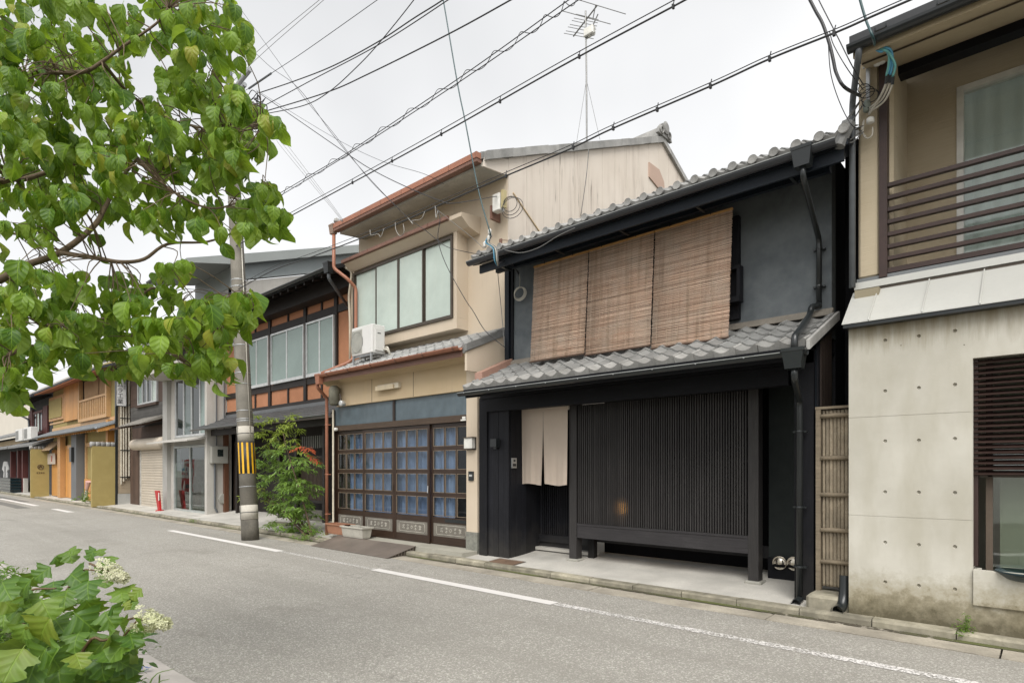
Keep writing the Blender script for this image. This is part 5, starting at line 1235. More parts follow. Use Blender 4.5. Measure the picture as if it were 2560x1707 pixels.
for z in (1.1, 2.1, 3.3): Bx('riser_clamp', BLACKPL, wh, CX1 + .02, CX1 + .09, 6.77, 7.1, z, z + .03)
def cp(p): return PX(p, DWh)
Bx('upper_rail', CEDP, wh, CX0, CX1 - .05, DWh - .05, DWh - .001, 3.28, 3.42); Bx('middle_rail', CEDP, wh, cp(127), cp(168), DWh - .04, DWh - .001, 3.62, 3.70)
f = Bx('louvre_frame', CEDH, wh, cp(128), cp(164), DWh - .09, DWh - .001, 3.78, 4.95)
for i in range(12):
    a = cp(129.5); b_ = cp(161); xx = a + (b_ - a) * i / 12; Bx('louvre_slat', OLV, f, xx + .01, xx + (b_ - a) / 12 - .01, DWh - .12, DWh - .091, 3.9, 4.80)
boards(wh, CED, cp(168), cp(204), DWh - .14, DWh - .05, 3.60, 5.3, .35, 'cedar_board')
Bx('balcony_recess', VOID, wh, cp(208), cp(275), DWh - .01, DWh - .001, 3.4, 5.2)
for p in (207, 276): Bx('balcony_post', CEDP, wh, cp(p) - .09, cp(p) + .09, DWh - .16, DWh - .002, 3.43, 5.2)
Bx('balcony_top_rail', CEDP, wh, cp(208), cp(275), DWh - .15, DWh - .05, 4.28, 4.36); Bx('balcony_base_rail', CEDP, wh, cp(208), cp(275), DWh - .15, DWh - .05, 3.43, 3.56)
for i in range(15):
    xx = cp(209.5) + (cp(273) - cp(209.5)) * i / 14; Bx('baluster', CEDP, wh, xx - .05, xx + .05, DWh - .12, DWh - .08, 3.561, 4.279)
for k, (a, b_) in enumerate(((212, 228), (226, 250), (248, 272))): curtain('reed_drape', cloth('tan_drape', (.45, .30, .18), (.36, .24, .14), trans=.1), wh, cp(a), cp(b_), DWh - .04, 3.7, 5.15, .04, .5, 40 + k)
MB().prism([(6.0, 5.05), (6.0, 5.13), (10, 6.7), (10, 6.6), (DWh + .1, 5.33)], 'x', CX0 - .3, CX1 + .1).build('roof', mat('dark_new_roof', (.06, .062, .068), .1), wh)
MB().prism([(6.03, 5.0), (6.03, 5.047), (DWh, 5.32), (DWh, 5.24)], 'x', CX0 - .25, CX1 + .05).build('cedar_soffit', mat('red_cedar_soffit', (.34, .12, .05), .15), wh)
# lower metal roof
MB().prism([(6.08, 2.90), (6.08, 2.96), (DWh - .05, 3.26), (DWh - .05, 3.16)], 'x', CX0 - .2, CX1 - .15).build('lower_roof', mat('light_metal_roof', (.34, .37, .39), .1, 1, 20, .4, .02, metal=.3), wh)
for i in range(52): xx = CX0 - .1 + i * .21; MB().prism([(6.075, 2.963), (6.075, 2.985), (DWh - .06, 3.285), (DWh - .06, 3.262)], 'x', xx, xx + .06).build('roof_seam', MATS['light_metal_roof'], wh)
MB().prism(gutter_poly(6.04, 2.93, .05), 'x', CX0 - .2, CX1 - .15).build('lower_gutter', GREYPIPE, wh)
MB().prism([(6.12, 2.78), (6.12, 2.895), (DWh, 3.14), (DWh, 2.95)], 'x', CX1 - .35, CX1 - .2).build('cedar_verge', CED, wh)
for i in range(30): xx = CX0 + .1 + i * .37; MB().prism([(6.15, 2.82), (6.15, 2.885), (DWh, 3.13), (DWh, 3.06)], 'x', xx, xx + .06).build('rafter', CED, wh)
# ground floor
Bx('cedar_panel', CED, wh, cp(137), cp(162), DWh - .12, DWh - .001, .12, 2.35); Bx('square_post', CEDH, wh, cp(163), cp(170), DWh - .3, DWh - .1, .1, 2.9)
boards(wh, CED, cp(170.5), cp(188), DWh - .1, DWh - .001, .12, 2.5, .3, 'cedar_board')
Bx('door_gap', VOID, wh, cp(188.2), cp(193), DWh - .04, DWh - .001, .12, 2.3); Bx('cedar_door', CED, wh, cp(193.2), cp(201), DWh - .07, DWh - .001, .12, 2.3); Bx('door_head', CEDP, wh, cp(178), cp(202), DWh - .14, DWh - .101, 2.32, 2.5)
Bx('grey_column', mat('slate_column', (.14, .145, .15), .12), wh, cp(202), cp(215), DWh - .35, DWh - .001, .1, 2.95)
Bx('cedar_frame', CEDP, wh, cp(216), cp(219), DWh - .06, DWh - .001, .1, 2.9); Bx('cedar_frame', CEDP, wh, cp(219.1), cp(262), DWh - .06, DWh - .001, 2.35, 2.52)
boards(wh, CED, cp(217), cp(250), DWh - .09, DWh - .061, .1, 1.0, .25, 'cedar_board')
Bx('corner_post', CED, wh, cp(281), cp(286), DWh - .22, DWh - .001, .1, 3.3)
aw = MB().add([(cp(128), 6.3, 2.32), (cp(155), 6.3, 2.32), (cp(160), DWh - .05, 2.78), (cp(132), DWh - .05, 2.78), (cp(128), 6.3, 2.30), (cp(155), 6.3, 2.30), (cp(160), DWh - .05, 2.76), (cp(132), DWh - .05, 2.76)], [(0, 1, 2, 3), (7, 6, 5, 4), (0, 4, 5, 1), (1, 5, 6, 2)]).build('reed_awning', cloth('cream_awning', (.52, .38, .24)), wh)
lmp = Bx('wall_lamp', BLACKPL, wh, cp(205), cp(210), DWh - .46, DWh - .351, 1.72, 2.35)
def olive_fin(label, xf, mark):
    ol = thing('garden_wall', (xf, 6.25, 0), label, 'wall', 'olive walls flanking the cedar house')
    Bx('plaster_body', OLV, ol, xf - .16, xf, 5.9, 6.62, .03, 2.42 if mark else 2.28)
    zt_ = 2.42 if mark else 2.28
    for i in range(5):
        y0 = 5.86 + .16 * i; MB().lathe((xf - .08, y0, zt_ + .03), [(.10, 0), (.105, .02), (.10, .155)], 10, 'y').build('coping_tile', TILEB, ol, smooth=True)
    return ol
olive_fin('olive plaster wall end with tiled coping nearest the white pipes', -25.92, False)
of = olive_fin('olive plaster wall end with a round brown crest', -36.9, True)
CRS = plain('crest_brown', (.07, .04, .015), .6); zc = PZ(102, 1167, 6.25); yc = 6.28; xf = -36.9
MB().ring((xf + .008, yc, zc), (1, 0, 0), .115, .016, 24).build('crest_ring', CRS, of)
MB().prism([(yc - .09, zc - .06), (yc - .05, zc + .04), (yc, zc + .09), (yc + .05, zc + .04), (yc + .09, zc - .06), (yc + .03, zc - .05), (yc, zc + .01), (yc - .03, zc - .05)], 'x', xf + .001, xf + .015).build('crest_mark', CRS, of)
for i in range(4):
    y0 = yc - .16 + .085 * i
    MB().box(xf + .001, xf + .01, y0, y0 + .06, zc - .27, zc - .25).box(xf + .001, xf + .01, y0 + .022, y0 + .036, zc - .30, zc - .271).box(xf + .001, xf + .01, y0, y0 + .06, zc - .32, zc - .301).build('small_character', CRS, of)
n2 = thing('shop_curtain', P(126, 1150, 6.6), 'small cream shop curtain with red mark beside the olive wall', 'curtain')
xa_, xb_ = PX(116, 6.55), PX(137, 6.55)
curtain('cloth', cloth('cream_cloth', (.62, .54, .45)), n2, xa_, xb_, 6.55, PZ(126, 1160, 6.55), PZ(126, 1133, 6.55), .02, .6, 4); Bx('red_mark', plain('red_mark', (.3, .05, .03), .7), n2, xb_ - .55, xb_ - .38, 6.51, 6.515, PZ(126, 1154, 6.55), PZ(126, 1139, 6.55))
fp = thing('fold_parasol', P(217, 1250, 6.3), 'furled white and pink umbrella leaning by the olive wall', 'umbrella')
MB().tube([P(214, 1248, 6.3), P(217, 1225, 6.3), P(221, 1205, 6.32)], [.07, .05, .09], 8).build('white_canopy', WHITEP, fp); MB().tube([P(217, 1225, 6.28), P(221, 1203, 6.3)], [.05, .1], 8).build('pink_canopy', plain('pink_cloth', (.6, .36, .33), .8), fp)
# ------------------------------------------------------------------ old dark house and the far shop
RED = mat('red_brown_shutter', (.12, .035, .03), .2, 2, 30, .6, .1, grain=(40, 40, 2))
dh = thing('old_dark_house', (-40, 6.9, 0), 'old dark two-storey house with red-brown shutters left of the cedar house', 'house')
EX0, EX1 = -43.4, -37.05
Bx('body', mat('smoke_black_wall', (.045, .047, .048), .25, 1, 20, .8), dh, EX0, EX1, 6.9, 14, .05, 5.2)
def ep(p): return PX(p, 6.9)
for a, b_ in ((76, 86), (113, 124)): boards(dh, RED, ep(a), ep(b_), 6.80, 6.88, 3.1, 4.7, .5, 'shutter')
glazed('window', ep(88), ep(112), 6.84, 3.3, 4.55, 3, RED, [DGLASS, FROST, DGLASS], dh, .12)
Bx('window_sill', RED, dh, ep(86), ep(113), 6.6, 6.8, 3.05, 3.25)
MB().prism([(5.9, 4.95), (5.9, 5.06), (10, 6.9), (10, 6.7), (6.95, 5.3)], 'x', EX0 - .8, EX1 + .1).build('roof', MATS['dark_slate'], dh)
for i in range(9): xx = EX0 - .6 + i * .75; MB().prism([(5.95, 4.82), (5.95, 4.94), (6.9, 5.26), (6.9, 5.14)], 'x', xx, xx + .1).build('rafter', TIMB, dh)
MB().prism([(5.95, 2.55), (5.95, 2.66), (6.9, 3.0), (6.9, 2.9)], 'x', EX0 - 1.5, EX1 + .2).build('lower_roof', mat('old_grey_roof', (.18, .18, .175), .2, 3, 30, .7), dh)
for p in (42, 60, 72): Bx('post', RED, dh, ep(p) - .15, ep(p) + .15, 6.6, 6.85, .1, 2.5)
Bx('stone_plinth', PCON, dh, ep(42), ep(60), 6.62, 6.8, .05, .9); Bx('stone_plinth', PCON, dh, ep(68), ep(76), 6.62, 6.8, .05, .9)
downpipe(dh, rounded([(EX0 - .6, 5.95, 4.85), (ep(80), 6.75, 4.2), (ep(84), 6.75, 2.9)], .1), .05, GREYPIPE)
for k, (p0, p1) in enumerate(((44, 60), (66, 82))):
    a2 = thing('air_conditioner', P((p0 + p1) / 2, 1110, 6.3), ('far air conditioner on the old roof, left one', 'far air conditioner on the old roof, right one')[k], 'air conditioner', 'air conditioners on the old dark house')
    xa_, xb_ = PX(p0, 6.3), PX(p1, 6.3); MB().bbox(xa_, xb_, 6.2, 6.5, 2.95, 3.6, .02).build('casing', WHT, a2); Bx('grille', MATS['louvre_dark'], a2, xa_ + .1, (xa_ + xb_) / 2, 6.19, 6.199, 3.02, 3.52)
fs = thing('far_shop', (-52, 6.9, 0), 'dark old shop at the far left end of the street', 'shop')
Bx('body', MATS['smoke_black_wall'], fs, -66, -44, 7.0, 14, .05, 3.4); MB().prism([(5.9, 2.55), (5.9, 2.66), (7.1, 3.0), (7.1, 2.9)], 'x', -66, -43.6).build('lower_roof', MATS['old_grey_roof'], fs)
Bx('ochre_band', BEIB, fs, -66, -44, 6.9, 6.999, 2.9, 3.25); MB().prism([(6.4, 3.3), (6.4, 3.42), (9, 4.4), (9, 4.2)], 'x', -66, -43.8).build('upper_roof', MATS['old_grey_roof'], fs)
hp_ = thing('happi_coat', P(14, 1175, 6.6), 'white happi coat hanging in front of the far shop', 'coat')
xa_, xb_ = PX(6, 6.6), PX(22, 6.6); z0, z1 = PZ(14, 1196, 6.6), PZ(14, 1153, 6.6); xm = (xa_ + xb_) / 2
MB().prism([(xa_, z1 - .5), (xa_ + .5, z1 - .05), (xm - .4, z1), (xm + .4, z1), (xb_ - .5, z1 - .05), (xb_, z1 - .5), (xb_ - .6, z1 - .65), (xb_ - .5, z0), (xa_ + .5, z0), (xa_ + .6, z1 - .65)], 'y', 6.58, 6.63).build('coat_body', cloth('white_cotton', (.68, .68, .67)), hp_); Bx('dark_mark', INK, hp_, xm - .15, xm + .15, 6.57, 6.579, z1 - 1.0, z1 - .3)
for i in range(5):
    cr_ = thing('crate', (PX(20, 6.3), 6.3, .06 + .17 * i), 'black plastic crate, %s of the far stack' % ('lowest', 'second up', 'third up', 'fourth up', 'topmost')[i], 'crate', 'stacked black crates')
    xa_, xb_ = PX(5, 6.3), PX(37, 6.3); z0 = .06 + .17 * i
    MB().box(xa_, xb_, 6.1, 6.6, z0, z0 + .13).build('tub', MATS['blue_black_glaze'], cr_); Bx('rim', BLACKPL, cr_, xa_ - .05, xb_ + .05, 6.07, 6.63, z0 + .131, z0 + .165)
pb = thing('pale_building', (-70, 16, 0), 'large pale plastered building far behind the old houses', 'building')
Bx('wall', mat('pale_far_plaster', (.58, .54, .47), .06, .3, 20, .9), pb, -120, -45, 14.5, 24, 0, 10.2); Bx('parapet', PCON, pb, -120, -44.8, 14.4, 24, 10.2, 10.5)

# vending machine across the street, seen only as a reflection in the glass doors
vm = thing('vending_machine', (-38, .3, .08), 'red vending machine across the street, mirrored in the glass doors', 'vending machine')
VR = plain('vending_red', (.55, .02, .02), .35)
Bx('cabinet', plain('vending_grey', (.45, .45, .44), .5), vm, -38.9, -37.4, -.3, .44, .08, 2.0); Bx('front_door', VR, vm, -38.9, -37.4, .441, .45, .08, 2.0)
Bx('display', plain('vending_white', (.75, .75, .72), .3), vm, -38.85, -37.6, .451, .47, .9, 1.9)
for r in range(3):
    for c_ in range(5): Bx('can', (VR, BLUEW, WHITEP)[(r + c_) % 3], vm, -38.75 + .17 * c_, -38.64 + .17 * c_, .471, .5, 1.08 + .26 * r, 1.24 + .26 * r)
Bx('tray', BLACKPL, vm, -38.6, -37.9, .451, .48, .3, .5)
# ------------------------------------------------------------------ utility pole
POLE = mat('old_pole_concrete', (.205, .19, .16), .25, 2.5, 50, .85, .3, streak=.7, streakc=(.075, .065, .05))
DP = 5.36
pb_, pt_ = P(626, 1348, DP), P(573, 200, DP); pb_.z = 0
def pc(y):
    zz = lambda yy: CAMZ + (HY - yy) / (B_ / DP * (626 - VPX)) * 1.0
    f = (1348 - y) / (1348 - 200); return pb_.lerp(pt_, f)
def prad(y): return .164 - .048 * (1348 - y) / 1148
up = thing('utility_pole', tuple(pb_), 'leaning concrete utility pole with yellow and black guard', 'utility pole')
MB().tube([pc(1352), pc(1000), pc(600), pc(250)], [prad(1348), prad(1000), prad(600), prad(250)], 24).build('shaft', POLE, up, smooth=True)
MB().tube([pc(251), pc(0), pc(-200)], [.07, .065, .06], 14).build('top_extension', plain('pale_blue_sleeve', (.42, .47, .50), .5), up, smooth=True)
def sleeve(name, y0, y1, d, m, n=24): return MB().tube([pc(y0), pc(y1)], [prad(y0) + d, prad(y1) + d], n).build(name, m, up, smooth=True)
sleeve('dirty_foot', 1349, 1301, .003, mat('grimy_concrete', (.12, .11, .09), .35, 4, 30, .9, .3))
wsl = mat('off_white_band', (.46, .43, .37), .15, 3, 30, .7, .05)
for y0, y1 in ((1300, 1266), (1113, 1078)):
    b0 = sleeve('white_band', y0, y1, .006, wsl)
    ym = (y0 + y1) / 2; MB().tube([pc(ym + .8), pc(ym - .8)], [prad(ym) + .008] * 2, 24).build('band_line', BLACKPL, b0, smooth=True)
    MB().box(pc(ym).x - .004, pc(ym).x + .004, pc(ym).y - prad(ym) - .011, pc(ym).y - prad(ym) + .01, pc(y0).z, pc(y1).z).build('band_seam', BLACKPL, b0)
gd_ = sleeve('guard_sleeve', 1191, 1115, .006, plain('guard_black', (.03, .028, .026), .6))
YEL = plain('guard_yellow', (.72, .40, .015), .5)
for i in range(11):
    a0 = i * 2 * math.pi / 11 + .16; mb = MB()
    for y in (1190, 1116):
        for k in range(4):
            a = a0 + .24 * k / 3; r = prad(y) + .0095; c = pc(y); mb.v.append((c.x + r * math.cos(a), c.y + r * math.sin(a), c.z))
    mb.f = [(k, k + 1, k + 5, k + 4) for k in range(3)]; mb.build('yellow_stripe', YEL, gd_)
for y in (1040, 975, 948, 880, 718, 520, 455, 440, 735, 1222, 1060, 1065): MB().tube([pc(y + .9), pc(y - .9)], [prad(y) + .006] * 2, 20).build('steel_band', STEEL, up)
for y0, y1, dx, dy, r, m_ in ((1000, 450, -.16, -.02, .016, WHITEP), (800, 440, .14, .04, .012, GREYW), (1100, 640, .17, .02, .009, PALEW), (760, 420, -.19, .03, .02, STEEL)):
    MB().tube([pc(y0) + Vector((dx, dy, 0)), pc(y1) + Vector((dx, dy, 0))], r, 8).build('cable_riser', m_, up, smooth=True)
c = pc(868); MB().tube([c, P(560, 872, DP - .1)], .03, 8).build('lamp_arm', STEEL, up); MB().tube([P(566, 874, DP - .12), P(545, 862, DP - .25)], [.05, .035], 10).build('street_lamp', WHITEP, up)
Bx('tag_plate', WHITEP, up, pc(985).x - .24, pc(985).x - .17, DP - .05, DP - .04, pc(1000).z, pc(965).z)
for k, (y, L) in enumerate(((285, .95), (330, .8), (262, 1.2))):
    c = pc(y); MB().tube([c + Vector((-.5, -.12, -.05)), c + Vector((L, -.12, .12))], .045, 8).build('cross_arm', STEEL, up)
    for j in range(4):
        q_ = c + Vector((-.35 + j * (L + .2) / 4, -.12, .07 + .05 * j)); MB().lathe(tuple(q_), [(.03, 0), (.05, .03), (.035, .06), (.05, .09), (.02, .13)], 8).build('insulator', WHITEP if j % 2 else plain('brown_porcelain', (.07, .035, .02), .2), up)
for k in range(3): 
    q_ = P(592 + 14 * k, 300 + 14 * k, DP - .05); MB().tube([q_ + Vector((-.14, 0, -.09)), q_ + Vector((.16, 0, .10))], .075, 10).build('closure', GREYPIPE, up, smooth=True)
rr = random.Random(5); mb = MB()
for k in range(46):
    a = P(rr.uniform(585, 650), rr.uniform(230, 320), DP + rr.uniform(-.3, .3)); pts = [a]
    for j in range(4): pts.append(pts[-1] + Vector((rr.uniform(-.16, .16), rr.uniform(-.12, .12), rr.uniform(-.16, .14))))
    mb.tube(spline(pts, 4), rr.choice((.006, .008, .011)), 5)
stuff(mb.build('wire_tangle', WIREM, up, smooth=True))
for k in range(2): MB().tube([pc(462) + Vector((-.35, -.1, .04 - .1 * k)), pc(462) + Vector((.3, -.1, .04 - .1 * k))], .014, 6).build('stay_bracket', STEEL, up)
# ------------------------------------------------------------------ overhead cables
def cable(label, pts, D, r=.009, m=None, name='overhead_cable', n=8):
    v = [P(p[0], p[1], (p[2] if len(p) > 2 else D)) for p in pts]
    sp = spline(v, n); b = sp[len(sp) // 2]
    if pts[-1][1] < 0: sp.append(sp[-1] + (sp[-1] - sp[-2]).normalized() * 14)
    if pts[0][1] < 0: sp.insert(0, sp[0] + (sp[0] - sp[1]).normalized() * 8)
    if pts[-1][0] < 40: sp.append(sp[-1] + (sp[-1] - sp[-2]).normalized() * 20)
    o = MB().tube(sp, r * .85, 6).build(name, m or WIREM, base=tuple(b), smooth=True)
    return tag(o, label, 'cable')
cable('thick black cable, upper of the pair running from pole top to top edge', [(650, 232), (731, 205), (831, 166), (942, 107), (1035, 46), (1108, 0), (1220, -80)], 5.3, .0105)
cable('thick black cable, lower of the pair running from pole top to top edge', [(645, 272), (685, 252), (781, 200), (949, 111), (1121, 0), (1250, -90)], 5.25, .0085)
cable('thick black cable sagging from the pole below the crossing pair', [(640, 283), (658, 280), (815, 232), (924, 184), (1121, 86), (1278, 0), (1420, -80)], 5.2, .0105)
cable('black cable bending steeply upward past the crossing pair', [(640, 288), (658, 286), (760, 264), (824, 229), (892, 168), (949, 107), (1035, 0), (1090, -80)], 5.2, .0085)
w5 = [(640, 525), (671, 507), (871, 386), (1146, 207), (1400, 32), (1480, -22)]
cable('lower strand of the spiral-lashed line over the beige roof', w5, 5.3, .007)
cable('upper strand of the spiral-lashed line over the beige roof', [(640, 518), (671, 500), (790, 430), (871, 381), (1146, 197), (1400, 16), (1480, -40)], 5.3, .007)
sp = spline([P(a, b, 5.3) for a, b in w5], 60); mb = MB(); pts = []
for i, q_ in enumerate(sp):
    a = i * .42; pts.append(q_ + Vector((0, math.cos(a) * .035, .035 + math.sin(a) * .045)))
tag(mb.tube(pts, .0045, 4).build('lashing_wire', WIREM, base=tuple(sp[100]), smooth=True), 'thin wire wound in spirals around the line over beige roof', 'cable')
w6 = [(560, 632), (703, 553), (881, 457), (1103, 336), (1400, 168), (1683, 17), (1760, -25)]
HVY = cable('heavy cable with clips running just above the beige eaves to the top edge', w6, 5.3, .0105)
cable('messenger wire hugging the heavy cable above the beige eaves', [(560, 624), (703, 545), (881, 448), (1103, 325), (1400, 156), (1683, 2), (1760, -40)], 5.3, .006)
w7 = [(300, 838), (411, 770), (500, 715), (578, 733), (683, 676), (780, 642), (955, 575), (1123, 502), (1265, 440), (1420, 375), (1533, 321), (1776, 216), (1924, 148), (2094, 80), (2180, 42), (2300, -10)]
w7 = w7[3:]
LNG = cable('long black cable crossing in front of the beige house and black roof', w7, 5.3, .010)
cable('thin messenger wire above the long cable crossing the beige house', [(a, b - 9) for a, b in w7], 5.3, .005)
cable('black cable running left from the pole behind the leaves', [(578, 733), (500, 700 + 24), (411, 739), (250, 840), (120, 905), (0, 960)], 5.5, .0105)
cable('thin black cable running left from the pole toward the cedar house', [(575, 745), (450, 770), (300, 850), (150, 925), (20, 985)], 5.6, .008)
clipm = MB().box(-.01, .01, -.014, .014, -.02, .02).tube([(0, 0, .015), (.012, 0, .06)], .005, 5).mesh('cable_clip'); clipm.materials.append(WIREM)
for k, (p, y, d) in enumerate(((881, 457, 5.29), (1103, 336, 5.29), (980, 403, 5.29), (1250, 254, 5.29), (1448, 142, 5.29), (1683, 17, 5.29), (1265, 440, 5.29), (1433, 369, 5.29), (1533, 321, 5.29), (1643, 274, 5.29), (1776, 216, 5.29), (1924, 148, 5.29), (2085, 84, 5.29))):
    inst(clipm, 'cable_clip', HVY if k < 6 else LNG, P(p, y, d))
cable('teal-black drop cable falling from the top edge to the black roof corner', [(1096, -60), (1108, 0), (1144, 211), (1163.6, 307), (1196, 475), (1224, 577), (1226, 590, 6.1)], 5.9, .011, TEALW)
cable('pair of thin wires slanting down from upper left past the pole', [(540, -10), (581, 70), (667, 160), (746, 221), (831, 336), (917, 439), (1013.6, 539), (1065, 577), (1095, 602), (1128, 621), (1216, 640)], 6.0, .006)
cable('thin wire slanting down from the upper left beside the tree tip', [(580, -10), (603, 25), (667, 114), (703, 164), (760, 245), (831, 330), (920, 445), (1000, 525)], 5.8, .005)
cable('black wire from the pole to the junction box under the gable', [(645, 232), (658, 240), (863.6, 382), (940, 430), (1024, 471), (1101, 502), (1136.5, 508), (1235, 492, 6.9), (1248, 490, 7.0)], 5.6, .008)
cable('thin wire from pole crossing down to the copper eaves', [(640, 225), (760, 300), (863, 360), (960, 405), (1060, 435), (1110, 460, 6.4)], 5.6, .004)
cable('upper of two faint wires crossing the sky at top left', [(560, 205), (671, 105), (799, 0), (830, -30)], 5.3, .005, GREYW)
cable('lower of two faint wires crossing the sky at top left', [(570, 215), (671, 121), (810, 0), (840, -30)], 5.3, .005, GREYW)
cable('thin wire with thick sleeve rising from the pole', [(615, 226), (678, 184), (760, 130), (944, 0), (990, -34)], 5.3, .006)
tag(MB().tube([P(622, 222, 5.28), P(678, 184, 5.28)], .018, 8).build('cable_sleeve', GREYPIPE, base=tuple(P(650, 203, 5.28))), 'thick grey sleeve around the thin wire above the pole', 'cable sleeve')
for k in range(3): cable(('left', 'middle', 'right')[k] + ' of three faint wires descending to the copper eaves corner', [(690 + 6 * k, 345), (706 + 7 * k, 371 - 3 * k), (842 + 3 * k, 536), (846, 548)], 6.2, .004, GREYW)
cable('black wire dropping across the frosted window to the lower roof', [(1087, 514), (1100, 545), (1095, 597), (1114.5, 660), (1161, 745), (1183, 778), (1214, 828), (1262, 868)], 6.4, .007)
cable('thin wire slanting from the long cable across the stucco wall', [(1087, 520), (1175, 590), (1210, 622)], 6.5, .005, GREYW)
cable('thick knotted black cable descending to the stucco pier at right', [(2000, -50), (2024.6, 0), (2040, 30), (2057, 61), (2074, 112), (2083, 150), (2091, 184), (2111, 218), (2150, 240, 6.3)], 5.6, .017)
cable('thin wire descending beside the thick cable to the stucco pier', [(2030, -40), (2046.7, 0), (2090, 85), (2131.7, 168), (2160, 215, 6.3)], 5.6, .006)
cable('second thin wire descending to the stucco pier from the long cable', [(2074, 80), (2085, 115), (2120, 175), (2158, 225, 6.3)], 5.6, .005)
cable('slack thin wire hanging at the left of the stucco pier', [(2070, 100), (2078, 190), (2105, 270), (2135, 318), (2158, 315, 6.3)], 5.7, .005)
cable('teal cable coming down to the insulators at the right eaves', [(2140, -40), (2150, 0), (2166, 54), (2183, 96), (2187, 118, 6.1)], 5.6, .013, TEALW)
cable('grey cable sagging under the black upper gutter', [(1262, 625), (1300, 632), (1345, 620), (1395, 590), (1437, 570)], 6.05, .006, GREYW)
cable('thin pale wire running down the gable from the roof edge', [(1472, 372, 9.3), (1466, 440, 9.2), (1452, 540, 9.2)], 9.2, .008, GREYW)
cable('grey wire dropping down the beige wall beside the black post', [(1243, 668), (1246, 700), (1252, 760), (1262, 870)], 6.6, .006, GREYW)
cs = thing('cable_anchor', P(1228, 600, 6.1), 'cluster of insulators and blue service wires at the black roof corner', 'cable fitting')
for k, (p, y) in enumerate(((1224, 580), (1222, 596), (1212, 612))): c = P(p, y, 6.05); MB().lathe(tuple(c), [(.015, -.04), (.03, -.02), (.02, 0), (.03, .02), (.012, .045)], 8).build('insulator', WHITEP, cs, smooth=True)
for k in range(4): MB().tube(spline([P(1224 + 2 * k, 588, 6.05), P(1214 + 3 * k, 606, 6.03), P(1232 + 3 * k, 620, 6.02), P(1236 + 3 * k, 650, 6.03), P(1243 + k, 664, 6.1)], 5), .008, 6).build('service_wire', (BLUEW, TEALW, PALEW, GREYW)[k], cs, smooth=True)
for k in range(3): MB().tube(spline([P(1243, 664, 6.1), P(1252 + 4 * k, 652, 6.25), P(1275 + 3 * k, 660, 6.5), P(1298, 682 + 4 * k, 6.9)], 5), .006, 6).build('black_lead', WIREM, cs, smooth=True)
MB().box(P(1250, 600, 6.6).x, P(1256, 600, 6.6).x, 6.58, 6.6, P(1250, 622, 6.6).z, P(1250, 599, 6.6).z).tube([P(1250, 600, 6.6), P(1280, 602, 6.6)], .006, 5).build('wall_bracket', COPPERD, cs)
for k, pts in enumerate((((925, 575), (928, 588), (945, 585), (952, 592), (960, 572)), ((988, 556), (990, 575), (1000, 590), (1010, 580), (1008, 560)), ((1020, 545), (1032, 560), (1030, 552), (1052, 548), (1062, 530)), ((1088, 515), (1090, 545), (1094, 528)))):
    MB().tube(spline([P(a, b, 5.27 - .02 * (i % 2)) for i, (a, b) in enumerate(pts)], 6), .005, 5).build('tie_wire', plain('tie_grey', (.26, .25, .23), .5), LNG, smooth=True)
# ------------------------------------------------------------------ television antenna
an = thing('tv_antenna', P(1466, 352, 9.39), 'tall television antenna on the beige roof', 'antenna')
DA = 9.4; GREYA = plain('antenna_grey', (.20, .20, .195), .4, .6)
MB().tube([P(1467, 360, DA), P(1466, 180, DA), P(1464, 28, DA)], .016, 6).build('mast', GREYA, an)
def bar(nm_, a, b, r=.008, d0=0, d1=0): return MB().tube([P(a[0], a[1], DA + d0), P(b[0], b[1], DA + d1)], r, 5).build(nm_, GREYA, an)
bar('boom', (1433, 92), (1493, 14), .014); bar('boom', (1468, 95), (1495, 36), .012); bar('short_bar', (1482, 50), (1489, 14), .0105)
for (a, b) in (((1405, 28), (1526, 61)), ((1445, 0), (1564, 36))): bar('dipole', a, b, .008)
for i in range(7): bar('director', (1410 + 5 * i, 84 - 8 * i + 2 * (i % 2)), (1484 + 2 * i, 98 - 8 * i), .006)
MB().bbox(P(1462, 80, DA).x, P(1485, 80, DA).x, DA - .05, DA + .05, P(1470, 92, DA).z, P(1470, 72, DA).z, .01).build('amplifier', WHITEP, an)
for k, (p, y) in enumerate(((1440, 366), (1500, 350), (1467, 380))): bar('stay', (1466, 200), (p, y), .004, 0, .3 * k)
# ------------------------------------------------------------------ vegetation
def leaf_mesh(L, W, bend, fold, shape, n=8, twist=0.0, wav=0.0, seed=0):
    """leaf along +y, normal +z; returns verts, faces, uvs"""
    rr = random.Random(seed); v, f, uv = [], [], []
    K = (-1.0, -.55, 0.0, .55, 1.0)
    for i in range(n + 1):
        u = i / n; w = W * shape(u); ang = bend * u * u
        y = L * (u if abs(bend) < 1e-3 else math.sin(bend * u) / bend); z = -L * bend * u * u * .5
        for k in K:
            x = w * k; zz = z + abs(x) * fold + wav * math.sin(u * 11 + k * 2 + seed) * abs(k)
            tw = twist * u; v.append((x * math.cos(tw), y, zz + x * math.sin(tw))); uv.append((u, .5 + .5 * k * max(.12, shape(u) / .5)))
    m = len(K)
    for i in range(n):
        for j in range(m - 1): q = i * m + j; f.append((q, q + 1, q + m + 1, q + m))
    # petiole
    b = len(v); v += [(-.0015, -.018, .0), (.0015, -.018, .0), (.0015, .004, .001), (-.0015, .004, .001)]; uv += [(0, .5)] * 4; f.append((b, b + 1, b + 2, b + 3))
    return v, f, uv
def basis(d, nrm):
    d = Vector(d).normalized(); n = Vector(nrm); n = (n - d * n.dot(d))
    if n.length < 1e-4: n = d.orthogonal()
    n.normalize(); x = d.cross(n); return Matrix((x, d, n)).transposed()
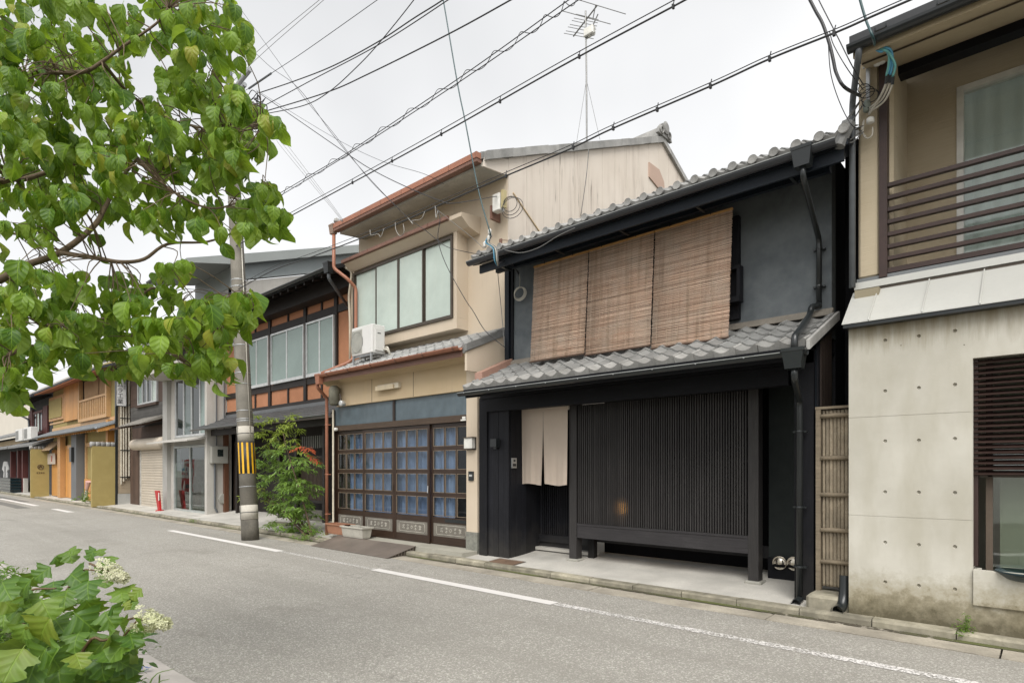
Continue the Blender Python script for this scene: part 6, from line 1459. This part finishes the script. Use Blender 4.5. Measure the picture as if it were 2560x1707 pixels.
class Leaves:
    """collects leaves; the nearest become objects, the rest one mesh"""
    def __init__(s): s.L = []
    def add(s, k, loc, d, nrm, sc): s.L.append((k, Vector(loc), d, nrm, sc))
    def build(s, kinds, m, parent, limit, name='leaf', rest='leaf_mass'):
        cp_ = Vector((0, 0, CAMZ))
        def rank(q):
            v = q[1] - cp_; dz = -B_ * v.x + A_ * v.y
            inside = dz > .1 and -20 < 1280 + FPX * (A_ * v.x + B_ * v.y) / dz < 2580 and -20 < HY - FPX * v.z / dz < 1730
            return -(1 if inside else .01) * q[4] / v.length
        s.L.sort(key=rank)
        ms = []
        for (v, f, uv) in kinds:
            mb = MB(); mb.add(v, f); mb.uv = uv; mb.sm = True; me = mb.mesh(name); me.materials.append(m); ms.append(me)
        for (k, loc, d, nrm, sc) in s.L[:limit]:
            o = bpy.data.objects.new(name, ms[k]); COL.objects.link(o); o.parent = parent
            o.matrix_local = Matrix.Translation(loc - wloc(parent)) @ basis(d, nrm).to_4x4() @ Matrix.Scale(sc, 4)
        if len(s.L) > limit:
            mb = MB(); mb.uv = []
            for (k, loc, d, nrm, sc) in s.L[limit:]:
                v, f, uv = kinds[k]; M3 = basis(d, nrm)
                mb.add([loc + M3 @ (Vector(p) * sc) for p in v], f); mb.uv += uv
            mb.sm = True; stuff(mb.build(rest, m, parent))
rt = random.Random(21)
def ovate(u): return .5 * (math.sin(math.pi * u ** .98) ** .72 if 0 < u < .995 else 0) * (1 if u < .72 else 1 - .55 * ((u - .72) / .28) ** .8)
# ---- dogwood tree on this side of the street
BARK = mat('dogwood_bark', (.16, .115, .075), .3, 12, 60, .85, .3)
DOG = leafmat('dogwood_leaf', (.055, .145, .012), (.27, .42, .035), (.24, .34, .06), 9.0, rough=.5, trans=.45, yellow=(.36, .32, .04))
tr = thing('dogwood_tree', (-6.2, .1, .08), 'leafy green dogwood tree overhanging the street at upper left', 'tree')
T0 = 3.15
def tp(p, y, t=T0): return PT(p, y, t)
fork = Vector((-6.1, .15, 1.5)); base_ = Vector((-6.2, .1, .05))
TRK = spline([base_, Vector((-6.16, .12, .8)), fork, Vector((-6.0, .18, 2.4)), Vector((-5.9, .2, 3.3)), Vector((-5.75, .25, 4.4))], 6)
MB().tube(TRK, [.085 - .06 * i / 30 for i in range(31)], 12).build('trunk', BARK, tr, smooth=True)
branches = [
    ([fork, tp(-120, 760, 3.3), (0, 700), (60, 665), (150, 632), (232, 568), (262, 520), (300, 450), (345, 395)], .024),
    ([(150, 632), (240, 645), (300, 655), (360, 648), (420, 610), (520, 604), (600, 575), (640, 560)], .012),
    ([tp(-150, 560, 3.4), (0, 580), (60, 590), (150, 628)], .014),
    ([tp(-200, 520, 3.5), (0, 455), (60, 448), (120, 430), (200, 405), (300, 380), (375, 310), (440, 262), (510, 230)], .017),
    ([tp(-200, 330, 3.6), (60, 190), (140, 183), (210, 180), (255, 155), (310, 115), (390, 60), (420, 20)], .014),
    ([tp(-160, 960, 3.0), (0, 897), (60, 868), (115, 868), (170, 880)], .018),
    ([tp(-140, 800, 3.1), (40, 770), (110, 815), (200, 805), (310, 795), (400, 830), (480, 835), (560, 845)], .013),
    ([(345, 395), (420, 470), (520, 520), (600, 505), (660, 480)], .008), ([(310, 795), (380, 720), (450, 760), (560, 780), (640, 770)], .008),
    ([(400, 830), (440, 890), (500, 930)], .006), ([(255, 155), (330, 240), (430, 300), (560, 330), (650, 320)], .009), ([(110, 815), (180, 880), (270, 930)], .008)]
bpts = []
for pts, r in branches:
    if isinstance(pts[0], Vector) and pts[0] is not fork:
        zt_ = max(1.2, min(4.0, pts[0].z - .45)); pts = [TRK[min(range(len(TRK)), key=lambda i: abs(TRK[i].z - zt_))]] + pts
    q_ = [p if isinstance(p, Vector) else tp(p[0], p[1], T0 + .25 * math.sin(p[0] * .01 + p[1] * .013)) for p in pts]
    sp = spline(q_, 5); MB().tube(sp, [r * (1 - .75 * i / len(sp)) for i in range(len(sp))], 8).build('branch', BARK, tr, smooth=True); bpts += sp[3:]
ELL = [(130, 110, 170, 130, 17), (430, 70, 170, 85, 14), (300, 250, 200, 100, 14), (90, 320, 140, 130, 13), (520, 215, 85, 90, 9), (610, 330, 80, 70, 9), (430, 400, 190, 90, 16), (170, 470, 170, 90, 15), (560, 410, 60, 60, 5),
       (655, 540, 50, 60, 8), (470, 565, 170, 50, 11), (330, 520, 150, 50, 8), (60, 740, 110, 60, 7), (280, 760, 150, 65, 12), (120, 860, 120, 70, 9), (320, 880, 140, 75, 13), (555, 790, 85, 50, 9), (470, 880, 90, 70, 9), (525, 930, 45, 35, 3), (60, 960, 60, 45, 2),
       (420, 700, 70, 30, 3), (610, 110, 30, 35, 2), (255, 640, 25, 30, 1), (8, 960, 12, 90, 3), (60, 590, 60, 30, 3), (-150, 100, 150, 140, 9), (-170, 350, 150, 140, 10), (-160, 620, 140, 120, 9), (-150, 830, 130, 90, 6), (100, -120, 260, 90, 9), (430, -90, 170, 60, 5), (-420, 300, 180, 220, 12), (-430, 650, 150, 160, 8)]
LV = Leaves(); tw = MB()
for (cx, cy, rx, ry, nn) in ELL:
    for _ in range(int(nn * (1.5 if 500 < cy < 650 and cx < 500 else 3.5 if cx < 260 else 2.9))):
        while True:
            a, b = rt.uniform(-1, 1), rt.uniform(-1, 1)
            if a * a + b * b < 1: break
        t = T0 + rt.uniform(-.55, .75); c = tp(cx + a * rx, cy - 28 + b * ry, t)
        near = min(bpts, key=lambda q: (q - c).length_squared)
        mid = near.lerp(c, .5) + Vector((rt.uniform(-.05, .05), rt.uniform(-.05, .05), rt.uniform(0, .06)))
        if (near - c).length < .42: tw.tube(spline([near, mid, c], 3), [.0035, .003, .0028, .0025, .002, .002, .0015], 5)
        k0 = rt.uniform(0, 6.28); nl = rt.choice((3, 4, 5, 6))
        for i in range(nl):
            a = k0 + i * 2 * math.pi / nl + rt.uniform(-.4, .4); droop = rt.uniform(.35, 2.0)
            d = Vector((math.cos(a), math.sin(a), -droop)); out = Vector((math.cos(a), math.sin(a), .55 + rt.uniform(-.3, .4)))
            LV.add(rt.randrange(4), c + Vector((math.cos(a), math.sin(a), 0)) * .02, d, out, rt.choice((.45, .6, .72, .8, .92)) * rt.uniform(.88, 1.08))
        if rt.random() < .8: LV.add(rt.randrange(4), c + Vector((rt.uniform(-.06, .06), rt.uniform(-.06, .06), rt.uniform(-.1, .0))), (rt.uniform(-.6, .6), rt.uniform(-.6, .6), -1), (rt.uniform(-1, 1), -.8, .4), rt.uniform(.6, .95))
tw.build('twigs', BARK, tr)['kind'] = 'stuff'
kinds = [leaf_mesh(.125, .088, 1.3, .34, ovate, 8, .2, .003, 1), leaf_mesh(.115, .072, 1.9, .25, ovate, 8, -.4, .005, 2), leaf_mesh(.135, .092, .9, .5, ovate, 8, .15, .004, 3), leaf_mesh(.11, .084, 1.5, .12, ovate, 8, .7, .007, 4)]
LV.build(kinds, DOG, tr, 300)
# ---- oakleaf hydrangea in the near bed
def lobed(u): return max(0, .5 * math.sin(math.pi * min(1, u) ** .9) ** .55 * (1 + .30 * math.cos(2 * math.pi * (2.0 * u - .62))) * (1 + .07 * math.sin(u * 60))) if 0 < u < 1 else 0
HYD = leafmat('hydrangea_leaf', (.045, .125, .014), (.15, .25, .028), (.14, .19, .06), 7.0, rough=.5, yellow=(.20, .24, .03))
HSTEM = plain('red_brown_stem', (.12, .075, .035), .6)
hy = thing('oakleaf_hydrangea', (-2.9, .55, .08), 'oakleaf hydrangea with lobed leaves and cream flower heads, lower left', 'shrub')
HL = Leaves(); rh = random.Random(8); root = Vector((-2.95, .45, .08))
stems = [[(60, 1620, 2.5), (150, 1500, 2.45), (200, 1430, 2.45), (245, 1425, 2.4)], [(120, 1600, 2.35), (250, 1575, 2.3), (330, 1545, 2.25), (365, 1548, 2.2)], [(60, 1560, 2.3), (70, 1480, 2.35), (140, 1470, 2.35)], [(200, 1640, 2.2), (260, 1600, 2.2), (300, 1600, 2.2)]]
tips = []
for s_ in stems:
    pts = [root + Vector((rh.uniform(-.1, .1), rh.uniform(-.1, .1), 0))] + [PT(*q) for q in s_]; sp = spline(pts, 6)
    MB().tube(sp, [.008 - .005 * i / len(sp) for i in range(len(sp))], 7).build('stem', HSTEM, hy, smooth=True); tips += sp[8:]
big = [(45, 1480, 2.2, 1.05), (120, 1530, 2.15, 1.15), (190, 1445, 2.4, .95), (90, 1440, 2.5, .9), (215, 1480, 2.25, .95), (175, 1400, 2.5, .75), (215, 1405, 2.45, .6), (245, 1450, 2.35, .75), (280, 1560, 2.15, .95), (255, 1595, 2.1, 1.0), (330, 1605, 2.1, .95), (335, 1570, 2.15, .7), (300, 1490, 2.3, .7), (320, 1500, 2.25, .55), (285, 1485, 2.35, .55),
       (110, 1640, 2.0, 1.15), (40, 1600, 2.1, 1.1), (180, 1610, 2.1, 1.05), (60, 1550, 2.2, 1.0), (150, 1565, 2.2, .95), (235, 1530, 2.25, .9), (20, 1530, 2.3, .9), (130, 1480, 2.35, .8), (270, 1640, 2.1, .9), (200, 1660, 2.0, .9), (30, 1660, 1.95, 1.0), (310, 1540, 2.2, .5), (350, 1580, 2.1, .6), (330, 1525, 2.2, .45), (255, 1400, 2.4, .45), (205, 1385, 2.5, .5), (15, 1480, 2.1, 1.2), (75, 1505, 2.2, 1.0), (160, 1500, 2.3, .9), (100, 1580, 2.1, 1.1), (220, 1560, 2.2, 1.0), (290, 1620, 2.1, 1.0), (150, 1660, 2.0, 1.1), (250, 1680, 2.1, .9), (70, 1690, 2.0, 1.1), (310, 1660, 2.1, .8)]
for (p, y, t, sc) in big:
    for j in range(2):
        c = PT(p + (rh.uniform(-22, 22) if j else 0), y + (rh.uniform(5, 34) if j else 0), t + .1 * j); a = rh.uniform(0, 6.28)
        d = Vector((math.cos(a) * .8 + .25, math.sin(a) * .5 - .1, rh.uniform(-1.0, -.15))); HL.add(rh.randrange(3), c - d.normalized() * .06, d, (.75 + rh.uniform(-.4, .4), -.5 + rh.uniform(-.4, .3), .75), sc * rh.uniform(.44, .70))
for _ in range(70):
    c = PT(rh.uniform(-60, 300), rh.uniform(1590, 1800), rh.uniform(2.2, 2.7)); a = rh.uniform(0, 6.28)
    HL.add(rh.randrange(3), c, (math.cos(a), math.sin(a), rh.uniform(-.8, .1)), (.6 + rh.uniform(-.4, .4), -.5, .8), rh.uniform(.45, .7))
HL.build([leaf_mesh(.165, .19, .7, .22, lobed, 18, .1, .004, 1), leaf_mesh(.15, .16, 1.1, .3, lobed, 18, -.2, .005, 2), leaf_mesh(.17, .17, .4, .15, lobed, 18, .25, .005, 3)], HYD, hy, 300)
PET = cloth('cream_petal', (.72, .70, .55), (.62, .66, .36), trans=.35)
for k, (p0, y0, p1, y1, t) in enumerate(((248, 1418, 316, 1447, 2.35), (345, 1548, 421, 1560, 2.15))):
    a, b = PT(p0, y0, t), PT(p1, y1, t - .03); mb = MB(); ax = (b - a).normalized()
    MB().tube([tips[-1] if k else a - ax * .05, a, b], [.004, .004, .002], 6).build('flower_stalk', HSTEM, hy)
    for i in range(230):
        f = rh.random() ** .8; rad = .052 * (1 - .75 * f) * rh.random() ** .4 + .004; ang = rh.uniform(0, 6.28); u = ax.orthogonal().normalized(); v = ax.cross(u)
        c = a.lerp(b, f) + (u * math.cos(ang) + v * math.sin(ang)) * rad; nrm = ((u * math.cos(ang) + v * math.sin(ang)) + Vector((rh.uniform(-.5, .5) for _ in range(3)))).normalized(); e1 = nrm.orthogonal().normalized(); e2 = nrm.cross(e1); sz = rh.uniform(.006, .0115)
        for j in range(4):
            a2 = j * math.pi / 2 + ang; q1 = e1 * math.cos(a2) + e2 * math.sin(a2); q2 = e1 * math.cos(a2 + 1.57) + e2 * math.sin(a2 + 1.57)
            mb.add([c, c + q1 * sz * .7 - q2 * sz * .4, c + q1 * sz * 1.15 + nrm * .002, c + q1 * sz * .7 + q2 * sz * .4], [(0, 1, 2, 3)])
    stuff(mb.build('flower_head', PET, hy))
# ---- generic small-leaved foliage
def lance(u): return .5 * math.sin(math.pi * u ** .85) ** .9 if 0 < u < 1 else 0
def foliage(name, m, parent, pts, size, per, rs, spread=.06, up=.4):
    lm = [leaf_mesh(size, size * .36, .6, .3, lance, 3, 0, 0, 1), leaf_mesh(size * .8, size * .34, 1.0, .2, lance, 3, .2, 0, 2)]; mb = MB(); mb.uv = []
    for c in pts:
        for i in range(per):
            a = rs.uniform(0, 6.28); d = Vector((math.cos(a), math.sin(a), rs.uniform(-.4, 1) * up)); q_ = Vector(c) + Vector((rs.uniform(-1, 1), rs.uniform(-1, 1), rs.uniform(-1, 1))) * spread
            v, f, uv = lm[i % 2]; M3 = basis(d, (rs.uniform(-.5, .5), rs.uniform(-.5, .2), 1)); sc = rs.uniform(.6, 1.2)
            mb.add([q_ + M3 @ (Vector(p) * sc) for p in v], f); mb.uv += uv
    mb.sm = True; return stuff(mb.build(name, m, parent))
BOX = leafmat('bright_shrub_leaf', (.06, .15, .014), (.14, .25, .03), (.14, .2, .05), 5.0)
rs = random.Random(3)
bs = thing('clipped_shrub', tuple(PT(20, 1750, 3.3)), 'bright green small-leaved shrub behind the hydrangea at left edge', 'shrub'); bs.location.z = .08
pts = []
for _ in range(420):
    p, y = rs.uniform(-160, 190), rs.uniform(1405, 1800)
    if y < 1405 + max(0, (p + 10)) * .75: continue
    pts.append(PT(p, y, rs.uniform(2.8, 3.5)))
foliage('foliage', BOX, bs, pts, .035, 24, rs, .05, 1.0)
for _ in range(10):
    c = rs.choice(pts); MB().tube([(c.x * .9 + bs.location.x * .1, c.y, .05), c], [.008, .003], 5).build('stem', BARK, bs)
gc = thing('ground_cover', tuple(PT(230, 1800, 2.6)), 'dark low leafy plants at the foot of the hydrangea by the kerb', 'plants'); gc.location.z = .1
pts = [PT(rs.uniform(40, 330), rs.uniform(1620, 1800), rs.uniform(2.4, 3.4)) for _ in range(120)]
foliage('foliage', leafmat('cover_leaf', (.03, .085, .02), (.07, .15, .035), (.1, .15, .05), 5.0), gc, pts, .075, 7, rs, .07, .5)
mb = MB()
for i in range(26):
    a = PT(rs.uniform(200, 400), rs.uniform(1690, 1730), rs.uniform(2.8, 3.3)); a.z = .1; l = rs.uniform(.15, .35); d = Vector((rs.uniform(-.5, .8), rs.uniform(-.3, .6), 0)) * l
    mb.tube(spline([a, a + d * .4 + Vector((0, 0, l * .7)), a + d + Vector((0, 0, l * .8))], 4), [.004] * 5 + [.003, .0025, .002, .001], 4)
stuff(mb.build('grass_blades', plain('grass_green', (.12, .2, .04), .6), gc))
bf = thing('blue_flower', tuple(PT(362, 1665, 3.72)), 'small blue flower head lying on the near kerb', 'flower'); bf.location.z = .155
mb = MB()
for i in range(14):
    a = rs.uniform(0, 6.28); c = Vector((bf.location.x + rs.uniform(-.03, .03), bf.location.y + rs.uniform(-.02, .02), .158 + rs.uniform(0, .02))); e = Vector((math.cos(a), math.sin(a), .4)) * .02; g_ = Vector((-e.y, e.x, .006)) * .6
    mb.add([c, c + e * .6 - g_, c + e * 1.2, c + e * .6 + g_], [(0, 1, 2, 3)])
stuff(mb.build('petals', cloth('blue_petal', (.20, .26, .52), (.5, .55, .7)), bf)); MB().tube([bf.location, bf.location + Vector((.01, -.05, -.003))], .003, 5).build('stalk', plain('grass_green', (.12, .2, .04)), bf)
# ---- heavenly bamboo beside the pole
NAN = leafmat('nandina_leaf', (.10, .21, .035), (.24, .37, .07), (.14, .2, .08), 4.0, rough=.35)
NANY = leafmat('nandina_young_leaf', (.19, .27, .03), (.30, .36, .05), (.25, .3, .08), 4.0)
NANR = leafmat('nandina_red_leaf', (.42, .05, .025), (.5, .1, .05), (.4, .1, .06), 4.0)
na = thing('heavenly_bamboo', (PX(772, 6.12), 6.12, .06), 'tall feathery heavenly bamboo bush beside the pole, one red spray', 'shrub')
rn = random.Random(12); rootn = P(772, 1345, 6.12); rootn.z = .06
def spray(mb, c, d, L, m, n=6):
    """fern-like compound leaf: rachis with pairs of pinnae carrying lance leaflets"""
    lm = leaf_mesh(.095, .030, .5, .25, lance, 3); side = Vector((-d.y, d.x, 0)).normalized()
    for i in range(n):
        f = (i + 1) / n; q_ = c + d * (L * f) + Vector((0, 0, -.35 * L * f * f))
        for s_ in (-1, 1):
            for k in range(3):
                d2 = (d * rn.uniform(.3, .9) + side * s_ * rn.uniform(.5, 1.1) + Vector((0, 0, rn.uniform(-.7, .25)))).normalized(); o_ = q_ + d2 * (.04 * k)
                d3 = (d2 + Vector((rn.uniform(-.5, .5), rn.uniform(-.5, .5), rn.uniform(-.5, .2)))).normalized(); M3 = basis(d3, (rn.uniform(-.5, .5), -.3, 1)); sc = rn.uniform(.7, 1.15)
                mb.add([o_ + M3 @ (Vector(p) * sc) for p in lm[0]], lm[1]); mb.uv += lm[2]
EN = [(690, 1062, 62, 26, 9, 'y'), (700, 1105, 45, 30, 6, 'y'), (672, 1165, 40, 50, 13, 'g'), (715, 1150, 45, 45, 10, 'g'), (745, 1190, 38, 45, 11, 'g'), (735, 1240, 45, 40, 13, 'g'), (700, 1210, 40, 30, 6, 'g'), (755, 1265, 30, 40, 9, 'g'), (725, 1290, 45, 35, 10, 'g'), (650, 1235, 14, 35, 3, 'y'), (700, 1290, 20, 20, 2, 'g'), (764, 1128, 6, 12, 2, 'r'), (690, 1255, 30, 30, 4, 'g')]
mbs = {'g': MB(), 'y': MB(), 'r': MB()}
for b_ in mbs.values(): b_.uv = []
heads = []
for (cx, cy, rx, ry, nn, kd) in EN:
    for _ in range(int(nn * 1.7)):
        a, b = rn.uniform(-1, 1), rn.uniform(-1, 1); c = P(cx + a * rx, cy + b * ry, rn.uniform(5.9, 6.5)); heads.append(c)
        an_ = rn.uniform(0, 6.28); spray(mbs[kd], c, Vector((math.cos(an_), math.sin(an_), rn.uniform(-.2, .35))).normalized(), rn.uniform(.16, .34), None)
for kd, m_, nm_ in (('g', NAN, 'foliage'), ('y', NANY, 'young_foliage'), ('r', NANR, 'red_spray')): mbs[kd].sm = True; stuff(mbs[kd].build(nm_, m_, na))
for i in range(7):
    h = heads[rn.randrange(len(heads))]; b0 = rootn + Vector((rn.uniform(-.15, .15), rn.uniform(-.1, .1), 0)); MB().tube(spline([b0, b0.lerp(h, .4) + Vector((rn.uniform(-.1, .1), 0, .05)), b0.lerp(h, .8) + Vector((rn.uniform(-.08, .08), 0, 0)), h], 5), [.02 - .014 * k / 16 for k in range(16)], 7).build('cane', plain('nandina_cane', (.10, .065, .04), .8), na, smooth=True)
WEED = leafmat('weed_leaf', (.08, .17, .02), (.16, .26, .04), (.16, .2, .06), 4.0)
def clump(label, p, y, D, w, h, n, size=.05, m=None):
    c = P(p, y, D); c.z = max(.02, PZ(p, y, D)); t_ = thing('weed', tuple(c), label, 'weed'); pts = [(c.x + rs.gauss(0, w), D + rs.gauss(0, w * .6), c.z + abs(rs.gauss(0, h))) for _ in range(n)]
    foliage('leaves', m or WEED, t_, pts, size, 6, rs, .03, .8); return t_
clump('leafy clump at the root of the heavenly bamboo', 782, 1345, 6.05, .2, .16, 50, .06, NAN)
clump('trailing pale-green weeds on the kerb before the heavenly bamboo', 755, 1362, 5.95, .16, .05, 30, .05)
clump('small grass tuft on the kerb between pole and bamboo', 735, 1328, 6.2, .08, .05, 12, .05)
clump('moss tuft on the kerb in front of the glass doors', 485, 1302, 6.0, .12, .02, 14, .04)
clump('green shrub tuft beside the near olive wall', 212, 1255, 6.2, .3, .25, 45, .12, BOX)
clump('tiny weed on the kerb before the black house', 1848, 1512, 6.08, .03, .015, 6, .03)
tw_ = clump('tall thin weed growing from the kerb by the concrete wall', 2412, 1583, 6.1, .05, .03, 10, .045)
for k in range(4):
    a = Vector(tw_.location); q_ = a + Vector((rs.uniform(-.05, .05), -.02, rs.uniform(.12, .2))); MB().tube([a, a.lerp(q_, .5) + Vector((.01, 0, 0)), q_], [.003, .002, .001], 4).build('stem', plain('grass_green', (.12, .2, .04)), tw_)
    foliage('seed_leaves', WEED, tw_, [a.lerp(q_, f) for f in (.3, .5, .7, .9)], .03, 3, rs, .008, .6)
